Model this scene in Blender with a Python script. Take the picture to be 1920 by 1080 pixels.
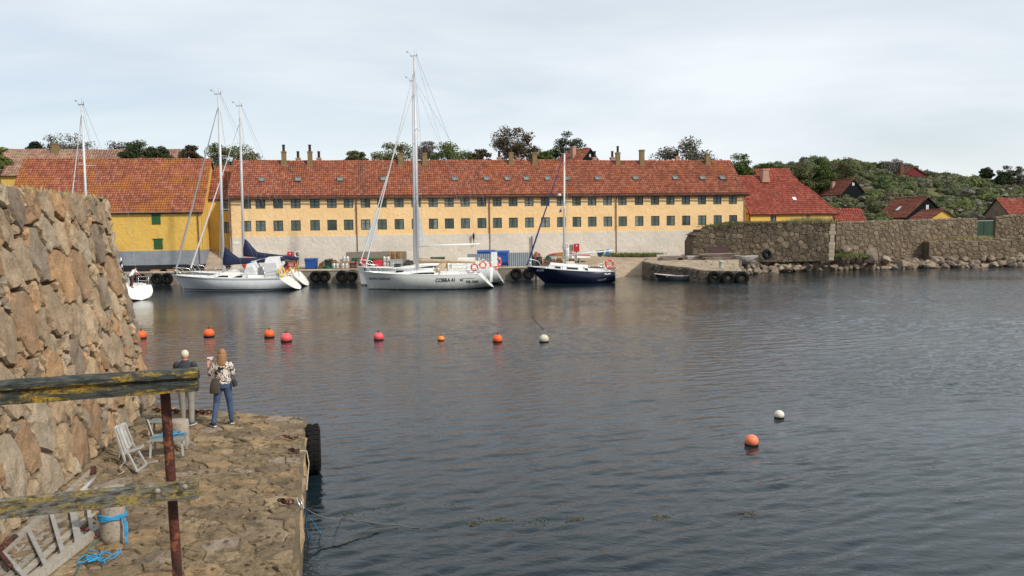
import bpy, bmesh, math, random
from mathutils import Vector, Matrix, Euler, noise as mnoise

for o in list(bpy.data.objects): bpy.data.objects.remove(o)
scn = bpy.context.scene
COL = scn.collection
R = math.radians

# ------------------------------------------------------------------ camera
EYE = Vector((0, 0, 5.26)); FPX = 1480.0
CAMROT = Euler((R(90 - 4.4), 0, 0)).to_matrix() @ Matrix.Rotation(R(-0.8), 3, 'Z')
cam = bpy.data.cameras.new('camera'); camo = bpy.data.objects.new('camera', cam); COL.objects.link(camo)
cam.sensor_width = 36; cam.lens = FPX / 1920 * 36; cam.clip_end = 6000; cam.clip_start = 0.05
camo.matrix_world = Matrix.Translation(EYE) @ CAMROT.to_4x4()
scn.camera = camo

# ------------------------------------------------------------------ light
SUN = Vector((0.74, -0.52, 0.70)).normalized()
EL = math.asin(SUN.z); AZ = math.atan2(SUN.x, SUN.y)
w = bpy.data.worlds.new('World'); scn.world = w; w.use_nodes = True
nt = w.node_tree; nt.nodes.clear()
out = nt.nodes.new('ShaderNodeOutputWorld'); bg = nt.nodes.new('ShaderNodeBackground')
sky = nt.nodes.new('ShaderNodeTexSky'); sky.sky_type = 'NISHITA'; sky.sun_disc = False
sky.sun_elevation = EL; sky.sun_rotation = AZ; sky.air_density = 1.0; sky.dust_density = 0.6; sky.ozone_density = 1.2
bg.inputs['Strength'].default_value = 0.1
# thin high cloud: noise on the direction projected onto a flat layer, same in every direction
tc = nt.nodes.new('ShaderNodeTexCoord'); sep = nt.nodes.new('ShaderNodeSeparateXYZ')
nt.links.new(tc.outputs['Generated'], sep.inputs[0])
def wm(op, a, b):
    n = nt.nodes.new('ShaderNodeMath'); n.operation = op
    for i, x in enumerate((a, b)):
        if isinstance(x, (int, float)): n.inputs[i].default_value = x
        else: nt.links.new(x, n.inputs[i])
    return n.outputs[0]
zz = wm('ADD', wm('MAXIMUM', sep.outputs['Z'], 0.0), 0.22)
cmb = nt.nodes.new('ShaderNodeCombineXYZ')
nt.links.new(wm('DIVIDE', sep.outputs['X'], zz), cmb.inputs[0]); nt.links.new(wm('DIVIDE', sep.outputs['Y'], zz), cmb.inputs[1])
mp = nt.nodes.new('ShaderNodeMapping'); mp.inputs['Location'].default_value = (3.1, 1.4, 0); mp.inputs['Scale'].default_value = (0.55, 1.0, 1)
mp.inputs['Rotation'].default_value = (0, 0, R(-12))
nt.links.new(cmb.outputs[0], mp.inputs[0])
nz = nt.nodes.new('ShaderNodeTexNoise'); nz.inputs['Scale'].default_value = 0.9; nz.inputs['Detail'].default_value = 7; nz.inputs['Roughness'].default_value = 0.55
nz.inputs['Distortion'].default_value = 0.35
nt.links.new(mp.outputs[0], nz.inputs[0])
rp = nt.nodes.new('ShaderNodeValToRGB'); rp.color_ramp.elements[0].position = 0.30; rp.color_ramp.elements[1].position = 0.62
rp.color_ramp.elements[0].color = (0.52, 0.52, 0.52, 1); rp.color_ramp.elements[1].color = (0.97, 0.97, 0.97, 1)
nt.links.new(nz.outputs[0], rp.inputs[0])
mx = nt.nodes.new('ShaderNodeMix'); mx.data_type = 'RGBA'
nt.links.new(rp.outputs[0], mx.inputs[0]); nt.links.new(sky.outputs[0], mx.inputs[6])
mx.inputs[7].default_value = (8.8, 9.35, 9.75, 1)
nt.links.new(mx.outputs[2], bg.inputs[0]); nt.links.new(bg.outputs[0], out.inputs[0])

sun = bpy.data.lights.new('sun', 'SUN'); suno = bpy.data.objects.new('sun', sun); COL.objects.link(suno)
sun.energy = 3.5; sun.angle = R(2); sun.color = (1.0, 0.93, 0.82)
suno.rotation_euler = SUN.to_track_quat('Z', 'Y').to_euler()
scn.view_settings.view_transform = 'Standard'; scn.view_settings.look = 'None'
scn.view_settings.exposure = 0.06; scn.view_settings.gamma = 1; scn.view_settings.use_curve_mapping = False

# ------------------------------------------------------------------ helpers
def ray(px, py):
    return (CAMROT @ Vector(((px - 960) / FPX, -(py - 540) / FPX, -1))).normalized()
def atY(px, py, Y):
    d = ray(px, py); return EYE + d * (Y / d.y)
def atZ(px, py, z):
    d = ray(px, py); return EYE + d * ((z - EYE.z) / d.z)
def lerp(a, b, t): return a + (b - a) * t
def sstep(a, b, x):
    t = min(1, max(0, (x - a) / (b - a))); return t * t * (3 - 2 * t)
def interp(x, pts):
    if x <= pts[0][0]: return pts[0][1]
    for (x0, y0), (x1, y1) in zip(pts, pts[1:]):
        if x <= x1: return y0 + (y1 - y0) * (x - x0) / (x1 - x0)
    return pts[-1][1]

class MB:
    def __init__(s): s.v = []; s.f = []; s.m = []; s.s = []; s.mi = 0
    def add(s, vs, fs, smooth=False):
        b = len(s.v); s.v.extend([tuple(p) for p in vs])
        for f in fs: s.f.append([b + i for i in f]); s.m.append(s.mi); s.s.append(smooth)
        return s
    def box(s, x0, y0, z0, x1, y1, z1):
        return s.add([(x0,y0,z0),(x1,y0,z0),(x1,y1,z0),(x0,y1,z0),(x0,y0,z1),(x1,y0,z1),(x1,y1,z1),(x0,y1,z1)],
              [(0,3,2,1),(4,5,6,7),(0,1,5,4),(1,2,6,5),(2,3,7,6),(3,0,4,7)])
    def obox(s, c, size, rot=None, taper=1.0):
        c = Vector(c); rot = rot or Matrix.Identity(3); hx, hy, hz = [q / 2 for q in size]
        vs = []
        for z in (-1, 1):
            k = 1 if z < 0 else taper
            for x, y in ((-1,-1),(1,-1),(1,1),(-1,1)): vs.append(c + rot @ Vector((x*hx*k, y*hy*k, z*hz)))
        return s.add(vs, [(0,3,2,1),(4,5,6,7),(0,1,5,4),(1,2,6,5),(2,3,7,6),(3,0,4,7)])
    def beam(s, p0, p1, w, h, up=(0,0,1)):
        p0 = Vector(p0); p1 = Vector(p1); d = (p1 - p0); L = d.length; x = d / L
        z = Vector(up) - x * x.dot(Vector(up))
        if z.length < 1e-4: z = Vector((0,1,0)) - x * x.y
        z.normalize(); y = z.cross(x)
        rot = Matrix((x, y, z)).transposed()
        return s.obox((p0 + p1) / 2, (L, w, h), rot)
    def cyl(s, p0, p1, r0, r1=None, n=8, cap=True, smooth=True):
        p0 = Vector(p0); p1 = Vector(p1); r1 = r0 if r1 is None else r1
        d = (p1 - p0).normalized(); a = Vector((0,0,1)) if abs(d.z) < .9 else Vector((1,0,0))
        u = d.cross(a).normalized(); v = d.cross(u)
        vs = []
        for p, r in ((p0, r0), (p1, r1)):
            for i in range(n):
                t = 2 * math.pi * i / n; vs.append(p + (u * math.cos(t) + v * math.sin(t)) * r)
        s.add(vs, [(i, n + i, n + (i + 1) % n, (i + 1) % n) for i in range(n)], smooth)
        if cap:
            b = len(s.v) - 2 * n
            s.f.append([b + i for i in range(n)]); s.m.append(s.mi); s.s.append(False)
            s.f.append([b + n + i for i in range(n)][::-1]); s.m.append(s.mi); s.s.append(False)
        return s
    def tube(s, pts, r, n=6, closed=False):
        pts = [Vector(p) for p in pts]; N = len(pts); rs = r if isinstance(r, (list, tuple)) else [r] * N
        vs = []; pu = None
        for i, p in enumerate(pts):
            if closed: d = pts[(i + 1) % N] - pts[i - 1]
            else: d = pts[min(i + 1, N - 1)] - pts[max(i - 1, 0)]
            d.normalize()
            if pu is None:
                a = Vector((0,0,1)) if abs(d.z) < .9 else Vector((1,0,0)); u = d.cross(a).normalized()
            else: u = (pu - d * pu.dot(d)).normalized()
            pu = u; v = d.cross(u)
            for k in range(n):
                t = 2 * math.pi * k / n; vs.append(p + (u * math.cos(t) + v * math.sin(t)) * rs[i])
        fs = []
        for i in range(N if closed else N - 1):
            j = (i + 1) % N
            for k in range(n): fs.append((i*n+k, j*n+k, j*n+(k+1)%n, i*n+(k+1)%n))
        if not closed: fs += [tuple(range(n))[::-1], tuple((N-1)*n + k for k in range(n))]
        return s.add(vs, fs, True)
    def lathe(s, prof, n=16, c=(0,0,0), rot=None, smooth=True, sx=1, sy=1):
        c = Vector(c); rot = rot or Matrix.Identity(3); vs = []
        for r, z in prof:
            for k in range(n):
                t = 2 * math.pi * k / n; vs.append(c + rot @ Vector((r*sx*math.cos(t), r*sy*math.sin(t), z)))
        fs = []
        for i in range(len(prof) - 1):
            for k in range(n): fs.append((i*n+k, i*n+(k+1)%n, (i+1)*n+(k+1)%n, (i+1)*n+k))
        s.add(vs, fs, smooth)
        b = len(s.v) - len(vs)
        if prof[0][0] > 1e-3: s.f.append([b + k for k in range(n)][::-1]); s.m.append(s.mi); s.s.append(False)
        if prof[-1][0] > 1e-3: s.f.append([b + (len(prof)-1)*n + k for k in range(n)]); s.m.append(s.mi); s.s.append(False)
        return s
    def ball(s, c, rx, ry=None, rz=None, n=12, m=8, rot=None):
        ry = rx if ry is None else ry; rz = rx if rz is None else rz
        prof = [(max(1e-4, math.sin(math.pi * i / m)), -math.cos(math.pi * i / m)) for i in range(m + 1)]
        rot = (rot or Matrix.Identity(3)) @ Matrix.Diagonal((rx, ry, rz))
        return s.lathe(prof, n, c, rot)
    def torus(s, c, axis, Rr, r, n=24, m=8, sq=1.0):
        c = Vector(c); a = Vector(axis).normalized(); q = Vector((0,0,1)) if abs(a.z) < .9 else Vector((1,0,0))
        u = a.cross(q).normalized(); v = a.cross(u)
        vs = []
        for i in range(n):
            t = 2*math.pi*i/n; d = u*math.cos(t) + v*math.sin(t)
            for k in range(m):
                p = 2*math.pi*k/m; vs.append(c + d*(Rr + r*math.cos(p)) + a*(r*sq*math.sin(p)))
        return s.add(vs, [(i*m+k, ((i+1)%n)*m+k, ((i+1)%n)*m+(k+1)%m, i*m+(k+1)%m) for i in range(n) for k in range(m)], True)
    def poly(s, pts, d):
        """extrude a planar polygon by the vector d"""
        pts = [Vector(p) for p in pts]; d = Vector(d); n = len(pts)
        return s.add(pts + [p + d for p in pts], [tuple(range(n))[::-1], tuple(range(n, 2*n))] + [(i, (i+1)%n, n+(i+1)%n, n+i) for i in range(n)])
    def loft(s, rings, smooth=True, cap=True, closed=True):
        n = len(rings[0]); vs = [p for r_ in rings for p in r_]; fs = []
        for i in range(len(rings) - 1):
            for k in range(n if closed else n - 1): fs.append((i*n+k, i*n+(k+1)%n, (i+1)*n+(k+1)%n, (i+1)*n+k))
        s.add(vs, fs, smooth)
        if cap:
            b = len(s.v) - len(vs)
            s.f.append([b+k for k in range(n)][::-1]); s.m.append(s.mi); s.s.append(False)
            s.f.append([b+(len(rings)-1)*n+k for k in range(n)]); s.m.append(s.mi); s.s.append(False)
        return s
    def mesh(s, name, mats):
        me = bpy.data.meshes.new(name); me.from_pydata(s.v, [], s.f)
        for m_ in (mats if isinstance(mats, (list, tuple)) else [mats]): me.materials.append(m_)
        me.polygons.foreach_set('material_index', s.m); me.polygons.foreach_set('use_smooth', s.s)
        me.update(); return me
    def build(s, name, mats, parent=None, loc=None, rz=0, bevel=0):
        o = bpy.data.objects.new(name, s.mesh(name, mats)); COL.objects.link(o)
        if parent: o.parent = parent
        if loc is not None: o.location = loc
        if rz: o.rotation_euler.z = rz
        if bevel:
            b = o.modifiers.new('bevel', 'BEVEL'); b.width = bevel; b.segments = 2; b.limit_method = 'ANGLE'
        return o

def link_mesh(name, me, parent=None, loc=(0,0,0), rot=(0,0,0), scale=(1,1,1)):
    o = bpy.data.objects.new(name, me); COL.objects.link(o)
    if parent: o.parent = parent
    o.location = loc; o.rotation_euler = rot; o.scale = scale; return o
def thing(name, label, cat, loc=(0,0,0), rz=0, group=None):
    o = bpy.data.objects.new(name, None); COL.objects.link(o); o.empty_display_size = .2
    o.location = loc; o.rotation_euler.z = rz; return tag(o, label, cat, group)
def tag(o, label, cat, group=None):
    o['label'] = label; o['category'] = cat
    if group: o['group'] = group
    return o
def struct(o): o['kind'] = 'structure'; return o
def stuff(o, label=None, cat=None):
    o['kind'] = 'stuff'
    if label: o['label'] = label; o['category'] = cat
    return o
def copy_tree(o, parent=None):
    c = o.copy(); COL.objects.link(c); c.parent = parent
    for ch in o.children: copy_tree(ch, c)
    return c

# ------------------------------------------------------------------ materials
class NG:
    def __init__(s, name):
        s.m = bpy.data.materials.new(name); s.m.use_nodes = True; s.t = s.m.node_tree
        s.b = s.t.nodes['Principled BSDF']
    def n(s, typ, **kw):
        x = s.t.nodes.new(typ)
        for k, v in kw.items(): setattr(x, k, v)
        return x
    def l(s, a, b): s.t.links.new(a, b)
    def coords(s, kind='obj', scale=None, off=None):
        if kind == 'obj': c = s.n('ShaderNodeTexCoord').outputs['Object']
        else: c = s.n('ShaderNodeNewGeometry').outputs['Position']
        if scale:
            mp = s.n('ShaderNodeMapping'); mp.inputs['Scale'].default_value = scale; s.l(c, mp.inputs[0]); c = mp.outputs[0]
            if off: mp.inputs['Location'].default_value = off
        return c
    def noise(s, c, scale, detail=4, rough=.55, dist=0):
        x = s.n('ShaderNodeTexNoise'); x.inputs['Scale'].default_value = scale; x.inputs['Detail'].default_value = detail
        x.inputs['Roughness'].default_value = rough; x.inputs['Distortion'].default_value = dist; s.l(c, x.inputs['Vector']); return x.outputs[0]
    def ramp(s, f, els, const=False):
        x = s.n('ShaderNodeValToRGB'); cr = x.color_ramp
        if const: cr.interpolation = 'CONSTANT'
        while len(cr.elements) < len(els): cr.elements.new(0.5)
        for e, (p, c) in zip(cr.elements, els):
            e.position = p; e.color = (c, c, c, 1) if isinstance(c, (int, float)) else (*c, 1)
        s.l(f, x.inputs[0]); return x.outputs[0]
    def mix(s, f, a, b, mode='MIX'):
        x = s.n('ShaderNodeMix', data_type='RGBA', blend_type=mode)
        for i, q in ((0, f), (6, a), (7, b)):
            if isinstance(q, (int, float)): x.inputs[i].default_value = q
            elif isinstance(q, (tuple, list)): x.inputs[i].default_value = (*q, 1)
            else: s.l(q, x.inputs[i])
        return x.outputs[2]
    def math(s, op, a, b=0.0):
        x = s.n('ShaderNodeMath', operation=op)
        for i, q in ((0, a), (1, b)):
            if isinstance(q, (int, float)): x.inputs[i].default_value = q
            else: s.l(q, x.inputs[i])
        return x.outputs[0]
    def val(s, col, f, lo, hi):
        """scale colour by a factor between lo and hi"""
        g = s.ramp(f, [(0, lo), (1, hi)]); return s.mix(1.0, col, g, 'MULTIPLY')
    def rand(s, island=False):
        return s.n('ShaderNodeNewGeometry').outputs['Random Per Island'] if island else s.n('ShaderNodeObjectInfo').outputs['Random']
    def bump(s, h, strength=.5, dist=.02, prev=None):
        x = s.n('ShaderNodeBump'); x.inputs['Strength'].default_value = strength; x.inputs['Distance'].default_value = dist
        s.l(h, x.inputs['Height'])
        if prev is not None: s.l(prev, x.inputs['Normal'])
        return x.outputs[0]
    def done(s, col, rough=.8, normal=None, metal=0, spec=.4):
        if isinstance(col, (tuple, list)): s.b.inputs['Base Color'].default_value = (*col, 1)
        else: s.l(col, s.b.inputs['Base Color'])
        if isinstance(rough, (int, float)): s.b.inputs['Roughness'].default_value = rough
        else: s.l(rough, s.b.inputs['Roughness'])
        s.b.inputs['Metallic'].default_value = metal; s.b.inputs['Specular IOR Level'].default_value = spec
        if normal is not None: s.l(normal, s.b.inputs['Normal'])
        return s.m

def mat(name, c1, c2=None, scale=2.0, rough=.7, bump=0, bscale=30, c3=None, s3=4, t3=.6, w3=.06, kind='obj', rnd=0, island=False, metal=0, spec=.4, stretch=None, bdist=.01):
    g = NG(name); c = g.coords(kind, stretch); col = c1
    if c2: col = g.mix(g.ramp(g.noise(c, scale, 5), [(.32, 0), (.68, 1)]), c1, c2)
    if c3: col = g.mix(g.ramp(g.noise(c, s3, 6, .62), [(t3, 0), (t3 + w3, 1)]), col, c3)
    if rnd: col = g.val(col, g.rand(island), 1 - rnd, 1 + rnd)
    nrm = g.bump(g.noise(c, bscale, 5), bump, bdist) if bump else None
    return g.done(col, rough, nrm, metal, spec)

def stone_mat(name, cols, pos=None, island=False, lichen=None, lt=.62, fine=28, bump=.6, dirt=None, dt=.6, sc=1.0):
    g = NG(name); c = g.coords('geo'); r = g.rand(island)
    n = len(cols); col = g.ramp(r, [(i / n if pos is None else pos[i], q) for i, q in enumerate(cols)], True)
    n1 = g.noise(c, 3.0 * sc, 6, .65, .5); col = g.val(col, n1, .35, 1.7)
    n2 = g.noise(c, fine * sc, 4, .7); col = g.val(col, n2, .35, 1.65)
    n4 = g.noise(c, 1.1 * sc, 3); col = g.mix(g.ramp(n4, [(.5, 0), (.72, .55)]), col, cols[1])
    if dirt: col = g.mix(g.ramp(g.noise(c, 2.2 * sc, 6, .65), [(dt, 0), (dt + .12, .8)]), col, dirt)
    if lichen: col = g.mix(g.ramp(g.noise(c, 4.5 * sc, 7, .7), [(lt, 0), (lt + .07, .85)]), col, lichen)
    h = g.math('ADD', g.math('MULTIPLY', g.noise(c, 6 * sc, 8, .72, .8), 1.4), g.math('MULTIPLY', n2, .4))
    return g.done(col, .9, g.bump(h, bump, .05 / sc), 0, .25)

PAINT = lambda n, c, r=.4: mat(n, c, tuple(q * .86 for q in c), 3, r)
MT = {}
MT['white'] = mat('white_gelcoat', (.80,.80,.77), (.72,.72,.69), 1.5, .22, spec=.5)
MT['deckw'] = mat('deck_white', (.82,.81,.77), (.72,.71,.67), 3, .5)
MT['navy'] = mat('navy_canvas', (.008,.014,.045), (.012,.02,.06), 4, .75, .3, 12, bdist=.05)
MT['beige'] = mat('beige_canvas', (.50,.38,.25), (.40,.30,.20), 4, .8, .4, 10, bdist=.05)
MT['whitecloth'] = mat('white_canvas', (.66,.66,.66), (.56,.56,.57), 4, .8, .3, 8, bdist=.05)
MT['alu'] = mat('aluminium', (.56,.57,.59), (.50,.51,.53), 3, .5, metal=.15)
MT['steel'] = mat('stainless', (.72,.72,.72), None, 3, .25, metal=.8)
MT['wire'] = mat('wire', (.28,.28,.29), None, 3, .5, metal=.3)
MT['darkglass'] = mat('dark_window', (.012,.013,.015), None, 3, .12, spec=.5)
MT['rubber'] = mat('tyre_rubber', (.007,.007,.008), (.014,.013,.012), 5, .9, .3, 30, spec=.15)
MT['rust'] = mat('rusty_iron', (.10,.026,.014), (.018,.012,.012), 7, .9, .9, 60, c3=(.20,.065,.025), s3=16, t3=.56, bdist=.012, kind='geo')
MT['black'] = mat('black_plastic', (.015,.015,.016), None, 3, .5)
MT['orange'] = mat('orange_plastic', (.75,.11,.025), (.66,.09,.02), 4, .45)
MT['red'] = mat('red_paint', (.55,.022,.03), (.42,.016,.022), 2, .5, rnd=.12)
MT['blue'] = mat('blue_plastic', (.02,.10,.38), (.016,.08,.30), 3, .45)
MT['green'] = mat('green_plastic', (.012,.085,.045), (.01,.06,.035), 3, .5)
MT['woodgrey'] = mat('grey_timber', (.36,.33,.28), (.24,.215,.18), 3, .9, .5, 20, rnd=.22, stretch=(1,6,6))
MT['wood'] = mat('pallet_timber', (.42,.24,.10), (.32,.17,.07), 3, .85, rnd=.2)
MT['woodred'] = mat('brown_timber', (.16,.055,.035), (.11,.045,.03), 4, .85, rnd=.25)
MT['concrete'] = mat('old_concrete', (.30,.26,.21), (.20,.17,.135), .8, .9, .5, 6, c3=(.10,.085,.07), s3=1.3, t3=.56, w3=.15, kind='geo', bdist=.06)
MT['life'] = mat('lifebuoy_orange', (.72,.10,.055), (.6,.085,.05), 6, .5)
MT['skin'] = mat('skin', (.50,.26,.17), (.44,.21,.13), 8, .55)
MT['rope_blue'] = mat('blue_rope', (.04,.28,.52), (.03,.22,.42), 12, .8, .5, 60)
MT['rope_white'] = mat('white_rope', (.55,.50,.38), (.45,.40,.30), 12, .85, .5, 60)
MT['rope_green'] = mat('green_rope', (.03,.19,.16), None, 12, .85)
# ================================================================== stones
def clip(poly, p, n):
    """keep the side of the line through p with (q-p).n <= 0"""
    res = []
    for i in range(len(poly)):
        a, b = poly[i], poly[(i + 1) % len(poly)]
        da = (a[0]-p[0])*n[0] + (a[1]-p[1])*n[1]; db = (b[0]-p[0])*n[0] + (b[1]-p[1])*n[1]
        if da <= 0: res.append(a)
        if da * db < 0:
            t = da / (da - db); res.append((a[0] + (b[0]-a[0])*t, a[1] + (b[1]-a[1])*t))
    return res
def inside(poly, p):
    c = False
    for i in range(len(poly)):
        (x0, y0), (x1, y1) = poly[i], poly[i - 1]
        if (y0 > p[1]) != (y1 > p[1]) and p[0] < (x1 - x0) * (p[1] - y0) / (y1 - y0) + x0: c = not c
    return c
def cells(bound, rfun, rng, tries=5000, pack=.92, sy=1.0):
    """irregular stone outlines filling a convex polygon: power diagram of variably spaced seeds; sy>1 squashes, <1 makes them tall"""
    B = [(x, y * sy) for x, y in bound]
    x0 = min(p[0] for p in B); x1 = max(p[0] for p in B); y0 = min(p[1] for p in B); y1 = max(p[1] for p in B)
    S = []
    for k in range(tries):
        p = (rng.uniform(x0, x1), rng.uniform(y0, y1))
        if not inside(B, p): continue
        r = rfun(p[0], p[1] / sy, k / tries)
        if all((p[0]-q[0])**2 + (p[1]-q[1])**2 > (pack * (r + q[2]))**2 for q in S): S.append((p[0], p[1], r))
    res = []
    for i, a in enumerate(S):
        poly = B
        near = sorted((((a[0]-b[0])**2 + (a[1]-b[1])**2, b) for j, b in enumerate(S) if j != i), key=lambda q: q[0])[:26]
        for d2, b in near:
            t = .5 + (a[2]**2 - b[2]**2) / (2 * d2); t = min(.85, max(.15, t))
            n = (b[0]-a[0], b[1]-a[1]); poly = clip(poly, (a[0] + n[0]*t, a[1] + n[1]*t), n)
            if len(poly) < 3: break
        if len(poly) >= 3: res.append([(x, y / sy) for x, y in poly])
    return res
def stone(poly, fmap, rng, gap=.02, bulge=.05, depth=.15, k=12, jit=.05, tilt=.08, flat=.9, rough=.25, chk=0):
    cx = sum(p[0] for p in poly) / len(poly); cy = sum(p[1] for p in poly) / len(poly)
    P = []
    for x, y in poly:
        d = math.hypot(cx - x, cy - y) + 1e-6; g = min(gap * rng.uniform(.45, 1.3), d * .4); P.append((x + (cx-x)/d*g, y + (cy-y)/d*g))
    for _ in range(chk):
        Q = []
        for i in range(len(P)):
            a, b = P[i], P[(i + 1) % len(P)]; c_ = .2
            Q += [(a[0]+(b[0]-a[0])*c_, a[1]+(b[1]-a[1])*c_), (b[0]+(a[0]-b[0])*c_, b[1]+(a[1]-b[1])*c_)]
        P = Q
    per = sum(math.hypot(P[i-1][0]-P[i][0], P[i-1][1]-P[i][1]) for i in range(len(P)))
    if per < .12: return None
    size = per / 4; out_ = []
    for i in range(len(P)):
        a, b = P[i], P[(i + 1) % len(P)]; e = math.hypot(b[0]-a[0], b[1]-a[1])
        if e < per * .03: 
            continue
        m_ = max(1, round(e / per * k))
        for q in range(m_):
            t = (q + (rng.uniform(-.2, .2) if q else 0)) / m_; f = 1 + rng.uniform(-jit, jit * .3) * (1 if q else .6)
            out_.append((cx + (a[0]+(b[0]-a[0])*t - cx) * f, cy + (a[1]+(b[1]-a[1])*t - cy) * f))
    out_.sort(key=lambda p: math.atan2(p[1] - cy, p[0] - cx))
    small = k < 10; k = len(out_)
    if k < 4: return None
    tx, ty = rng.uniform(-tilt, tilt), rng.uniform(-tilt, tilt); lift = rng.uniform(-.3, .5) * bulge
    seed = rng.uniform(0, 99)
    def H(x, y, base):
        return base + lift + (x - cx) * tx + (y - cy) * ty + bulge * rough * 4 * mnoise.noise((x * 2.4 / max(size, .25), y * 2.4 / max(size, .25), seed)) 
    rings = [[(x, y, -depth) for x, y in out_], [(x, y, H(x, y, -bulge * .4)) for x, y in out_]]
    for f, hb in ((flat, .75), (.55, 1.0), (.25, 1.05)):
        rings.append([(cx + (x-cx)*f, cy + (y-cy)*f, H(cx + (x-cx)*f, cy + (y-cy)*f, bulge * hb)) for x, y in out_])
    if small: rings = rings[:4]
    vs = [fmap(*p) for r_ in rings for p in r_] + [fmap(cx, cy, H(cx, cy, bulge * 1.05))]
    fs = []
    for i in range(len(rings) - 1):
        for q in range(k): fs.append((i*k+q, i*k+(q+1)%k, (i+1)*k+(q+1)%k, (i+1)*k+q))
    b = (len(rings) - 1) * k
    for q in range(k): fs.append((b + q, b + (q + 1) % k, len(vs) - 1))
    return vs, fs
def lay_stones(polys, fmap, m, parent, rng, name='stone', limit=300, smooth=False, **kw):
    polys = sorted(polys, key=lambda P: -abs(sum(P[i-1][0]*P[i][1] - P[i][0]*P[i-1][1] for i in range(len(P)))))
    rest = MB()
    for i, P in enumerate(polys):
        s_ = stone(P, fmap, rng, **kw)
        if not s_: continue
        vs, fs = s_
        if i < limit:
            c = sum((Vector(v) for v in vs), Vector()) / len(vs)
            MB().add([Vector(v) - c for v in vs], fs, smooth).build(name, m, parent, c)
        else: rest.add(vs, fs, smooth)
    if rest.v: stuff(rest.build('small_stones', m, parent))

# ================================================================== water
g = NG('harbour_water'); c = g.coords('geo')
def wav(scale, sx, sy, rot, det, rg=.5, dist=0):
    mp_ = g.n('ShaderNodeMapping'); mp_.inputs['Scale'].default_value = (sx, sy, 1); mp_.inputs['Rotation'].default_value = (0, 0, R(rot)); g.l(c, mp_.inputs[0])
    return g.noise(mp_.outputs[0], scale, det, rg, dist)
n3 = wav(5.5, .7, 1.35, 22, 3, .55, .3); n5 = wav(13, .8, 1.2, 30, 2); n4 = wav(.05, 1, 1.6, 10, 3)
att = g.n('ShaderNodeAttribute', attribute_name='rough_water')
h = g.math('ADD', g.math('MULTIPLY', n3, .020), g.math('MULTIPLY', n5, .0045))
h = g.math('MULTIPLY', h, att.outputs['Fac'])
g.b.inputs['IOR'].default_value = 1.333
MT['water'] = g.done((.009, .018, .024), .04, g.bump(h, 1.0, 1.0), 0, .5)
import numpy as np
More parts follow.
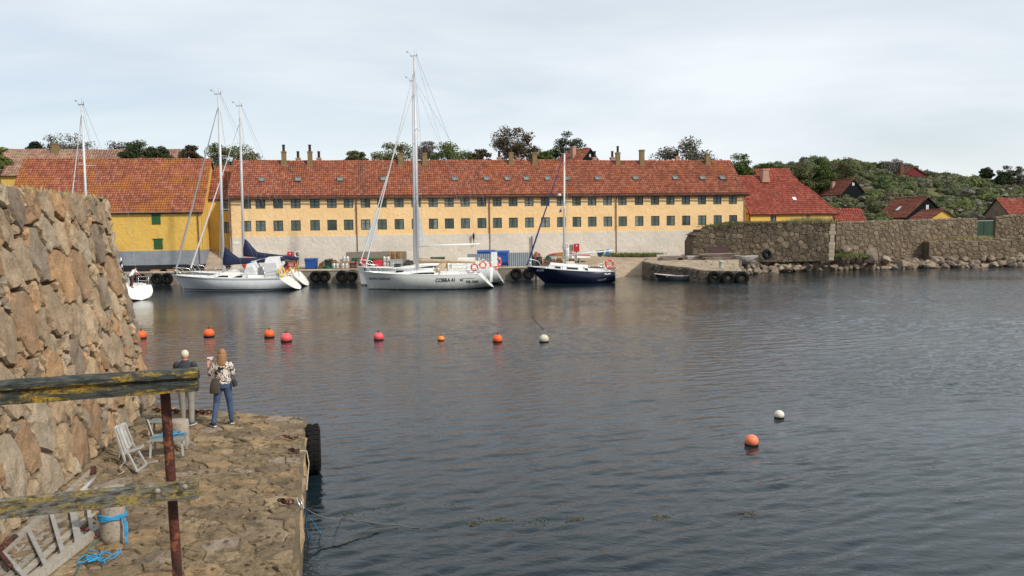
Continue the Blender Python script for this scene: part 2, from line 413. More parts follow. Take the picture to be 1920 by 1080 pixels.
def build_water():
    rs = np.random.RandomState(4)
    ys = np.concatenate([np.arange(4.0, 20, .07), np.arange(20, 45, .105), np.arange(45, 96, .17)])
    us = np.linspace(-.74, .78, 560)
    U, Yg = np.meshgrid(us, ys); Xg = U * (Yg + 4.0)
    # wind-sheltered water along the far quay and behind the near wall, gusts elsewhere
    gust = np.zeros_like(Xg)
    for k in range(14):
        a = rs.uniform(0, 6.28); f = rs.uniform(.04, .16); gust += np.sin((np.cos(a)*Xg*.7 + np.sin(a)*Yg*1.3) * f + rs.uniform(0, 6.28))
    gust /= 14 ** .5
    lee = Xg * .022 - (Yg - 30) * .012 + gust * .22
    amp = .30 + .70 / (1 + np.exp(-lee * 4.0))
    patch = np.zeros_like(Xg)
    for k in range(10):
        a = rs.uniform(0, 6.28); f = rs.uniform(.25, .7); patch += np.sin((np.cos(a)*Xg*.6 + np.sin(a)*Yg*1.5) * f + rs.uniform(0, 6.28))
    amp2 = amp * (1 + .28 * patch / 10 ** .5)
    Z = np.zeros_like(Xg); res = np.gradient(Yg, axis=0)
    resx = np.abs(np.gradient(Xg, axis=1)); cell = np.maximum(res, resx)
    for k in range(90):
        lam = .23 * (4.6 ** rs.rand()); th = math.radians(110) + rs.normal(0, .40); kk = 2*math.pi/lam
        slope = .0205 * (lam / .4) ** -.45; A = slope * lam / (2*math.pi)
        ph = (np.cos(th)*Xg + np.sin(th)*Yg) * kk + rs.uniform(0, 6.28)
        fade = np.clip((lam / cell - 2.6) / 1.6, 0, 1)
        sn_ = np.sin(ph); Z += A * fade * (sn_ + .22 * np.cos(2*ph))
    edge = np.clip((.74 - np.abs(U - .02)) / .04, 0, 1) * np.clip((Yg - 4.0) / 1.0, 0, 1) * np.clip((96 - Yg) / 4, 0, 1)
    Z = Z * amp2 * edge; Z[0] = 0; Z[-1] = 0
    ny, nx = Xg.shape; me = bpy.data.meshes.new('water')
    co = np.stack([Xg, Yg, Z], -1).reshape(-1, 3)
    i = np.arange(ny*nx).reshape(ny, nx); q = np.stack([i[:-1,:-1], i[:-1,1:], i[1:,1:], i[1:,:-1]], -1).reshape(-1, 4)
    c4 = [co[i[0,0]], co[i[0,-1]], co[i[-1,-1]], co[i[-1,0]]]
    big = np.array([(-900,-60,0), (1500,-60,0), (1500,2500,0), (-900,2500,0)], float)
    n0 = len(co); co = np.concatenate([co, big]); ci = [i[0,0], i[0,-1], i[-1,-1], i[-1,0]]
    fr_ = np.array([[n0, n0+1, ci[1], ci[0]], [n0+1, n0+2, ci[2], ci[1]], [n0+2, n0+3, ci[3], ci[2]], [n0+3, n0, ci[0], ci[3]]])
    q = np.concatenate([q, fr_])
    me.vertices.add(len(co)); me.vertices.foreach_set('co', co.astype(np.float32).ravel())
    me.loops.add(q.size); me.loops.foreach_set('vertex_index', q.astype(np.int32).ravel())
    me.polygons.add(len(q)); me.polygons.foreach_set('loop_start', np.arange(0, q.size, 4, dtype=np.int32))
    me.polygons.foreach_set('use_smooth', np.concatenate([np.ones(len(q)-4, bool), np.zeros(4, bool)]))
    at_ = me.attributes.new('rough_water', 'FLOAT', 'POINT'); at_.data.foreach_set('value', np.concatenate([(amp2 * (1 + 1.1 * np.clip((Yg - 22) / 40, 0, 1))).ravel(), np.full(4, 1.8)]).astype(np.float32))
    me.update(calc_edges=True); me.validate(); me.materials.append(MT['water'])
    o = bpy.data.objects.new('water', me); COL.objects.link(o); return struct(o)
water = build_water()

# ================================================================== land across the harbour
SHORE = [(-200, 79.6), (10.2, 79.6), (10.9, 80.6), (13.5, 82.5), (17, 82.6), (21.5, 80.5), (24, 83.2), (29, 84.6), (37, 88), (48, 89), (62, 90), (90, 94), (140, 110), (300, 170)]
def ground_z(X, Y):
    d = Y - interp(X, SHORE)
    if X < 10.2: z = 1.12 if d < 2 else 1.12 + min(1, (d - 2) / 7) * .8
    else: z = -.35 + max(-4, d) * .36 if d < 4.6 else 1.3 + min(1, (d - 4.6) / 5) * .65
    k = max(0, Y - 97)
    hill = interp(X, [(-90, 5), (-40, 10), (10, 9), (45, 14.2), (70, 17.2), (80, 16.6), (92, 14.9), (105, 12.4), (120, 11.6), (170, 11), (260, 6)])
    z += hill * (sstep(0, 96, k) * .55 + min(1, k / 90) * .45)
    if k > 0: z += min(1, k / 25) * (1.1 * mnoise.noise((X * .06, Y * .06, 3.1)) + .5 * mnoise.noise((X * .17, Y * .17, 8)))
    if Y > 200: z -= (Y - 200) * .05
    return z
MT['hill'] = mat('hill_turf', (.075,.082,.028), (.13,.115,.055), .22, .95, .5, 3, c3=(.26,.24,.20), s3=.35, t3=.62, w3=.05, kind='geo', bdist=.2)
MT['cobble'] = mat('cobbled_ground', (.40,.31,.22), (.27,.215,.155), .9, .95, .8, 5, c3=(.17,.14,.10), s3=2.5, t3=.55, w3=.2, kind='geo', bdist=.12)
mb = MB(); xs = [-150 + 3.0 * i for i in range(135)]; ys = [79.6 + .0 + (i * .8 if i < 26 else 20.8 + (i - 26) * 4) for i in range(70)]
idx = {}
vs = []
for i, X in enumerate(xs):
    for j, Y0 in enumerate(ys):
        Y = Y0 - (3 if X > 10.2 else 0) if j == 0 else Y0
        idx[i, j] = len(vs); vs.append((X, Y, ground_z(X, Y)))
fs = [(idx[i,j], idx[i+1,j], idx[i+1,j+1], idx[i,j+1]) for i in range(len(xs)-1) for j in range(len(ys)-1)]
mb.add(vs, fs, True)
for k, f in enumerate(mb.f):
    X = sum(mb.v[q][0] for q in f) / 4; Y = sum(mb.v[q][1] for q in f) / 4
    mb.m[k] = 0 if Y > 96 else 1
terrain = struct(mb.build('terrain', [MT['hill'], MT['cobble']]))

# far quay: concrete wall with a coping
mb = MB(); mb.box(-120, 79.0, -1.5, 10.4, 79.75, 1.14); quay_wall = struct(mb.build('quay', MT['concrete']))
MT['coping'] = mat('coping_stone', (.46,.37,.28), (.36,.29,.22), 1.5, .9, .5, 8, kind='geo', rnd=.15)
for i in range(32):
    x0 = -54 + i * 2.0; MB().box(x0, 78.94, 1.145, x0 + 1.975, 80.1, 1.30).build('coping_stone', MT['coping'], quay_wall, bevel=.02)
for i in range(26):   # vertical timber rubbing strips on the quay face
    x0 = -52 + i * 2.37; MB().box(x0, 78.86, -.4, x0 + .16, 78.995, 1.1).build('rubbing_strip', MT['woodgrey'], quay_wall)
MB().box(-80, 80.1, 1.0, 10.3, 83, 1.225).build('apron', MT['cobble'], quay_wall)

# tyre
def tyre_mesh(Rr=.5, r=.17, name='tyre'):
    mb = MB(); n = 28; prof = [(Rr-.30*Rr/.5,-r*.75),(Rr-.1,-r),(Rr+.02,-r*.9),(Rr+.06,-r*.45),(Rr+.06,r*.45),(Rr+.02,r*.9),(Rr-.1,r),(Rr-.30*Rr/.5,r*.75),(Rr-.27*Rr/.5,r*.5),(Rr-.08,r*.75),(Rr-.08,-r*.75),(Rr-.27*Rr/.5,-r*.5)]
    vs = []
    for i in range(n):
        t = 2*math.pi*i/n
        for a, z in prof: vs.append((a*math.cos(t), z, a*math.sin(t)))
    m_ = len(prof)
    mb.add(vs, [(i*m_+k, i*m_+(k+1)%m_, ((i+1)%n)*m_+(k+1)%m_, ((i+1)%n)*m_+k) for i in range(n) for k in range(m_)], True)
    for i in range(n):                                  # tread blocks
        t = 2*math.pi*(i+.5)/n; d = Vector((math.cos(t),0,math.sin(t)))
        rot = Matrix((Vector((-d.z,0,d.x)), Vector((0,1,0)), d)).transposed()
        for s_ in (-1, 1): mb.obox(d*(Rr+.06) + Vector((0, s_*r*.45, 0)), (.07, r*.62, .03), rot)
    return mb.mesh(name, MT['rubber'])
TY = tyre_mesh()
def tyre(x, y, z, label, scale=1, rot=(0,0,0), group=None):
    o = link_mesh('tyre', TY, None, (x, y, z), rot, (scale,)*3); return tag(o, label, 'tyre', group)
spots = [(262, 'between the small sailboat and the quay corner'), (294, 'first left of the white yacht bow'), (313, 'second left of the white yacht bow'),
         (592, 'just right of the orange-flagged stern'), (609, 'below the blue bin'), (641, 'left of the white bows'), (660, 'touching the white bow, below the crates'),
         (968, 'left of the navy bow'), (992, 'under the navy bow')]
for px, where in spots:
    p = atY(px, 522, 78.7); tyre(p.x, 78.72, .62, 'black tyre fender on the far quay, ' + where, 1.0, (0, R(px * 3), 0), 'tyre fenders along the far quay')

# ------------------------------------------------ concrete jetty with tyres
jp = [(13.4, 81.2), (13.7, 78.2), (15.0, 76.3), (16.6, 74.7), (17.5, 72.4), (21.2, 71.4), (21.9, 75), (24.2, 83), (20, 89), (15, 88.5)]
def jz(y): return lerp(.98, 1.55, min(1, max(0, (y - 71.4) / 8)))
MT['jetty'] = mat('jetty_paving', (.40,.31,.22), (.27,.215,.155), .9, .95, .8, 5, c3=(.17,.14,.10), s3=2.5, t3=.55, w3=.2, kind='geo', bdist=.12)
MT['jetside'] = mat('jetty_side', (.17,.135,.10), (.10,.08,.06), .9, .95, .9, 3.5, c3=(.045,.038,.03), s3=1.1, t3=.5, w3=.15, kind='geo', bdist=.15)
_n = len(jp); jet = struct(MB().add([(x, y, -1.2) for x, y in jp] + [(x, y, jz(y) - .01) for x, y in jp], [tuple(range(_n, 2*_n))] + [(i, (i+1) % _n, _n + (i+1) % _n, _n + i) for i in range(_n)]).build('jetty', MT['jetside']))
rng = random.Random(5)
cellsj = cells([(13.6, 81.2), (13.9, 78.4), (15.1, 76.5), (16.7, 74.9), (17.7, 72.6), (21.0, 71.65), (21.6, 75), (23.9, 82.8), (20, 88.6), (15.2, 88)], lambda x, y, t: lerp(.42, .2, t) * rng.uniform(.8, 1.2), rng, 3000)
lay_stones(cellsj, lambda u, v, hh: Vector((u, v, jz(v) - .008 + hh)), MT['jetty'], jet, rng, 'paving_stone', gap=.03, bulge=.03, depth=.03, k=8, tilt=.04, limit=300)
for i in range(_n - 5):                                     # rough blocks of the seaward faces
    A_, B_ = Vector(jp[i+1]), Vector(jp[i+2]); dd = B_ - A_; Lj = dd.length; dd /= Lj; nn_ = Vector((dd.y, -dd.x))
    pj = cells([(0, -.3), (Lj, -.3), (Lj, jz(B_.y) - .05), (0, jz(A_.y) - .05)], lambda x, y, t: lerp(.42, .2, t), rng, 500, sy=1.2)
    lay_stones(pj, lambda a_, b_, hh: Vector((A_.x + dd.x*a_ + nn_.x*hh, A_.y + dd.y*a_ + nn_.y*hh, b_)), MT['jetside'], jet, rng, 'face_stone', gap=.02, bulge=.07, depth=.05, k=8, tilt=.15)
for i, px in enumerate((1340, 1364, 1388)):
    p = atY(px, 520, 71.6); yy = lerp(72.05, 71.35, i / 2)
    tyre(p.x, yy - .32, .40, ('left', 'middle', 'right')[i] + ' one of three tyres hanging on the jetty head', 1.08, (0, R(40 * i), R(-14)), 'tyres on the jetty head')
p = atY(1352, 500, 73.6)
tag(MB().lathe([(.21,0),(.2,.1),(.19,.55),(.24,.6),(.24,.68),(.18,.72)], 14).build('bollard', mat('pale_paint', (.45,.45,.38), (.36,.36,.30), 4, .8), None, (p.x, 73.6, jz(73.6) + .02)), 'small pale bollard on the jetty above the tyres', 'bollard')

# ------------------------------------------------ far stone walls
GRAN_FAR = [(.165,.125,.085), (.19,.145,.10), (.135,.105,.072), (.205,.16,.115), (.16,.125,.088), (.175,.13,.085)]
MT['farstone'] = stone_mat('granite_wall', GRAN_FAR, dirt=(.085,.068,.048), dt=.58, sc=.55, bump=.8)
MT['farstone_shade'] = stone_mat('shaded_granite_wall', [(.11,.085,.06), (.15,.115,.08), (.085,.068,.048), (.17,.135,.095), (.10,.075,.05)], dirt=(.05,.042,.03), dt=.52, lichen=(.20,.125,.03), lt=.7, sc=.55, bump=.8)  # bastion stone coloured darker to stand for its face turned from the sun
MT['mortar'] = mat('dark_joint', (.13,.10,.07), (.06,.048,.035), 2, .95, kind='geo')
def stone_wall(name, label, a, b, z0, tops, thick, r0, r1, m, seed, k=8, back=None):
    """straight free-standing wall from plan point a to b, face towards the right-hand side of a->b; tops = [(s, z)]"""
    a = Vector((a[0], a[1])); b = Vector((b[0], b[1])); L = (b - a).length; u = (b - a) / L; nrm = Vector((u.y, -u.x))
    root = thing(name, label, 'wall', (a.x, a.y, z0))
    F = lambda s_, z, hh: Vector((u.x*s_ + nrm.x*hh, u.y*s_ + nrm.y*hh, z - z0))
    rng = random.Random(seed)
    bound = [(0, z0)] + [(L, z0)] + [(s_, z) for s_, z in reversed(tops)]
    core = MB(); n = len(bound)
    fr = [F(s_, z, -.03) for s_, z in bound]; core.poly(fr, (-nrm.x * thick, -nrm.y * thick, 0))
    core.build('core', MT['mortar'], root)
    polys = cells(bound, lambda x, y, t: (lerp(r1, r0, t * 2) if t < .5 else r0 * .62) * rng.uniform(.8, 1.2), rng, 4500, .84, sy=1.3)
    lay_stones(polys, F, m, root, rng, gap=.016, bulge=.045, depth=.05, k=k, tilt=.10, rough=.3)
    # cap stones
    s_ = 0
    while s_ < L - .2:
        w_ = min(rng.uniform(.5, 1.0), L - s_); zt = interp(s_ + w_ / 2, tops)
        pl = [(s_ + .02, -.08), (s_ + w_ - .02, -.08), (s_ + w_ - .02, thick * .9), (s_ + .02, thick * .9)]
        q = stone(pl, lambda x, y, hh: Vector((u.x*x - nrm.x*y, u.y*x - nrm.y*y, zt - z0 + hh + .03)), rng, gap=.02, bulge=.09, depth=.1, k=8, tilt=.05)
        if q:
            c_ = sum(q[0], Vector()) / len(q[0]); MB().add([v - c_ for v in q[0]], q[1]).build('cap_stone', m, root, c_)
        s_ += w_
    return root
pa = atY(1299, 470, 84.4); pb = atY(1551, 470, 87.5)
bastion = stone_wall('stone_bastion', 'weathered granite bastion wall with shade painted into its colour in front of the yellow building end', (pa.x, 84.4), (pb.x, 86.2), 1.1,
      [(0, 3.5), (.5, 4.4), (2.6, 5.0), (4.5, 5.38), (8, 5.35), (12, 5.28), ((Vector((pa.x,84.4))-Vector((pb.x,86.2))).length, 5.25)], 2.6, .18, .44, MT['farstone_shade'], 11)
# bright corner quoins at the bastion end
rng = random.Random(3); cx_, cy_ = pb.x, 86.2
for i in range(10):
    z_ = 1.15 + i * .40
    q = MB(); q.obox((0,0,0), (rng.uniform(.45,.8), .7, .4), Matrix.Rotation(R(-12), 3, 'Z')); q.build('corner_stone', MT['coping'], bastion, (cx_ - pa.x + .02 + (9 - i) * -.012, cy_ - 84.4 + .12, z_ - 1.1 + .2), bevel=.05)
q0 = atY(1557, 470, 90.5); q1 = atY(1822, 470, 96)
wall2 = stone_wall('stone_wall', 'long brown granite wall between the bastion and the green gate', (q0.x, 89.0), (q1.x, 95.0), 1.0, [(0, 5.25), (8, 5.35), (16, 5.45), ((Vector((q0.x,89.0))-Vector((q1.x,95.0))).length, 5.45)], .8, .18, .42, MT['farstone'], 12)
q2 = atY(1862, 470, 96.5); q3 = atY(2010, 470, 99)
stone_wall('stone_wall', 'granite wall right of the green gate at the photo edge', (q2.x, 96.2), (q3.x, 97.5), 1.2, [(0, 5.5), (1.5, 5.8), ((Vector((q2.x,96.2))-Vector((q3.x,97.5))).length, 5.95)], .8, .16, .36, MT['farstone'], 13)
q4 = atY(1730, 480, 92.5); q5 = atY(2010, 480, 94.5)
terr = stone_wall('terrace_wall', 'low granite terrace wall above the rocks, below the green gate', (q4.x, 91.2), (q5.x, 92.4), .6, [(0, 2.75), ((Vector((q4.x,91.2))-Vector((q5.x,92.4))).length, 3.15)], 4.5, .2, .46, MT['farstone'], 14)

# green gate of vertical boards
ga = atY(1820, 470, 95.4); gb = atY(1862, 470, 96.0)
gate = thing('board_gate', 'green vertical board gate between the granite walls', 'gate', (ga.x, 95.6, 3.0), math.atan2(.6, gb.x - ga.x))
gw = math.hypot(gb.x - ga.x, .6); MT['gategreen'] = mat('gate_green', (.018,.055,.028), (.013,.04,.022), 3, .7, rnd=.2)
for i in range(12):
    MB().box(i*gw/12 + .01, 0, .05, (i+1)*gw/12 - .01, .04, 2.2).build('board', MT['gategreen'], gate)
for z_ in (.35, 1.9): MB().box(.02, .045, z_, gw - .02, .09, z_ + .14).build('ledge', MT['gategreen'], gate)
MB().box(0, -.05, 2.21, gw, .12, 2.3).build('cap_rail', mat('gate_cap', (.3,.33,.32)), gate)
for x_ in (.95, 1.9): MB().box(x_ - .03, -.03, .05, x_ + .03, 0, 2.2).build('cover_strip', MT['gategreen'], gate)

# ------------------------------------------------ shore rocks
def rock_mesh(seed, sub=2):
    rng = random.Random(seed); bm = bmesh.new(); bmesh.ops.create_icosphere(bm, subdivisions=sub, radius=1)
    pl = [(Vector((rng.gauss(0,1), rng.gauss(0,1), rng.gauss(0,1))).normalized(), rng.uniform(.5, .85)) for _ in range(11)]
    for v in bm.verts:
        for n_, d_ in pl:
            e = v.co.dot(n_) - d_
            if e > 0: v.co -= n_ * e
        v.co *= 1 + .07 * mnoise.noise(v.co * 2.3 + Vector((seed, 0, 0)))
    me = bpy.data.meshes.new('rock'); bm.to_mesh(me); bm.free(); return me
MT['rock'] = stone_mat('shore_granite', [(.255,.20,.15), (.21,.165,.125), (.31,.25,.19), (.17,.135,.105), (.235,.175,.13), (.14,.115,.092)], dirt=(.075,.062,.048), dt=.55, sc=.6)
RK = []
for i in range(10):
    me = rock_mesh(i); me.materials.append(MT['rock']); RK.append(me)
rng = random.Random(77)
def rock(x, y, z, s, label, group='rocks along the far shore'):
    o = link_mesh('rock', rng.choice(RK), None, (x, y, z), (rng.uniform(-.5,.5), rng.uniform(-.5,.5), rng.uniform(0,6.28)), (s*rng.uniform(.95,1.5), s*rng.uniform(.75,1.1), s*rng.uniform(.5,.85)))
    return tag(o, label, 'rock', group)
for i in range(140):          # tipped rubble between jetty and bastion end
    t = rng.random(); px = lerp(1398, 1575, t); row = rng.random()
    X = lerp(22.6, 36.5, t); Y = interp(X, SHORE) + lerp(-.2, 3.2, row) - (1.2 if X < 27 else 0)
    rock(X, Y, .15 + 1.25 * row + rng.uniform(-.1,.15), rng.uniform(.28, .58), 'angular pale granite block in the rubble slope between jetty and bastion', 'rubble right of the jetty')
for i in range(130):
    X = lerp(36.5, 62, rng.random()); row = rng.random() ** 1.2
    Y = interp(X, SHORE) + lerp(-.3, 2.0, row)
    rock(X, Y, .12 + .8 * row, rng.uniform(.26, .7), 'granite boulder at the waterline below the right-hand walls', 'boulders below the right-hand walls')
for (px, py, s_), w_ in zip(((1585, 470, .8), (1632, 480, 1.3), (1660, 487, .8), (1690, 492, .9), (1568, 492, .6), (1610, 490, .6)), ('upper left', 'largest, lying flat', 'middle right', 'rightmost', 'leftmost low', 'small low')):
    p = atY(px, py, 88.6); rock(p.x, 88.4, max(.5, p.z), s_, w_ + ' boulder of the group on the grassy bank at the wall corner', 'large boulders on the bank')

# ================================================================== near quay and wall
WE = Vector((-9.0, 19.5)); WD = Vector((-.207, .978)); WN = Vector((.978, .207)); QZ = 1.0
GRAN = [(.375,.27,.165), (.31,.23,.15), (.42,.315,.205), (.25,.20,.15), (.40,.245,.13), (.345,.26,.175), (.30,.19,.11), (.36,.29,.21), (.215,.165,.12)]
MT['wallstone'] = stone_mat('granite_rubble', GRAN, dirt=(.135,.105,.072), dt=.6, lichen=(.36,.225,.06), lt=.71, bump=.9)
MT['wallmortar'] = mat('lime_mortar', (.22,.165,.105), (.07,.054,.038), 2.5, .95, .9, 14, c3=(.06,.045,.03), s3=1.4, t3=.5, w3=.12, kind='geo', bdist=.05)
LW = 13.0; HW = 5.2
def wallF(s_, v, hh):
    b = WE + WD * (s_ - LW); b = b + WN * (hh - .93 * v / HW); return Vector((b.x, b.y, QZ + v + hh * .17))
nw = thing('granite_wall', 'tall battered granite rubble wall rising from the near quay', 'wall', (WE.x, WE.y, QZ))
def rel(p): return Vector(p) - Vector((WE.x, WE.y, QZ))
def tw(s_): return 5.06 + .10 * math.sin(s_ * 1.3) + .05 * math.sin(s_ * 3.7)
core = MB()
prof_ = [(-.3, -.015), (1.0, -.03), (1.7, -.12), (2.3, -.20), (HW - .18, -.23)]
vs_ = [rel(wallF(x_, v_, h_)) for v_, h_ in prof_ for x_ in (0, LW - .12)] + [rel(wallF(x_, v_, -3.2)) for v_ in (-.3, HW - .18) for x_ in (0, LW - .12)]
core.add(vs_, [(2*i, 2*i+1, 2*i+3, 2*i+2) for i in range(4)] + [(8, 9, 13, 12), (1, 11, 13, 9, 7, 5, 3), (0, 2, 4, 6, 8, 12, 10), (10, 12, 13, 11), (0, 10, 11, 1)])
core.build('core', MT['wallmortar'], nw)
rng = random.Random(21)
bound = [(0, 0), (LW, 0)] + [(LW - i * .5, tw(LW - i * .5)) for i in range(27)]
polys = cells([(0, 0), (LW + .06, 0), (LW + .06, 5.12), (0, 5.12)], lambda x, y, t: (rng.uniform(.30, .46) if t < .2 else rng.uniform(.2, .3) if t < .4 else rng.uniform(.08, .13)), rng, 7000, .84, sy=.76)
lay_stones(polys, lambda a, b, hh: rel(wallF(a, b, hh)), MT['wallstone'], nw, rng, limit=300, gap=.034, bulge=.042, depth=.25, k=20, tilt=.075, rough=.42, flat=.96, jit=.075)
# stones returning round the free end of the wall
WEd = [(0, 0), (3.0, 0), (3.0, 5.0), (.95, 5.0)]
def endF(x, v, hh):
    b = WE - WN * x + WD * (hh - .05); return Vector((b.x, b.y, QZ + v))
polys = cells(WEd, lambda x, y, t: lerp(.4, .2, t), rng, 1200, sy=.8)
lay_stones([p for p in polys], lambda a, b, hh: rel(endF(a, b, hh)), MT['wallstone'], nw, rng, gap=.03, bulge=.08, depth=.12, k=10, tilt=.12)

# quay slab and paving
Q0 = Vector((-2.80, 9.7)); QD = Vector((-2.0, 8.1)).normalized(); QN = Vector((QD.y, -QD.x))     # edge direction, outward normal
qs = Q0 - QD * 7.5; qe = Vector((-4.76, 17.82)); far = [(-8.0, 19.0), (-9.3, 19.9)]
outl = [(qs.x, qs.y), (qe.x, qe.y), far[0], (-9.2, 19.7), (-7.2, 8.0), (-5.5, 2.2)]
MT['quaycore'] = mat('quay_mortar', (.20,.15,.09), (.085,.065,.04), 2.2, .95, .8, 12, c3=(.30,.20,.07), s3=2.2, t3=.6, w3=.1, kind='geo', bdist=.03)
nq = struct(MB().poly([(x, y, -1.5) for x, y in outl], (0, 0, 2.46)).build('near_quay', MT['quaycore']))
MT['paving'] = stone_mat('paving_granite', [(.27,.195,.115), (.225,.165,.10), (.33,.245,.15), (.255,.19,.125), (.18,.135,.085), (.30,.205,.11), (.29,.23,.175)], lichen=(.36,.22,.035), lt=.635, dirt=(.085,.068,.042), dt=.53, bump=1.0)
inner = [(qs.x - .04, qs.y), (qe.x - .05, qe.y - .04), (far[0][0], far[0][1] - .06), (-9.1, 19.5), (-7.1, 8.0), (-5.5, 2.3)]
rng = random.Random(31)
polys = cells(inner, lambda x, y, t: (rng.uniform(.18, .34) if t < .2 else rng.uniform(.13, .22) if t < .5 else rng.uniform(.06, .11)), rng, 9000, .82, sy=1.2)
lay_stones(polys, lambda a, b, hh: Vector((a, b, .965 + hh)), MT['paving'], nq, rng, 'paving_stone', gap=.009, bulge=.016, depth=.05, k=14, tilt=.06, rough=.6, flat=.94, jit=.08)
# face stones of the quay towards the harbour
Lq = (qe - qs).length
def sideF(s_, v, hh):
    b = qs + QD * s_ + QN * (hh - .03 - .05 * (1 - v)); return Vector((b.x, b.y, v))
polys = cells([(0, -.4), (Lq, -.4), (Lq, .97), (0, .97)], lambda x, y, t: lerp(.34, .16, t), rng, 2500, sy=1.0)
MT['quayface'] = stone_mat('quay_face_granite', [(.33,.235,.14), (.28,.20,.125), (.37,.26,.15), (.24,.175,.115)], lichen=(.36,.22,.05), lt=.66, dirt=(.075,.06,.045), dt=.56)
lay_stones(polys, sideF, MT['quayface'], nq, rng, 'face_stone', gap=.025, bulge=.06, depth=.06, k=10, tilt=.12)
fd = (Vector(far[0]) - qe); Lf = fd.length; fd /= Lf; fn = Vector((-fd.y, fd.x)) * -1
if fn.y < 0: fn = -fn
polys = cells([(0, -.4), (Lf, -.4), (Lf, .97), (0, .97)], lambda x, y, t: lerp(.34, .2, t), rng, 600)
lay_stones(polys, lambda a, b, hh: Vector((qe.x + fd.x*a + fn.x*(hh-.03), qe.y + fd.y*a + fn.y*(hh-.03), b)), MT['quayface'], nq, rng, 'face_stone', gap=.025, bulge=.06, depth=.06, k=10, tilt=.12)
# landing the photographer stands on
lan = struct(MB().box(-5.4, -4, -1.5, 2.6, 3.5, 3.62).build('landing', MT['wallmortar']))
# ================================================================== buildings
def tile_mat(name, cols, moss=None, mt=.6, pale=None, pt=.62):
    g = NG(name); c = g.coords('obj'); r = g.rand(True); n = len(cols)
    col = g.ramp(r, [(i / n, q) for i, q in enumerate(cols)], True)
    col = g.val(col, g.noise(c, .55, 5, .6), .6, 1.4)
    if pale: col = g.mix(g.ramp(g.noise(c, .8, 6, .7), [(pt, 0), (pt + .1, .6)]), col, pale)
    if moss: col = g.mix(g.ramp(g.noise(c, .45, 6, .68), [(mt, 0), (mt + .12, .65)]), col, moss)
    return g.done(col, .85, g.bump(g.noise(c, 25, 3), .3, .01), 0, .3)
RED = [(.28,.09,.05), (.25,.078,.044), (.31,.105,.055), (.215,.07,.042), (.33,.135,.08), (.27,.09,.052), (.18,.064,.043)]
MT['tile'] = tile_mat('red_pantile', RED, moss=(.40,.12,.018), mt=.55, pale=(.42,.20,.13), pt=.66)
MT['tile_y'] = tile_mat('mossy_pantile', RED, moss=(.34,.13,.018), mt=.49, pale=(.46,.24,.16), pt=.6)
MT['tile_p'] = tile_mat('faded_pantile', [(.33,.19,.14), (.29,.165,.12), (.37,.23,.17), (.25,.14,.105)], moss=(.28,.22,.14), mt=.52)
MT['tile_r'] = tile_mat('bright_red_pantile', [(.28,.066,.044), (.245,.056,.039), (.31,.085,.056), (.20,.05,.036)], pale=(.33,.22,.145), pt=.6)
MT['tile_d'] = tile_mat('brown_pantile', [(.17,.055,.035), (.14,.045,.03), (.20,.07,.045)])
MT['roofbase'] = mat('roof_underside', (.055,.028,.02), None, 2, .9)
def wall_paint(name, c1, c2, bscale=2.2, stain=None):
    g = NG(name); c = g.coords('obj')
    col = g.mix(g.ramp(g.noise(c, .5, 6, .6), [(.35, 0), (.7, 1)]), c1, c2)
    col = g.val(col, g.noise(c, 3.0, 4), .9, 1.1)
    if stain: col = g.mix(g.ramp(g.noise(c, 1.6, 7, .7), [(.58, 0), (.72, .55)]), col, stain)
    h = g.math('ADD', g.noise(c, bscale, 4, .55, .6), g.math('MULTIPLY', g.noise(c, 12, 3), .2))
    return g.done(col, .9, g.bump(h, .7, .10), 0, .2)
MT['ochre'] = wall_paint('ochre_limewash', (.78,.545,.29), (.71,.475,.235), stain=(.64,.44,.245))
MT['yellow'] = wall_paint('yellow_limewash', (.65,.42,.105), (.59,.365,.085))
MT['plinth'] = wall_paint('grey_plinth', (.62,.565,.49), (.52,.47,.405), 2.0, (.38,.335,.28))
MT['bluegrey'] = wall_paint('bluegrey_plinth', (.24,.265,.30), (.20,.22,.25))
MT['tar'] = wall_paint('black_tar', (.018,.019,.022), (.025,.026,.03))
MT['winframe'] = mat('green_frame', (.030,.046,.024), (.05,.06,.028), 5, .6)
MT['lichenbrick'] = mat('lichened_chimney', (.23,.16,.075), (.165,.115,.055), 2, .95, .5, 8, bdist=.03)
MT['pinkbrick'] = mat('pink_chimney', (.42,.25,.19), (.34,.20,.15), 2, .95)
MT['pot'] = mat('sooty_pot', (.04,.025,.022), None, 2, .9)
GL = []
for i, (a, b, r_) in enumerate((((.035,.058,.054),(.08,.115,.108),.08), ((.055,.085,.08),(.14,.18,.17),.12), ((.015,.026,.023),(.045,.065,.058),.06), ((.07,.10,.092),(.28,.30,.27),.15))):
    GL.append(mat('window_glass_%d' % i, a, b, 1.6, r_, spec=.6, stretch=(2.2, 1, .5)))

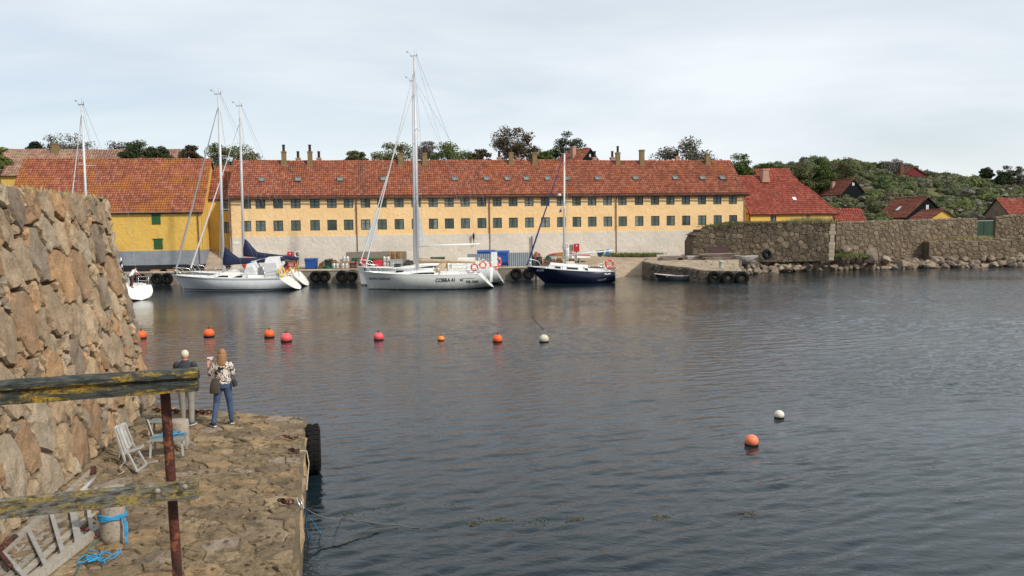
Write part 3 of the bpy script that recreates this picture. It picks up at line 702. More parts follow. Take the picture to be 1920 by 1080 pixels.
def tiles(mb, o, u, v, W, Hs, tw=.235, th=.345, test=None, rng=random):
    """pantiles over the rectangle spanned from o by u (along the eave) and v (up the slope)"""
    o = Vector(o); u = Vector(u).normalized(); v = Vector(v).normalized(); n = u.cross(v)
    nu = int(W / tw); nv = int(Hs / th); tw = W / nu; th = Hs / nv
    prof = [(0, .0), (.22, .012), (.45, .055), (.70, .062), (.93, .02), (1.04, 0.0)]
    for j in range(nv):
        for i in range(nu):
            if test and not test((i + .5) * tw, (j + .5) * th): continue
            k = rng.uniform(-.008, .016); du = rng.uniform(-.012, .012); b = o + u * (i * tw + du) + v * (j * th)
            lo = [b + u * (q * tw) + n * (z + .06 + k) for q, z in prof]
            hi = [b + u * (q * tw) + v * (th * 1.08) + n * (z + .006) for q, z in prof]
            lip = [b + u * (q * tw) + n * max(-.01, z - .02 + k) for q, z in prof]
            m = len(prof)
            mb.add(lip + lo + hi, [(a, a+1, m+a+1, m+a) for a in range(m-1)] + [(m+a, m+a+1, 2*m+a+1, 2*m+a) for a in range(m-1)])
def wall_holes(mb, x0, x1, z0, z1, holes, dep=.14):
    xs = sorted({x0, x1} | {h[0] for h in holes} | {h[1] for h in holes}); zs = sorted({z0, z1} | {h[2] for h in holes} | {h[3] for h in holes})
    for i in range(len(xs) - 1):
        for j in range(len(zs) - 1):
            cx = (xs[i] + xs[i+1]) / 2; cz = (zs[j] + zs[j+1]) / 2
            if any(h[0] < cx < h[1] and h[2] < cz < h[3] for h in holes): continue
            mb.add([(xs[i],0,zs[j]), (xs[i+1],0,zs[j]), (xs[i+1],0,zs[j+1]), (xs[i],0,zs[j+1])], [(0,1,2,3)])
    for a, b, c, d in holes:
        mb.add([(a,0,c),(b,0,c),(b,0,d),(a,0,d),(a,dep,c),(b,dep,c),(b,dep,d),(a,dep,d)], [(0,4,5,1),(1,5,6,2),(2,6,7,3),(3,7,4,0)])
def window_meshes(w_, h_):
    f = MB(); a, b = w_/2, h_/2; t = .075
    f.box(-a, 0, -b, a, .07, -b+t); f.box(-a, 0, b-t, a, .07, b); f.box(-a, 0.001, -b+t, -a+t, .07, b-t); f.box(a-t, 0.001, -b+t, a, .07, b-t)
    f.box(-.045, -.012, -b+t, .045, .07, b-t)
    for s_ in (-1, 1):
        x0, x1 = sorted((s_*.045, s_*(a-t))); f.box(x0, .012, -.02 + .12, x1, .05, .02 + .12)
    p = MB(); p.box(.045, .03, -b+t, a-t, .036, b-t)
    return f.mesh('window_frame', MT['winframe']), [p.mesh('pane', m_) for m_ in GL]
WM = window_meshes(1.0, 1.12)
def put_window(root, x, z, rng, meshes=None, y=.075, rot=0):
    f, ps = meshes or WM
    o = link_mesh('window', f, root, (x, y, z), (0, 0, rot))
    g_ = rng.choice((0, 0, 1, 1, 2, 3, 3))
    for s_ in (1, -1):
        p = link_mesh('pane', ps[g_ if rng.random() < .75 else rng.choice((0, 1, 2))], o, (0, 0, 0) if s_ > 0 else (0, .066, 0), (0, 0, 0 if s_ > 0 else math.pi))
def chimney(parent, x, y, zb, zt, w_, m, pot=True, cap=True, d_=None):
    d_ = d_ or w_; mb = MB(); mb.box(x-w_/2*1.25, y-d_/2*1.2, zb, x+w_/2*1.25, y+d_/2*1.2, zb+(zt-zb)*.32)
    mb.box(x-w_/2, y-d_/2, zb+(zt-zb)*.32, x+w_/2, y+d_/2, zt-.16); 
    if cap: mb.box(x-w_/2*1.15, y-d_/2*1.15, zt-.16, x+w_/2*1.15, y+d_/2*1.15, zt)
    mats = [m, MT['pot']]
    if pot:
        mb.mi = 1; r_ = w_ * .30; mb.lathe([(r_*1.1,0),(r_,.08),(r_*.95,.62),(r_*1.15,.66),(r_*1.15,.74)], 10, (x, y, zt))
    return mb.build('chimney', mats, parent)
def downpipe(root, x, z0, z1, y=-.10):
    mb = MB(); mb.tube([(x, y-.22, z1), (x, y, z1-.35), (x, y, z0)], .05, 8)
    for z in (z0 + 1, (z0+z1)/2, z1 - 1.2): mb.box(x-.07, y-.06, z, x+.07, y+.1, z+.04)
    return mb.build('downpipe', MT['woodred'], root)

def house(name, label, O, rz, L, D, z0, ze, zr, wmat, tmat, tiled=True, over=.3, front=None, holes=(), hipr=0, gable_r=None, gable_l=None, plinth=None, seed=1, tw=.235, ridge_m=None, win=None):
    """local x along the eave, y back; walls from z0 to ze, ridge at y=D/2"""
    root = thing(name, label, 'building', (O[0], O[1], 0), rz); rng = random.Random(seed)
    mb = MB(); wall_holes(mb, 0, L, z0, ze, holes)
    mb.add([(0,D,z0),(L,D,z0),(L,D,ze),(0,D,ze)], [(1,0,3,2)])
    gm = mb.build('wall', wmat, root)
    for x, gmat, sd in ((0, gable_l, -1), (L, gable_r, 1)):
        q = MB(); zt = ze if (hipr and sd > 0) else zr
        pts = [(x, 0, z0), (x, D, z0), (x, D, ze), (x, D/2, zr), (x, 0, ze)] if zt == zr else [(x,0,z0),(x,D,z0),(x,D,ze),(x,0,ze)]
        q.poly(pts if sd > 0 else pts[::-1], (-.05*sd, 0, 0)); q.build('gable_wall', gmat or wmat, root)
    if holes: MB().box(.06, .30, z0+.05, L-.06, .34, ze-.05).build('dark_backing', MT['black'], root)  # thin black sheet standing for the unlit rooms behind the windows
    if plinth: MB().box(-.03, -.05, z0-.6, L+.03, -.004, plinth[0]).build('plinth', plinth[1], root)
    # roof: two slabs + pantiles
    sl = Vector((0, D/2, zr - ze)); e = sl.normalized() * over; Hs = sl.length + over; T = .10
    x0, x1 = -.18, L + .18
    rb = MB()
    fr = [(x0, -e.y, ze-e.z), (x1, -e.y, ze-e.z), (x1-hipr, D/2, zr), (x0, D/2, zr)]
    bk = [(x1, D+e.y, ze-e.z), (x0, D+e.y, ze-e.z), (x0, D/2, zr), (x1-hipr, D/2, zr)]
    for q in (fr, bk): rb.poly(q, (0, 0, -T))
    if hipr: rb.poly([(x1, -e.y, ze-e.z), (x1, D+e.y, ze-e.z), (x1-hipr, D/2, zr)], (0, 0, -T))
    roof = rb.build('roof', MT['roofbase'] if tiled else tmat, root)
    if tiled:
        tb = MB(); W = x1 - x0
        test = (lambda a, b: a < W - hipr * b / Hs) if hipr else None
        tiles(tb, fr[0], (1,0,0), sl, W, Hs, tw, test=test, rng=rng)
        tiles(tb, bk[0], (-1,0,0), (0, -sl.y, sl.z), W, Hs, tw*2, .69, test=(lambda a, b: a > hipr * b / Hs) if hipr else None, rng=rng)
        if hipr:
            sv = Vector((-hipr, 0, zr - ze + e.z)); Hh = sv.length; Wd = D + 2*e.y
            tiles(tb, (x1, -e.y, ze-e.z), (0,1,0), sv, Wd, Hh, tw, test=lambda a, b: Wd/2 * b/Hh < a < Wd - Wd/2 * b/Hh, rng=rng)
        tb.build('pantiles', tmat, roof)['kind'] = 'stuff'
    rt = MB(); n = int((x1 - x0 - hipr) / .42)
    for i in range(n):
        a = x0 + i * .42; rt.cyl((a, D/2, zr+.03), (a+.44, D/2, zr+.045), .13, .115, 8)
    if hipr:
        for i in range(int(math.hypot(hipr, D/2) / .45)):
            t0 = i * .45 / math.hypot(hipr, D/2, zr-ze); t1 = min(1, t0 + .45 / math.hypot(hipr, D/2, zr-ze))
            A = Vector((x1, -e.y, ze-e.z+.05)); B = Vector((x1-hipr, D/2, zr+.04)); rt.cyl(A.lerp(B, t0), A.lerp(B, t1), .13, .115, 8)
    rt.build('ridge_tiles', ridge_m or tmat, roof)['kind'] = 'stuff'
    for ob in [roof] + list(roof.children):               # old roofs sag a little between the gables
        for v in ob.data.vertices: v.co.z += .09 * mnoise.noise((v.co.x * .16 + seed * 3.7, v.co.y * .1, 2.0)) + .035 * mnoise.noise((v.co.x * .55 + seed, v.co.y * .3, 7.0))
    for h_ in holes:
        w_, hh = h_[1]-h_[0], h_[3]-h_[2]
        put_window(root, (h_[0]+h_[1])/2, (h_[2]+h_[3])/2, rng, win or (WM if abs(w_-1) < .02 else window_meshes(w_, hh)))
    return root, roof

# ------------------------------------------------ the long ochre building
A = atY(431, 420, 83.0); B = atY(1398, 420, 92.5); LM = math.hypot(B.x-A.x, B.y-A.y); RZ = math.atan2(B.y-A.y, B.x-A.x)
MU = Vector((math.cos(RZ), math.sin(RZ), 0)); MNV = Vector((-MU.y, MU.x, 0))       # MNV points back
def on_front(px, py, off=0.0, O=A):
    d = ray(px, py); base = Vector((O.x, O.y, 0)) + MNV * off
    t = (base - EYE).dot(MNV) / d.dot(MNV); p = EYE + d * t
    return (p - Vector((O.x, O.y, 0))).dot(MU), p.z
UP = [461, 488, 521, 554, 590, 622, 653, 685, 716, 748, 780, 812, 842, 872, 903, 932, 962, 992, 1022, 1052, 1081, 1110, 1139, 1167, 1198, 1228, 1257, 1286, 1316, 1345, 1374]
zu = on_front(932, 377.5)[1]; zl = on_front(932, 418)[1]; zpl = on_front(932, 437.5)[1]; zev = on_front(932, 364)[1]
zbase = 1.75
print('MAIN', LM, math.degrees(RZ), 'zu zl zpl zev', zu, zl, zpl, zev, [round(on_front(x, y)[1], 2) for x, y in ((488,381),(1374,371),(490,423),(1374,410),(440,368),(1390,360),(1290,474))])
holes = []
for px in UP:
    s_ = on_front(px, 377)[0]; holes.append((s_-.5, s_+.5, zu-.56, zu+.56))
    s_ = on_front(px + .6, 418)[0]; holes.append((s_-.5, s_+.5, zl-.56, zl+.56))
DM = 9.0; zrm = on_front(900, 302.5, DM/2)[1]
main, mroof = house('long_building', 'long two-storey ochre building with red pantile roof along the far quay', (A.x, A.y), RZ, LM, DM, zpl, zev, zrm, MT['ochre'], MT['tile'], holes=holes, over=.42, seed=3, win=WM)
MB().box(-.02, -.06, .9, LM+.02, .2, zpl + .0).build('plinth', MT['plinth'], main)
MB().box(-.15, -.30, zev-.24, LM+.15, -.004, zev-.02).build('eaves_board', MT['roofbase'], main)
mb = MB(); mb.tube([(-.2, -.50, zev-.36), (LM+.2, -.50, zev-.36)], .075, 8); mb.build('gutter', mat('dark_gutter', (.03,.02,.018), None, 2, .6), main)
for i, px in enumerate((669, 918, 1155, 1396)):
    s_ = on_front(px, 420)[0]; downpipe(main, min(s_, LM - .15), zbase, zev - .3)
downpipe(main, .12, zbase, zev - .3)
slope = Vector((0, DM/2, zrm - zev)).normalized(); sn = Vector((0, -slope.z, slope.y))
MT['hatch'] = mat('zinc_hatch', (.22,.21,.20), (.15,.145,.14), 4, .5, metal=.3)
for px in (491, 559, 638, 719, 853, 912, 951, 986, 1026, 1063, 1120, 1191, 1265, 1316, 1353):
    s_ = on_front(px, 336 - (px - 900) * .008, 2.0)[0]
    q = MB(); rot = Matrix((Vector((1,0,0)), slope, sn)).transposed(); cpt = Vector((s_, 0, zev)) + slope * 2.55 + sn * .16
    for dx, sx, dy, sy in ((-.27,.09,0,.62), (.27,.09,0,.62), (0,.45,-.27,.09), (0,.45,.27,.09)): q.obox(cpt + rot @ Vector((dx,dy,0)), (sx, sy, .17), rot)
    q.mi = 1; q.obox(cpt + rot @ Vector((0,0,.03)), (.45,.45,.03), rot); q.build('skylight', [MT['hatch'], GL[3]], mroof)
for px, top, w_ in ((532, 284, .5), (581, 284, .5), (751, 287, .5), (796, 287, .5), (958, 286, .5), (1002, 286, .5), (1158, 286, .48), (1203, 281, .52), (1326, 288, .5)):
    s_, zt = on_front(px, top, DM/2 - .3); chimney(mroof, s_, DM/2 - .35, zrm - .55, zt, w_, MT['lichenbrick'], px not in (1203, 1326))
for px, top in ((559, 296), (598, 296), (776, 294), (936, 295), (972, 296), (1115, 295), (1148, 295), (1270, 293)):
    s_, zt = on_front(px, top, DM/2 + 1.6); chimney(mroof, s_, DM/2 + 1.6, zrm - 1.7, zt, .5, MT['pinkbrick'], True)
# wall lamp and small sign
s_, z_ = on_front(888, 445, -.3); q = MB()
q.tube([(s_, -.06, z_-.9), (s_, -.3, z_-.9), (s_, -.34, z_-.3)], .03, 6); q.lathe([(.05,-.3),(.13,.2),(.16,.22),(.05,.42),(.02,.55)], 8, (s_, -.34, z_))
q.build('wall_lantern', MT['black'], main)
s_, z_ = on_front(443, 455, -.1); MB().box(s_-.3, -.09, z_-.12, s_+.3, -.062, z_+.1).build('sign_plate', mat('white_sign', (.7,.7,.68)), main)
s_, _ = on_front(997, 460, -.1); MB().cyl((s_, -.25, 1.6), (s_, -.25, on_front(997, 443, -.1)[1]), .07).build('vent_pipe', MT['black'], main)

# ------------------------------------------------ link wing between the two
lk = Vector((A.x, A.y, 0)) - MU * 3.4 + MNV * 3.0
hl = []
for z in (zu - .1, zl - .1): hl.append((2.2, 2.75, z-.6, z+.6))
link, _ = house('link_wing', 'narrow yellow wing joining the warehouse to the long building', (lk.x, lk.y), RZ, 3.3, 6.5, 2.6, zev - .1, zrm - .5, MT['yellow'], MT['tile'], holes=hl, over=.25, seed=8, win=window_meshes(.55, 1.2))
# steps
st = thing('stone_steps', 'stone steps climbing between yellow warehouse and long building', 'steps', (lk.x + .2, lk.y - 3.6, 1.3), RZ)
for i in range(9): MB().box(-.9, i*.36, 0, 3.0, i*.36+.38, .2 + i*.2).build('step', MT['coping'], st)

# ------------------------------------------------ yellow warehouse
C = atY(379, 430, 82.0); LY = 18.6; O2 = Vector((C.x, C.y, 0)) - MU * LY
def on_y(px, py, off=0): return on_front(px, py, off, O2)
zey = on_y(330, 394.5)[1]; zry = on_y(300, 299.5, 5.5)[1]; zpy = on_y(300, 470)[1]
hy = []
for px, py in ((293, 411.5), (297, 458)):
    s_, z_ = on_y(px, py); hy.append((s_-.42, s_+.42, z_-.5, z_+.5))
print('YEL', zey, zry, zpy)
yel, yroof = house('yellow_warehouse', 'yellow warehouse with mossy red roof and green shutters, left of the long building', (O2.x, O2.y), RZ, LY, 11.0, zpy, zey, zry, MT['yellow'], MT['tile_y'], over=.3, holes=[], seed=5)
MB().box(-.02, -.06, 1.9, LY+.05, 11.05, zpy).build('plinth', MT['bluegrey'], yel)
MB().box(-.03, -.09, .8, LY+.06, 11.06, 1.905).build('tar_course', MT['tar'], yel)
MT['shutter'] = mat('shutter_green', (.022,.095,.028), (.018,.075,.022), 4, .6)
for a, b, c_, d_ in hy:
    sh = MB(); sh.box(a, -.05, c_, b, -.004, d_)
    for x in (a + .2, a + .42, a + .64): sh.box(x - .006, -.056, c_ + .02, x + .006, -.049, d_ - .02)
    so = sh.build('shutter', MT['shutter'], yel); MB().box(a-.08, -.09, d_+.002, b+.08, -.003, d_+.09).build('lintel', MT['shutter'], so)
downpipe(yel, LY - .35, 1.6, zey - .1)
q = MB(); q.box(LY+.004, 6.0, zey+.9, LY+.05, 6.25, zey+2.2); q.build('slit_window', MT['black'], yel)
q = MB(); q.box(LY+.004, 7.6, zey-2.6, LY+.05, 8.3, zey-1.2); q.build('gable_hatch', MT['woodred'], yel)
mb = MB(); mb.tube([(-.2, -.32, zey-.2), (LY+.2, -.32, zey-.2)], .06, 8); mb.build('gutter', mat('zinc_gutter', (.22,.17,.13), None, 2, .6), yel)

# ------------------------------------------------ faded roof house behind, far left
p0 = atY(-30, 325, 103); p1 = atY(290, 300, 108)
ang = RZ
f1, r1 = house('faded_roof_house', 'yellow house with long faded pink roof behind the warehouse', (p0.x, 103), ang, 23.5, 8.0, 5.0, atY(100, 326, 104)[2], atY(120, 281, 108)[2], MT['yellow'], MT['tile_p'], over=.4, seed=9, tw=.3)
chimney(r1, (atY(107, 275, 107).x - p0.x), 3.7, atY(120, 281, 108)[2] - .5, atY(107, 268, 107)[2], .75, MT['lichenbrick'], False)
# ------------------------------------------------ red hipped house right of the long building
h0 = atY(1407, 405, 99.5); h1 = atY(1570, 405, 102.5); a3 = math.atan2(3.0, h1.x-h0.x); L3 = math.hypot(h1.x-h0.x, 3.0)
ze3 = atY(1480, 398, 101)[2]; zr3 = atY(1455, 331, 105)[2]
h3 = []
for px, w_ in ((1449, .85), (1520, .6)):
    s_ = (atY(px, 405, 100.5).x - h0.x) / math.cos(a3); h3.append((s_-w_/2, s_+w_/2, ze3-1.15, ze3-.35))
red, rroof = house('hipped_house', 'yellow house with bright red hipped roof right of the long building', (h0.x, 99.5), a3, L3, 8.2, 2.5, ze3, zr3, MT['yellow'], MT['tile_r'], over=.35, holes=h3, hipr=4.0, seed=6)
for y0_ in range(6):                                       # half-timbered left gable
    MB().box(-.07, .1 + y0_*1.55, 2.6, -.052, .28 + y0_*1.55, min(zr3-.3, ze3 + (4.1 - abs(.2 + y0_*1.55 - 4.1)) * (zr3-ze3)/4.1 - .1)).build('timber', MT['red'], red)
for z_ in (ze3 - 2.2, ze3 - .2, ze3 + 1.6): MB().box(-.085, .1, z_, -.071, 8.1 if z_ < ze3 else 5.6, z_+.18).build('timber', MT['red'], red)
chimney(rroof, (atY(1450, 325, 103).x - h0.x) / math.cos(a3), 3.6, zr3 - .8, atY(1450, 316, 103)[2], .85, MT['pinkbrick'], False)
s_ = (atY(1499, 373, 101.5).x - h0.x) / math.cos(a3); sl3 = Vector((0, 4.1, zr3-ze3)).normalized()
q = MB(); rot = Matrix((Vector((1,0,0)), sl3, Vector((0,-sl3.z,sl3.y)))).transposed(); q.obox(Vector((s_, 0, ze3)) + sl3 * 2.2 + rot @ Vector((0,0,.14)), (.5,.5,.12), rot); q.build('skylight', mat('skylight_glass', (.6,.63,.66), None, 2, .15), rroof)
# low outhouse at the back corner of that house
MT['blackboard'] = mat('tarred_boards', (.006,.007,.009), (.012,.013,.016), 3, .95, spec=.1, bump=.5, bscale=14, stretch=(8,8,.3), bdist=.03) #( .5, 14, stretch=(8,8,.3), bdist=.03)
def cottage(label, px, py, Y, rz, L, D, wall_h, rise, wm, tm, gm, seed, chim=None, gwin=None, sky=None, cmat=None):
    """px,py: pixel of the near right gable apex"""
    ap = atY(px, py, Y); u = Vector((math.cos(rz), math.sin(rz))); bk = Vector((-u.y, u.x))
    O_ = Vector((ap.x, ap.y)) - u * L - bk * (D / 2); zr = ap.z; ze = zr - rise; z0 = ze - wall_h
    root, roof = house('cottage', label, O_, rz, L, D, z0, ze, zr, wm, tm, over=.3, gable_r=gm, seed=seed, tw=.3)
    if gwin: 
        w_, h_, dz = gwin; q = MB(); q.box(L+.002, D/2-w_/2, zr-dz-h_, L+.04, D/2+w_/2, zr-dz); gw = q.build('window', mat('white_casement', (.72,.74,.74), None, 2, .3), root)
        q = MB(); q.box(L+.041, D/2-.03, zr-dz-h_, L+.05, D/2+.03, zr-dz); q.build('mullion', MT['black'], gw)
    if chim: chimney(roof, L*chim[0], D*chim[1], zr-rise*.7, zr+chim[2], .6, cmat or MT['pinkbrick'], False)
    if sky: 
        sl_ = Vector((0, D/2, rise)).normalized(); rot = Matrix((Vector((1,0,0)), sl_, Vector((0,-sl_.z,sl_.y)))).transposed()
        MB().obox(Vector((L*sky[0], 0, ze)) + sl_*sky[1] + rot @ Vector((0,0,.12)), (.5,.9,.1), rot).build('skylight', mat('pale_skylight', (.55,.57,.58), None, 2, .2), roof)
    return root
cottage('black-gabled cottage with red roof and pale chimney above the long roof', 1106, 279, 112, R(-55), 5.5, 5.0, 3, 2.6, MT['blackboard'], MT['tile'], MT['blackboard'], 21, (.55, .3, .5), (.25, .4, .75))
cottage('red-roofed black house peeping over the hipped house', 1478, 318, 116, R(9), 5.6, 6, 3, 3.0, MT['blackboard'], MT['tile_r'], MT['blackboard'], 22)
cottage('black-gabled cottage with brown roof and brick chimney on the left hillside', 1600, 336, 138, R(-72), 6.5, 5.2, 2.2, 2.5, MT['plinth'], MT['tile_d'], MT['blackboard'], 23, (.45, .25, -.2), (.4, .5, .6))
cottage('larger black-gabled cottage with white window above the granite wall', 1739, 369, 118, R(-76), 6.5, 7.4, 2.0, 2.9, MT['blackboard'], MT['tile_d'], MT['blackboard'], 24, None, (.42, .75, 1.2), (.5, 1.9))
cottage('dark red wooden gable house on the hill skyline', 1715, 313, 160, R(-88), 6, 6.2, 2.0, 2.0, mat('falu_red', (.16,.018,.02), None, 2, .8), MT['tile_d'], mat('falu_red_gable', (.17,.018,.022), (.13,.015,.018), 2, .8), 25, (.75, .2, .7), cmat=MT['woodred'])
cottage('small red-roofed house with yellow gable behind the granite wall', 1768, 393, 101, R(-82), 4.0, 4.6, 2.0, 1.4, MT['yellow'], MT['tile_d'], MT['yellow'], 26)
cottage('red-roofed shed behind the wall next to the hipped house', 1612, 392, 103, R(-6), 3.4, 4.0, 2.0, 1.5, MT['farstone'], MT['tile_r'], MT['farstone'], 27)
cottage('red-roofed house cut by the right edge above the granite wall', 1990, 372, 112, R(4), 9.5, 5, 2.0, 2.0, MT['farstone'], MT['tile_r'], MT['farstone'], 28)
# ================================================================== boats
def hull_mat(name, top, bands, rough=.2):
    """bands = [(z below which, colour)] from the lowest up: painted stripes at fixed heights"""
    g = NG(name); c = g.coords('obj'); sp = g.n('ShaderNodeSeparateXYZ'); g.l(c, sp.inputs[0])
    col = g.mix(g.ramp(g.noise(c, .8, 4), [(.35, 0), (.7, 1)]), top, tuple(q * .93 for q in top))
    for z, cc in reversed(bands):
        m = g.n('ShaderNodeMath', operation='LESS_THAN'); g.l(sp.outputs['Z'], m.inputs[0]); m.inputs[1].default_value = z
        col = g.mix(m.outputs[0], col, cc)
    sc_ = g.noise(g.coords('obj', (1.2, 1.2, .35)), 2.6, 6, .7)
    grime = g.math('MULTIPLY', g.ramp(sc_, [(.45, 0), (.7, 1)]), g.ramp(g.math('MULTIPLY', sp.outputs['Z'], .8), [(0, .75), (.75, .12)]))
    col = g.mix(grime, col, tuple(q * .55 + .01 for q in top))
    return g.done(col, rough, None, 0, .5)
def hull_geom(L, Bm, zb, zs_, rake, rev, N=22, K=9, full=.62, sternw=.82, belly=.06):
    """rows of points port/starboard: list over stations of list over levels (x, half, z)"""
    st = []
    for i in range(N + 1):
        t = i / N
        b = Bm/2 * ((1 - (1 - min(1, t/full))**2.3) if t < full else lerp(1, sternw, sstep(full, 1, t)))
        zsh = lerp(zb, zs_, t) - .12 * math.sin(math.pi * t)
        kz = lerp(-.12, -.5, sstep(0, .18, t)) + (.52 * sstep(.62, 1, t)); row = []
        for k in range(K + 1):
            q = k / K; z = zsh + (kz - zsh) * (q ** 1.15)
            v = sstep(0, .35, t)
            wv = lerp((1 - q) ** .9, (1 - q ** 5.5) ** .6, v)
            wv *= 1 + belly * math.sin(math.pi * min(1, q * 1.4)) * v
            xb = rake * (1 - max(z, -.1) / zb); xs = L + rev * (1 - z / zs_) if z > 0 else L + rev * (1 - z / zs_)
            row.append((xb + t * (xs - xb), max(0, b * wv), z))
        st.append(row)
    return st
def yacht(name, label, loc, rz, L, Bm, zb, zs_, rake, rev, hmat, mast, opts):
    """local x from bow to stern, y to the far side, z up from the waterline"""
    root = thing(name, label, 'sailboat', loc, rz); st = hull_geom(L, Bm, zb, zs_, rake, rev, sternw=opts.get('sternw', .8))
    N = len(st) - 1; K = len(st[0]) - 1
    mb = MB()
    for s_ in (-1, 1):
        vs = [(x, s_*h_, z) for r_ in st for x, h_, z in r_]; fs = []
        for i in range(N):
            for k in range(K):
                q = (i*(K+1)+k, (i+1)*(K+1)+k, (i+1)*(K+1)+k+1, i*(K+1)+k+1); fs.append(q if s_ > 0 else q[::-1])
        mb.add(vs, fs, True)
    hull = mb.build('hull', hmat, root)
    tr = MB(); a = [(x+.004, -h_, z) for x, h_, z in st[N]]; b = [(x+.004, h_, z) for x, h_, z in st[N]][::-1]
    tr.add(a + b[1:], [tuple(range(len(a) + len(b) - 1))]); tr.build('transom', opts.get('transom', MT['white']), hull)
    if rev > .4:                                                             # swim steps and rim on the open stern
        stp = MB()
        for zq in (.28, .55):
            x_ = L + rev * (1 - zq / zs_); stp.box(x_-.28, -.42*Bm/3.4, zq-.03, x_+.05, .42*Bm/3.4, zq)
        stp.build('swim_step', MT['deckw'], hull)
    sheer = [(r_[0][0], r_[0][1], r_[0][2]) for r_ in st]
    dk = MB(); vs = []
    for x, h_, z in sheer: vs += [(x, -h_*.985, z-.05), (x, -h_*.5, z-.02), (x, 0, z-.005), (x, h_*.5, z-.02), (x, h_*.985, z-.05)]
    dk.add(vs, [(i*5+k, (i+1)*5+k, (i+1)*5+k+1, i*5+k+1) for i in range(N) for k in range(4)]); dk.build('deck', MT['deckw'], root)
    for s_ in (-1, 1): MB().tube([(x, s_*h_, z+.015) for x, h_, z in sheer], .028, 6).build('toe_rail', opts.get('rail', MT['white']), hull)
    def sh(x):
        return interp(x, [(q[0], q[1]) for q in sheer]), interp(x, [(q[0], q[2]) for q in sheer])
    # cabin trunk
    x0, x1, hc, wc = opts['cabin']; rings = []
    nseg = 12
    for i in range(nseg + 1):
        t = i / nseg; x = lerp(x0, x1, t); hb, z = sh(x); f = sstep(0, opts.get('cab_ramp', .5), t)
        hh = hc * f if not opts.get('step_cabin') else hc * sstep(0, .08, t) * (1 if t < 1 else .98)
        w_ = min(wc/2 * (.55 + .45*sstep(0, .4, t)), hb*.85)
        rings.append([(x, -w_, z-.06), (x, -w_*.93, z+hh*.75-.03), (x, -w_*.72, z+hh), (x, 0, z+hh*1.1), (x, w_*.72, z+hh), (x, w_*.93, z+hh*.75-.03), (x, w_, z-.06)])
    cab = MB().loft(rings, smooth=False).build('cabin', MT['deckw'], root)
    for (a0, a1, b0, b1, tap) in opts.get('ports', ()):                      # side windows following the trunk
        for s_ in (-1, 1):
            q = MB(); pts = []
            n_ = 6
            def side(x, e):
                hb, z = sh(x); t = (x - x0) / (x1 - x0); f = sstep(0, opts.get('cab_ramp', .5), t) if not opts.get('step_cabin') else sstep(0, .08, t)
                w_ = min(wc/2 * (.55 + .45*sstep(0, .4, t)), hb*.85); hh = hc * f
                return Vector((x, s_ * (lerp(w_, w_*.93, e) + .012), lerp(z-.06, z+hh*.75-.03, e)))
            lo = [side(lerp(a0, a1, i/n_), b0) for i in range(n_+1)]; hi = [side(lerp(a0, a1, i/n_), lerp(b0 if tap else b1, b1, sstep(0, .5, i/n_) if tap else 1)) for i in range(n_+1)]
            vs = lo + hi; m_ = n_ + 1; fs = [(i, i+1, m_+i+1, m_+i) for i in range(n_)]
            if s_ > 0: fs = [f[::-1] for f in fs]
            q.add(vs, fs); q.build('cabin_window', MT['darkglass'], cab)
    # cockpit coamings
    if 'cockpit' in opts:
        c0, c1, ch = opts['cockpit']
        for s_ in (-1, 1):
            rg = []
            for i in range(7):
                x = lerp(c0, c1, i/6); hb, z = sh(x); w_ = hb * .78; e = ch * (1 if i < 6 else .6)
                rg.append([(x, s_*(w_-.22), z-.05), (x, s_*(w_-.2), z+e), (x, s_*(w_-.02), z+e), (x, s_*(w_+.06), z-.05)])
            MB().loft(rg, smooth=False).build('coaming', MT['deckw'], root)
        hb, z = sh(lerp(c0, c1, .72))
        wh = MB(); cx = lerp(c0, c1, .72); wh.torus((cx, 0, z+.55), (1,0,.15), .42, .02, 20, 6)
        for k in range(5):
            t = k*2*math.pi/5; wh.cyl((cx, 0, z+.55), (cx, .42*math.cos(t), z+.55+.42*math.sin(t)), .012, None, 5)
        wh.build('wheel', MT['steel'], root)
        MB().box(cx+.06, -.14, z-.05, cx+.3, .14, z+.62).build('pedestal', MT['deckw'], root)
    # mast and rigging
    mx_, mh, mr = mast; hb, zd = sh(mx_); rk = opts.get('mrake', .012) * mh
    mz0 = zd + opts.get('mastfoot', .3); top = Vector((mx_ + rk, 0, mh)); foot = Vector((mx_, 0, mz0))
    mm = opts.get('mastmat', MT['alu'])
    mo = MB().cyl(foot, top, mr, mr*.72, 12).build('mast', mm, root)
    at = lambda z: foot.lerp(top, (z - mz0) / (mh - mz0))
    hd = MB(); hd.beam(top + Vector((-.35,0,.03)), top + Vector((.25,0,.03)), .06, .07); hd.cyl(top, top + Vector((0,.05,.55)), .012, None, 5)
    hd.tube([top + Vector((-.3,0,.06)), top + Vector((-.45,0,.32)), top + Vector((-.62,0,.36))], .014, 5); hd.box(top.x-.7, -.02, mh+.33, top.x-.55, .02, mh+.42)
    hd.cyl(top + Vector((.18,0,.06)), top + Vector((.2,0,.3)), .03, .02, 6); hd.build('masthead_gear', MT['wire'], mo)
    for fr in opts.get('spreaders', (.36, .66)):
        p = at(lerp(mz0, mh, fr)); w_ = opts.get('spread', 1.0) * (1 if fr < .5 else .8)
        for s_ in (-1, 1): MB().cyl(p, p + Vector((.28, s_*w_, .05)), .03, .02, 6).build('spreader', mm, mo)
        if opts.get('sideways_spreader'):
            pass
    hbm, zm = sh(mx_ + .25)
    ps = [at(lerp(mz0, mh, f)) + Vector((.28, 0, .05)) for f in opts.get('spreaders', (.36, .66))]
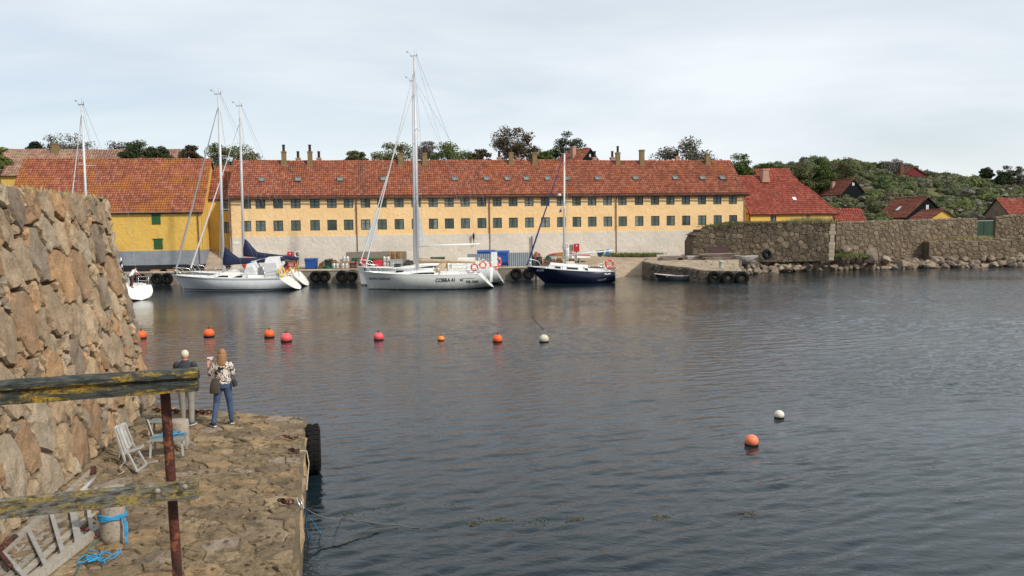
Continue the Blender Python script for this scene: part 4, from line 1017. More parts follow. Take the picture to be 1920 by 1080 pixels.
    for s_ in (-1, 1):
        pts = [Vector((mx_+.25, s_*hbm*.93, zm))] + [p + Vector((0, s_*opts.get('spread', 1.0)*(1 if i == 0 else .8), 0)) for i, p in enumerate(ps)] + [at(mh*.97)]
        MB().tube(pts, .011, 5).build('shroud', MT['wire'], mo)
        MB().tube([Vector((mx_+.15, s_*hbm*.9, zm)), ps[0] - Vector((.25,0,.1))], .011, 5).build('shroud', MT['wire'], mo)
    ff = opts.get('fore', .93); fp0 = Vector((.12, 0, zb+.05)); fp1 = at(mh*ff) + Vector((-.1,0,0))
    n_ = 16; MB().tube([fp0.lerp(fp1, i/n_) for i in range(n_+1)], [opts.get('furl', .075)*(.45 if i == 0 else 1 - .75*(i/n_)**1.5) for i in range(n_+1)], 7).build('furled_sail', opts.get('furlmat', MT['whitecloth']), mo)
    MB().lathe([(.03,0),(.13,.02),(.13,.05),(.06,.07),(.06,.16),(.13,.18),(.13,.21),(.03,.23)], 12, fp0 + (fp1-fp0).normalized()*.05, (fp1-fp0).to_track_quat('Z','Y').to_matrix()).build('furling_drum', MT['black'], mo)
    xe = L - .1; he, zz_ = sh(xe)
    MB().tube([top + Vector((.2,0,0)), Vector((L*.93, 0, lerp(mh, zs_, .62))), Vector((xe, he*.5*0, zs_+.05))] if not opts.get('splitback') else [top, Vector((xe, 0, zs_+2.4)), Vector((xe, he*.8, zs_))], .010, 5).build('backstay', MT['wire'], mo)
    # boom and sail cover
    bl, bz = opts['boom']; g0 = at(bz) ; be = g0 + Vector((bl, 0, opts.get('boomrise', .15)))
    bo = MB().cyl(g0, be, .085, .075, 10).build('boom', opts.get('boommat', mm), root)
    if 'cover' in opts:
        cm, h0_, h1_, style = opts['cover']; rg = []
        for i in range(13):
            t = i / 12; p = g0.lerp(be, t * .985 + .005)
            hh = h0_ * (1 - sstep(0, .28, t)) + lerp(h1_, h1_*.45, t) if style == 'stack' else lerp(h0_, h1_, t ** .8)
            up = hh; dn = .14 if style == 'stack' else .06
            w_ = .17 * (1 - .3*t) if style == 'stack' else .12; wob = .03 * math.sin(i * 2.3)
            if style == 'hang': up, dn = .05, hh
            rg.append([p + Vector((0, -w_*.55, -dn)), p + Vector((0, -w_, wob)), p + Vector((0, -w_*.6, up*.6)), p + Vector((0, 0, up)), p + Vector((0, w_*.6, up*.6)), p + Vector((0, w_, wob)), p + Vector((0, w_*.55, -dn))])
        MB().loft(rg).build('sail_cover', cm, bo)
    for i, t in enumerate(opts.get('lazy', ())):
        p = g0.lerp(be, t); MB().tube([p + Vector((0,-.16,-.1)), at(mh*.55)], .007, 4).build('lazy_line', MT['wire'], bo)
    # topping lift
    MB().tube([be, top + Vector((.15,0,-.1))], .007, 4).build('topping_lift', MT['wire'], mo)
    # pulpit, pushpit, stanchions, lifelines
    pl = MB(); h1_, z1_ = sh(1.55); ph = .62
    pl.tube([(1.55, -h1_*.95, z1_), (1.15, -h1_*.8, z1_+ph), (.35, -.12, zb+ph+.05), (-.05, 0, zb+ph+.05), (.35, .12, zb+ph+.05), (1.15, h1_*.8, z1_+ph), (1.55, h1_*.95, z1_)], .022, 6)
    h2_, z2_ = sh(.75)
    for s_ in (-1, 1): pl.tube([(.62, s_*h2_*.95, z2_), (.2, s_*.12, zb+ph)], .022, 6)
    pl.build('pulpit', MT['steel'], root)
    pu = MB(); xa = L - .15; ha, za = sh(xa); xb_ = L - 1.25; hb2, zb2 = sh(xb_)
    for hh in (.35, .66):
        for s_ in (-1, 1): pu.tube([(xb_, s_*hb2*.95, zb2+hh), (xa, s_*ha*.93, za+hh), (xa+.02, s_*ha*.35, za+hh)], .018, 6)
    for s_ in (-1, 1):
        for x_, h_, z_ in ((xb_, hb2, zb2), (xa, ha, za)): pu.cyl((x_, s_*h_*.95, z_), (x_, s_*h_*.94, z_+.66), .018, None, 6)
    pu.build('pushpit', MT['steel'], root)
    xs_ = [lerp(1.55, L-1.25, i/5) for i in range(6)]
    for s_ in (-1, 1):
        sb = MB()
        for x_ in xs_[1:-1]: h_, z_ = sh(x_); sb.cyl((x_, s_*h_*.95, z_), (x_, s_*h_*.95, z_+.62), .014, None, 5)
        sb.build('stanchions', MT['steel'], root)['kind'] = 'stuff'
        for hh in (.33, .61):
            MB().tube([(x_, s_*sh(x_)[0]*.95, sh(x_)[1]+hh) for x_ in xs_], .007, 4).build('lifeline', MT['wire'], root)
    # sprayhood
    if 'hood' in opts:
        hx0, hx1, hz, hm = opts['hood']; rg = []
        for i in range(7):
            t = i/6; x = lerp(hx0, hx1, t); hb, z = sh(x); w_ = min(1.15, hb*.75); e = hz * math.sin(math.pi/2 * min(1, t*1.25 + .08))
            rg.append([(x, w_*math.cos(math.pi*k/10), z+.15+e*math.sin(math.pi*k/10)**.7) for k in range(11)])
        MB().loft(rg, cap=False, closed=False).build('sprayhood', hm, root)
    # bulkhead hatch detail + winches
    wn = MB()
    for s_ in (-1, 1):
        x = opts.get('winch', L*.66); hb, z = sh(x); wn.lathe([(.09,0),(.07,.1),(.1,.2),(.04,.22)], 10, (x, s_*hb*.62, z+opts.get('cockpit', (0,0,.25))[2]))
    wn.build('winch', MT['steel'], root)
    MB().box(x0+.9, -.3, sh(x0+.9)[1]+.05, x0+1.5, .3, sh(x0+1.2)[1]+hc*opts.get('hatchz', .62)).build('deck_hatch', MT['darkglass'] if not opts.get('step_cabin') else MT['deckw'], root)
    return root, sh, hull
def flag(name, label, p, tilt, staff, w_, h_, mats, rz=0, drop=.5):
    root = thing(name, label, 'flag', p, rz)
    d = Vector((math.sin(tilt), 0, math.cos(tilt))); MB().cyl((0,0,0), d*staff, .018, .012, 6).build('staff', MT['woodred'], root)
    n_ = 8; rows = 4; a = d * staff * .97
    for j, m_ in enumerate(mats):
        vs = []
        for i in range(n_+1):
            for k in range(2):
                f = (j + k) / len(mats); q = a - d * (h_*f) + Vector((w_*i/n_*(1-drop*.3), .07*math.sin(i*1.1 + j*.3), -drop*w_*(i/n_)**1.2)); vs.append(q)
        MB().add(vs, [(2*i, 2*i+1, 2*i+3, 2*i+2) for i in range(n_)], True).build('band', m_, root)
    return root
def lifebuoy(p, axis, Rr, label, group='lifebuoys', m=None):
    root = thing('lifebuoy', label, 'lifebuoy', p); MB().torus((0,0,0), axis, Rr, Rr*.28, 24, 10).build('ring', m or MT['life'], root)
    a = Vector(axis).normalized(); q = Vector((0,0,1)) if abs(a.z) < .9 else Vector((1,0,0)); u = a.cross(q).normalized(); v = a.cross(u)
    for k in range(4):
        t = math.pi/4 + k*math.pi/2; d = u*math.cos(t) + v*math.sin(t); b = u*-math.sin(t) + v*math.cos(t)
        MB().torus(d*Rr, b, Rr*.285, Rr*.05, 12, 6, 2.6).build('band', MT['whitecloth'], root)
    return root
def text_mesh(txt, size, m, bold=0.0):
    cu = bpy.data.curves.new('lettering', 'FONT'); cu.body = txt; cu.size = size; cu.extrude = .002; cu.offset = bold; cu.align_x = 'LEFT'
    ob = bpy.data.objects.new('lettering', cu); COL.objects.link(ob); dg = bpy.context.evaluated_depsgraph_get()
    me = bpy.data.meshes.new_from_object(ob.evaluated_get(dg)); bpy.data.objects.remove(ob); me.materials.clear(); me.materials.append(m); return me
def hull_text(hull, txt, x, z, size, m, hb, bold=0.0, name='lettering', sx=1.0):
    """wrap a line of text onto the near (y<0) side of a hull"""
    me = text_mesh(txt, size, m, bold)
    for v in me.vertices:
        X = x + v.co.x * sx; Z = z + v.co.y; v.co = Vector((X, -hb(X, Z) - .035 - v.co.z, Z))
    return link_mesh(name, me, hull)
from mathutils.bvhtree import BVHTree
def half_at(hull):
    """half breadth of the built hull at (x, z)"""
    bv = BVHTree.FromPolygons([v.co for v in hull.data.vertices], [tuple(p.vertices) for p in hull.data.polygons])
    def f(x, z):
        h_ = bv.ray_cast(Vector((x, -9, z)), Vector((0, 1, 0)))[0]; return -h_.y if h_ else 1.0
    return f

def bow_at(px, py, z=0): return atZ(px, py, z)
# --- white yacht with navy sail cover (outer of the left pair)
hm = hull_mat('white_hull_navy_boot', (.56,.575,.59), [(.02, (.01,.02,.05)), (.10, (.5,.5,.5)), (.20, (.01,.018,.06))])
bA = atY(325, 512, 70.6); sA = atY(529, 522, 69.6); LA = sA.x - bA.x
y1, sh1, hull1 = yacht('sailing_yacht', 'white sailing yacht with navy sail cover and white cockpit tent, in front of the steps', (bA.x, 70.6, 0), R(-2.0), LA, 3.5, 1.42, 1.15, .95, 1.45, hm,
   (LA*.455, 17.25, .14), dict(cabin=(LA*.27, LA*.72, .42, 2.3), cockpit=(LA*.72, LA*.98, .25), boom=(5.6, 2.35), cover=(MT['navy'], 1.05, .5, 'stack'), boommat=MT['navy'], boomrise=.35, ports=((LA*.42, LA*.54, .35, .8, True), (LA*.575, LA*.685, .3, .8, True)), mastfoot=.35, lazy=(.3,.55), furl=.10, furlmat=mat('grey_sail', (.28,.29,.31), None, 2, .8)))
root = y1
for z_, t_ in ((.985, .018), (.93, .01)):
    q = MB(); pts = []
    stt = hull_geom(LA, 3.5, 1.42, 1.15, .95, 1.45)
    for r_ in stt[1:]:
        for (xa, ha, za), (xb_, hb_, zb_) in zip(r_, r_[1:]):
            zt = r_[0][2] * z_ - .06
            if zb_ <= zt <= za:
                f = (za - zt) / (za - zb_); pts.append((lerp(xa, xb_, f), -lerp(ha, hb_, f) - .012, zt)); break
    q.tube(pts, t_, 4); q.build('pinstripe', mat('grey_stripe', (.18,.18,.2)), hull1)
def tent(root, sh, xs_, hs, w_, m, name='cockpit_tent'):
    rg = []
    for x, h_ in zip(xs_, hs):
        hb, z = sh(x); ww = min(w_, hb*.9); rg.append([(x, -ww, z), (x, -ww*.96, z+h_*.72), (x, -ww*.72, z+h_*.97), (x, 0, z+h_*1.03), (x, ww*.72, z+h_*.97), (x, ww*.96, z+h_*.72), (x, ww, z)])
    return MB().loft(rg, smooth=False, closed=False, cap=True).build(name, m, root)
tent(root, sh1, (LA*.665, LA*.70, LA*.76, LA*.79), (.35, 1.25, 1.45, .3), 1.15, MT['whitecloth'], 'sprayhood')
tent(root, sh1, (LA*.865, LA*.87, LA*.97, LA*.985), (1.5, 1.75, 1.8, 1.0), 1.25, MT['whitecloth'])
q = MB()
for s_ in (-1, 1): q.tube([(LA*.74, s_*.9, sh1(LA*.74)[1]+1.42), (LA*.87, s_*1.0, sh1(LA*.87)[1]+1.72)], .03, 6)
q.build('tent_frame', MT['whitecloth'], root)
p1 = Matrix.Translation((bA.x, 70.6, 0)) @ Matrix.Rotation(R(-2), 4, 'Z')
lifebuoy(p1 @ Vector((LA*1.01, -.95, 1.62)), (1, -.6, .1), .34, 'yellow horseshoe-like lifebuoy on the stern rail of the left white yacht', m=mat('yellow_float', (.65,.40,.03), None, 3, .6))
FR, FB, FY = mat('flag_red', (.38,.03,.03), None, 3, .8), mat('flag_black', (.02,.02,.02), None, 3, .8), mat('flag_gold', (.62,.33,.05), None, 3, .8)
FW = mat('flag_white', (.7,.7,.68), None, 3, .8)
flag('ensign', 'dark red and gold ensign on a leaning staff at the left white yacht stern', p1 @ Vector((LA+1.0, 0, .75)), R(20), 2.0, .5, .9, (FB, FR, FY), math.pi, .9)
# --- white yacht behind it
bA2 = atY(352, 510, 74.6); sA2 = atY(556, 515, 74.6); L2 = 10.2; bx = sA2.x - L2
y2, sh2, hull2 = yacht('sailing_yacht', 'white yacht with grey side stripe rafted behind the left white yacht', (bx, 74.6, 0), 0, L2, 3.4, 1.5, 1.3, .6, 1.1, hull_mat('white_hull_dark_boot', (.66,.67,.68), [(.06, (.012,.014,.02))]),
   (L2*.515, 16.85, .13), dict(cabin=(L2*.28, L2*.7, .45, 2.3), cockpit=(L2*.7, L2*.98, .3), boom=(5.2, 3.0), cover=(MT['navy'], 1.2, .42, 'stack'), boommat=MT['navy'], boomrise=-.45, ports=((L2*.42, L2*.66, .3, .75, True),), mastfoot=.4, lazy=(.25,.4,.6), fore=.9, furl=.085))
MB().box(L2*.86, -1.53, .98, L2*.985, -1.44, 1.12).build('hull_window', MT['darkglass'], y2)
flag('ensign', 'yellow-orange ensign drooping at the stern of the yacht behind', (bx + L2 + .35, 74.3, .9), R(14), 1.6, .35, .8, (FR, FY, FY), math.pi, 1.4)
o = MB().ball((0,0,0), .55, .35, .62).build('spherical_fender', MT['orange'], None, atY(464, 494, 73.4)); tag(o, 'orange inflatable fender bag hanging behind the left yacht mast', 'fender')
# --- COBRA 41
bB = atY(681, 511, 69.4); sB = atY(899, 515, 68.9); LB = sB.x - bB.x
y3, sh3, hull3 = yacht('sailing_yacht', 'white yacht lettered COBRA 41 on its grey-white side', (bB.x, 69.4, 0), R(-1.2), LB, 3.7, 1.55, 1.28, .40, 1.25, hull_mat('cobra_hull', (.50,.505,.475), [(.055, (.012,.013,.015))]),
   (LB*.468, 20.05, .155), dict(cabin=(LB*.2, LB*.70, .40, 2.4), cab_ramp=.8, cockpit=(LB*.68, LB*.97, .32), boom=(5.1, 2.62), cover=(MT['beige'], .42, .12, 'hang'), boomrise=-.35, boommat=MT['beige'], ports=((LB*.38, LB*.625, .3, .78, True),), mastfoot=.32, hood=(LB*.60, LB*.72, .85, MT['beige']), fore=.93, furl=.07, spread=1.1, mrake=.008, sternw=.86))
dk_ = mat('dark_letters', (.025,.025,.03), None, 3, .6); hb3 = half_at(hull3)
fx = lambda px: atY(px, 520, 69).x - bB.x
hull_text(hull3, 'COBRA 41', fx(821), .70, .44, dk_, hb3, .010, sx=.84)
hull_text(hull3, 'BALTICA YACHTS VII', fx(691), 0.86, .25, dk_, hb3, .004, sx=.86)
hull_text(hull3, 'POL 15443', fx(877), .58, .27, dk_, hb3, .010, sx=.84)
hull_text(hull3, 'www.balticayachts.pl', fx(869), .92, .13, dk_, hb3, 0, sx=1.0)
q = MB(); x_, z_ = fx(867), .73
for dx, w_ in ((-.16, .07), (0, .14), (.15, .07)):
    for zz_ in (0, .09): q.add([(x_+dx-w_/2, -hb3(x_, z_)-.012, z_+zz_), (x_+dx+w_/2, -hb3(x_, z_)-.012, z_+zz_), (x_+dx+w_/2, -hb3(x_, z_)-.012, z_+zz_+.07), (x_+dx-w_/2, -hb3(x_, z_)-.012, z_+zz_+.1)], [(0,1,2,3)])
q.build('emblem', dk_, hull3)
q = MB(); x_ = fx(893); q.ball((x_, -hb3(x_, .28), .28), .05, .02, .05, 8, 6); q.build('outlet', MT['black'], hull3)
B3 = lambda x, y, z: Matrix.Translation((bB.x, 69.4, 0)) @ Matrix.Rotation(R(-1.2), 4, 'Z') @ Vector((x, y, z))
lifebuoy(B3(fx(892), -1.45, 1.88), (.25,-1,.0), .27, 'front lifebuoy hanging on the COBRA yacht rail', 'lifebuoys')
lifebuoy(B3(fx(904), 1.35, 1.95), (.25,-1,.0), .28, 'lifebuoy on the far rail of the COBRA yacht, right of the front one', 'lifebuoys')
q = MB(); q.tube([(LB+.6, -1.2, .4), (LB+.6, -1.2, 1.9), (LB+.6, -.7, 1.9), (LB+.6, -.7, .4)], .025, 6)
for z_ in (.7, 1.0, 1.3, 1.6): q.cyl((LB+.6, -1.2, z_), (LB+.6, -.7, z_), .018, None, 5)
q.build('boarding_ladder', MT['steel'], y3)
MB().cyl((LB+.98, .9, .45), (LB+.98, .9, 1.75), .13, .13, 12).build('tall_fender', MT['white'], y3)
# --- yacht behind the COBRA
b4 = atY(671, 500, 74.0); s4 = atY(926, 505, 74.0); L4 = s4.x - b4.x
y4, sh4, hull4 = yacht('sailing_yacht', 'white yacht moored between the COBRA yacht and the quay', (b4.x, 74.0, 0), 0, L4, 3.8, 1.75, 1.6, .30, .95, hull_mat('rear_white_hull', (.62,.64,.645), [(.14, (.012,.014,.016))]),
   (L4*.42, 18.8, .15), dict(cabin=(L4*.2, L4*.72, .62, 2.6), cab_ramp=.85, cockpit=(L4*.7, L4*.97, .55), boom=(6.1, 3.62), boomrise=.12, boommat=MT['white'], ports=((L4*.40, L4*.62, .35, .7, True),), mastfoot=.45, fore=.93, furl=.06, sternw=.86))
tag(y4, y4['label'], 'sailboat')
q = MB(); q.box(L4*.74, -1.3, 1.6, L4*.86, 1.3, 2.45); q.mi = 1; q.box(L4*.755, -1.33, 1.95, L4*.80, -1.301, 2.1); q.box(L4*.83, -1.33, 1.95, L4*.85, -1.301, 2.1)
q.build('deck_box', [MT['deckw'], MT['black']], y4)
hb4 = half_at(hull4)
MB().box(L4-.2, -1.2, 1.7, L4+.35, -.6, 3.0).build('liferaft_pod', MT['white'], y4)
q = MB(); rg = []
for i in range(9):                                                                       # half-lowered sail bag beside the mast
    t = i/8; z = lerp(4.2, 8.5, t); w_ = lerp(.85, .10, t ** .7); x = L4*.42 + .22
    rg.append([(x, -.06, z), (x + w_, -.10 + .05*math.sin(i), z - .25*(1-t)), (x + w_, .05, z - .25*(1-t)), (x, .06, z)])
q.loft(rg, smooth=False); q.build('hoisted_sail', mat('grey_white_sail', (.58,.60,.62), (.5,.52,.54), 2, .8), y4)
q = MB(); x = .35
q.add([(x+.05, -.02, 3.7), (x+1.0, -.02, 3.9), (x+1.25, .02, 6.0), (x+.55, 0, 3.95)], [(0,1,2,3)]); 
q.poly([(.75,-.015,4.0),(1.75,-.015,4.2),(1.95,-.015,7.4),(1.55,-.015,6.2)], (0,.03,0)); q.build('jib_clew', mat('grey_jib', (.55,.57,.59), None, 2, .8), y4)
for i, (px, py, dy, lb) in enumerate(((926, 497, -1.0, 'front of two lifebuoys stacked on the stern of the yacht behind the COBRA'), (931, 491, -.2, 'rear of two lifebuoys stacked on the stern of the yacht behind the COBRA'))):
    lifebuoy(atY(px, py, 74.0 + dy), (.3,-1,.05), .40, lb, 'lifebuoys')
# --- navy blue yacht
b5 = atY(986, 497, 73.8); s5 = atY(1150, 511, 73.8); L5 = s5.x - b5.x
hm5 = hull_mat('navy_hull', (.0035,.007,.028), [(-.05, (.10,.012,.015)), (.0, (.10,.012,.015))], .22)
y5, sh5, hull5 = yacht('sailing_yacht', 'navy blue sloop with white coachroof in front of the red crates', (b5.x, 73.8, 0), R(0), L5, 2.9, 1.62, 1.02, 1.75, .12, hm5,
   (L5*.435, 11.95, .105), dict(cabin=(L5*.245, L5*.70, .52, 1.9), step_cabin=True, cockpit=(L5*.7, L5*.96, .2), boom=(4.6, 2.55), boomrise=.42, boommat=mat('pale_boom', (.62,.66,.67), None, 2, .6), ports=((L5*.33, L5*.39, .35, .78, False), (L5*.46, L5*.585, .35, .8, False), (L5*.665, L5*.697, .35, .78, False)), mastfoot=.55, fore=.985, furl=.085, furlmat=mat('blue_sail', (.02,.04,.18), (.015,.03,.13), 3, .8), spreaders=(.55,), spread=.8, mrake=.012, mastmat=mat('pale_mast', (.62,.61,.57), None, 2, .5), sternw=.62, rail=mat('pale_rail', (.55,.60,.68))))
q = MB(); rg = []
for i in range(5): 
    t = i/4; rg.append([(L5*.44 + .05, -.16, 2.3 + t*.9), (L5*.44 + .45, -.18 + .05*math.sin(i*2), 2.35 + t*.95), (L5*.44+.45, .15, 2.35+t*.95), (L5*.44+.05, .16, 2.3+t*.9)])
q.loft(rg); q.build('sail_bundle', MT['whitecloth'], y5)
MB().box(L5*.455, -.35, 1.62, L5*.555, .3, 2.0).build('deck_box', mat('cream_box', (.62,.60,.50), None, 2, .6), y5)
hb5 = half_at(hull5); wl = mat('pale_letters', (.55,.57,.62), None, 3, .6)
hull_text(hull5, 'AARØ', .98, 1.14, .30, wl, hb5, .004, sx=.8)
hull_text(hull5, 'POL 397', L5*.885, .78, .19, mat('white_letters', (.75,.75,.75), None, 3, .6), hb5, .008, sx=.8)
q = MB(); q.poly([(L5*.8, -.04, 2.95), (L5*.9, -.04, 3.02), (L5*.885, -.06, 2.6), (L5*.86, -.05, 2.38), (L5*.83, -.05, 2.42)], (0, .08, 0)); q.build('drying_cloth', mat('dark_green_cloth', (.012,.05,.055), None, 2, .85), y5)
q = MB(); q.poly([(L5*.915, -.04, 3.0), (L5*.945, -.05, 3.1), (L5*.955, -.04, 2.6), (L5*.91, -.06, 2.55)], (0, .1, 0)); q.build('drying_cloth', mat('blue_cloth', (.02,.13,.38), None, 2, .85), y5)
lifebuoy(atY(1143, 495, 72.9) , (.2,-1,0), .36, 'red-orange lifebuoy at the stern rail of the navy sloop', 'lifebuoys')
flag('pennant', 'small red pennant below the navy sloop spreader', atY(1054, 404, 73.8), R(4), .8, .28, .4, (FW, FR), math.pi, .6)
MB().lathe([(.02,-.12),(.16,-.1),(.16,.1),(.02,.12)], 10, (L5*.435-.36, 0, 8.2)).build('radar', MT['white'], y5)
# --- small white sailboat stern beyond the near wall
hd_ = R(20); s6 = atZ(261, 563, 0); L6 = 8.2; u6 = Vector((math.cos(hd_+math.pi), math.sin(hd_+math.pi)))
b6 = Vector((s6.x, s6.y)) + Vector((-math.cos(R(-21)), -math.sin(R(-21)))) * L6
y6, sh6, hull6 = yacht('sailing_yacht', 'small white sailboat with wide transom beside the near granite wall', (b6.x, b6.y, 0), R(-21), L6, 2.7, 1.25, 1.12, .8, .25, hull_mat('small_white_hull', (.66,.66,.65), [(.05, (.012,.014,.02))]),
   (L6*.38, 15.3, .11), dict(cabin=(L6*.25, L6*.66, .4, 1.8), cockpit=(L6*.66, L6*.97, .2), boom=(3.2, 2.2), ports=((L6*.36, L6*.56, .3, .75, True),), mastfoot=.35, fore=.95, furl=.07, sternw=.92))

# mooring lines from the boats to the quay
def moor(label, p, q, m=None, r_=.018):
    p = Vector(p); q = Vector(q); tag(MB().tube([p.lerp(q, i/8) - Vector((0,0,.5*(i/8)*(1-i/8))) for i in range(9)], r_, 5).build('mooring_line', m or MT['rope_white'], None), label, 'rope')
moor('bow line of the left white yacht to the quay', (bA.x+.4, 70.7, 1.35), (bA.x-3.2, 79.0, 1.32))
moor('bow line of the yacht behind the left white yacht', (bx+.4, 74.7, 1.45), (bx-2.6, 79.0, 1.32))
moor('bow line of the COBRA yacht to the quay', (bB.x+.3, 69.6, 1.5), (bB.x-4.0, 79.0, 1.32))
moor('bow line of the yacht between COBRA and quay', (b4.x+.3, 74.2, 1.7), (b4.x-2.6, 79.0, 1.32))
moor('stern line of the yacht between COBRA and quay', (b4.x+L4-.1, 75.2, 1.55), (b4.x+L4+2.4, 79.0, 1.32))
moor('bow line of the navy sloop to the quay', (b5.x+.3, 74.0, 1.55), (b5.x-2.2, 79.0, 1.32))
moor('stern line of the navy sloop to the quay', (b5.x+L5, 74.6, 1.0), (b5.x+L5+1.2, 79.0, 1.32))
FEN = MB().lathe([(.02,-.45),(.09,-.40),(.11,-.3),(.11,.3),(.09,.40),(.03,.45),(.02,.55)], 12).mesh('fender', MT['whitecloth'])
for lb, x_, y_, z_ in (('white fender between the left white yacht and its neighbour, forward', bA.x+3.6, 72.45, .75), ('white fender between the left white yacht and its neighbour, aft', bA.x+6.6, 72.5, .7), ('white fender between the COBRA yacht and its neighbour', bB.x+4.4, 71.5, .9), ('white fender between navy sloop and quay', b5.x+4.0, 75.6, .8)):
    tag(link_mesh('fender', FEN, None, (x_, y_, z_)), lb, 'fender', 'white fenders')
# ================================================================== things on the far quay
def gx(px, Y, py=498): return atY(px, py, Y).x
def gz(X, Y): return max(1.226, ground_z(X, Y)) if X < 10.2 else ground_z(X, Y)
def pl(px, Y, py=498):
    X = gx(px, Y, py); return Vector((X, Y, gz(X, Y)))
def bin_(label, px, Y, w_, d_, h_, m, lid=None, py=498, wheels=True):
    root = thing('waste_bin', label, 'bin', pl(px, Y, py))
    b = MB(); b.obox((0,0,h_*.48), (w_*.86, d_*.86, h_*.84), None, 1.14); b.build('body', m, root, bevel=.03)
    l = MB(); l.loft([[(-w_/2, y, z) for y, z in ((-d_/2-.03,h_*.9),(-d_/2-.03,h_*.95),(0,h_*1.04),(d_/2,h_*.98),(d_/2,h_*.9))], [(w_/2, y, z) for y, z in ((-d_/2-.03,h_*.9),(-d_/2-.03,h_*.95),(0,h_*1.04),(d_/2,h_*.98),(d_/2,h_*.9))]], smooth=False); l.build('lid', lid or m, root)
    if wheels:
        for s_ in (-1, 1): MB().cyl((s_*w_*.4, -d_*.3-.03, .1), (s_*w_*.4, -d_*.3+.05, .1), .1, None, 12).build('wheel', MT['rubber'], root)
    MB().cyl((-w_*.35, -d_/2-.07, h_*.86), (w_*.35, -d_/2-.07, h_*.86), .025, None, 6).build('handle', m, root)
    return root
def keg(label, px, Y, z=0, py=498):
    p = pl(px, Y, py); p.z += z
    root = thing('beer_keg', label, 'keg', p, group='steel kegs on the quay')
    MB().lathe([(.15,0),(.17,.03),(.19,.08),(.20,.16),(.19,.2),(.2,.24),(.2,.36),(.19,.40),(.2,.44),(.185,.52),(.16,.55),(.12,.55)], 16).build('barrel', mat('keg_steel', (.66,.64,.60), (.5,.48,.45), 6, .35, metal=.5) if 'keg_steel' not in bpy.data.materials else bpy.data.materials['keg_steel'], root)
    MB().torus((0,0,.58), (0,0,1), .15, .022, 16, 6).build('rim', MT['steel'], root)
    return root
def crate(label, px, Y, z, w_, h_, m, group, d_=.4, rz=0, py=498):
    p = pl(px, Y, py); p.z += z; root = thing('crate', label, 'crate', p, rz, group)
    n = 3
    for i in range(n):
        z0 = h_*(.04 + i/n*.96); z1 = z0 + h_/n*.62
        for a in (-1, 1): MB().box(-w_/2, a*d_/2-.012, z0, w_/2, a*d_/2+.012, z1).build('slat', m, root)
        for a in (-1, 1): MB().box(a*w_/2-.012, -d_/2+.013, z0, a*w_/2+.012, d_/2-.013, z1).build('slat', m, root)
    for a in (-1, 1):
        for b in (-1, 1): MB().box(a*(w_/2-.05)-.03, b*(d_/2-.04)-.03, 0, a*(w_/2-.05)+.03, b*(d_/2-.04)+.03, h_).build('corner_post', m, root)
    MB().box(-w_/2+.014, -d_/2+.014, 0, w_/2-.014, d_/2-.014, .025).build('bottom', m, root); return root
def pallet(label, p, rz=0, m=None, group=None):
    m = m or MT['wood']; root = thing('pallet', label, 'pallet', p, rz, group)
    for i in range(5): MB().box(-.6, -.4+i*.175, .105, .6, -.4+i*.175+.1, .127).build('deck_board', m, root)
    for x in (-.53, 0, .53):
        for y in (-.35, 0, .35): MB().box(x-.07, y-.05, .022, x+.07, y+.05, .104).build('block', m, root)
    for y in (-.35, 0, .35): MB().box(-.6, y-.05, 0, .6, y+.05, .021).build('bottom_board', m, root)
    return root
def heap(name, label, cat, px, Y, w_, h_, m, seed, n=26, py=498, rr=.05, d_=.5):
    """tangled pile of net or rope: many curled tubes over a mound"""
    rng = random.Random(seed); mb = MB(); 
    for i in range(n):
        t = rng.uniform(0, 6.28); r_ = rng.random()**.5; x = math.cos(t)*r_*w_/2; y = math.sin(t)*r_*d_; z = h_*(1-r_*r_)*.9 + .03
        pts = []
        for k in range(7):
            pts.append((x, y, max(.03, z))); t += rng.uniform(-.9, .9); x += math.cos(t)*.14; y += math.sin(t)*.09
            rr_ = min(1, math.hypot(x/(w_/2), y/d_)); z = h_*(1-rr_**2)*.95 + rng.uniform(-.03,.06)
        mb.tube(pts, rr, 5)
    vs = []; fs = []; N = 12; Mm = 5
    for j in range(Mm+1):
        f = j/Mm
        for k in range(N):
            a = 2*math.pi*k/N; q = 1 + .15*mnoise.noise((math.cos(a)*2, math.sin(a)*2, seed)); vs.append((math.cos(a)*w_/2*(1-f)*q, math.sin(a)*d_*(1-f)*q, h_*.9*(1-(1-f)**2)))
    for j in range(Mm):
        for k in range(N): fs.append((j*N+k, j*N+(k+1)%N, (j+1)*N+(k+1)%N, (j+1)*N+k))
    mb.add(vs, fs)
    return tag(mb.build(name, m, None, pl(px, Y, py)), label, cat)
MT['net'] = mat('brown_net', (.24,.16,.085), (.17,.115,.06), 8, .95); MT['netgreen'] = mat('green_net', (.02,.13,.09), (.015,.09,.06), 8, .95)
MT['netdark'] = mat('dark_net', (.03,.028,.03), (.05,.045,.04), 8, .95); MT['netred'] = mat('red_float_net', (.36,.13,.09), (.25,.1,.07), 8, .95)
MT['lightgrey'] = mat('light_grey_plastic', (.40,.41,.43), (.34,.35,.37), 3, .6)
bin_('large blue wheeled container left of the brown net heap', 584, 82.2, 1.25, .95, 1.1, MT['blue'])
heap('net_heap', 'heap of brown fishing nets beside the large blue container', 'net', 618, 83.2, 2.6, 1.0, MT['net'], 1, 50)
bin_('dark green round-topped bin in front of the brown nets', 616, 81.8, .7, .6, .95, mat('dark_green_bin', (.02,.04,.036), None, 3, .6), wheels=False)
heap('net_heap', 'small pile of green net on the quay edge', 'net', 615, 80.7, .8, .4, MT['netgreen'], 2, 24, d_=.3)
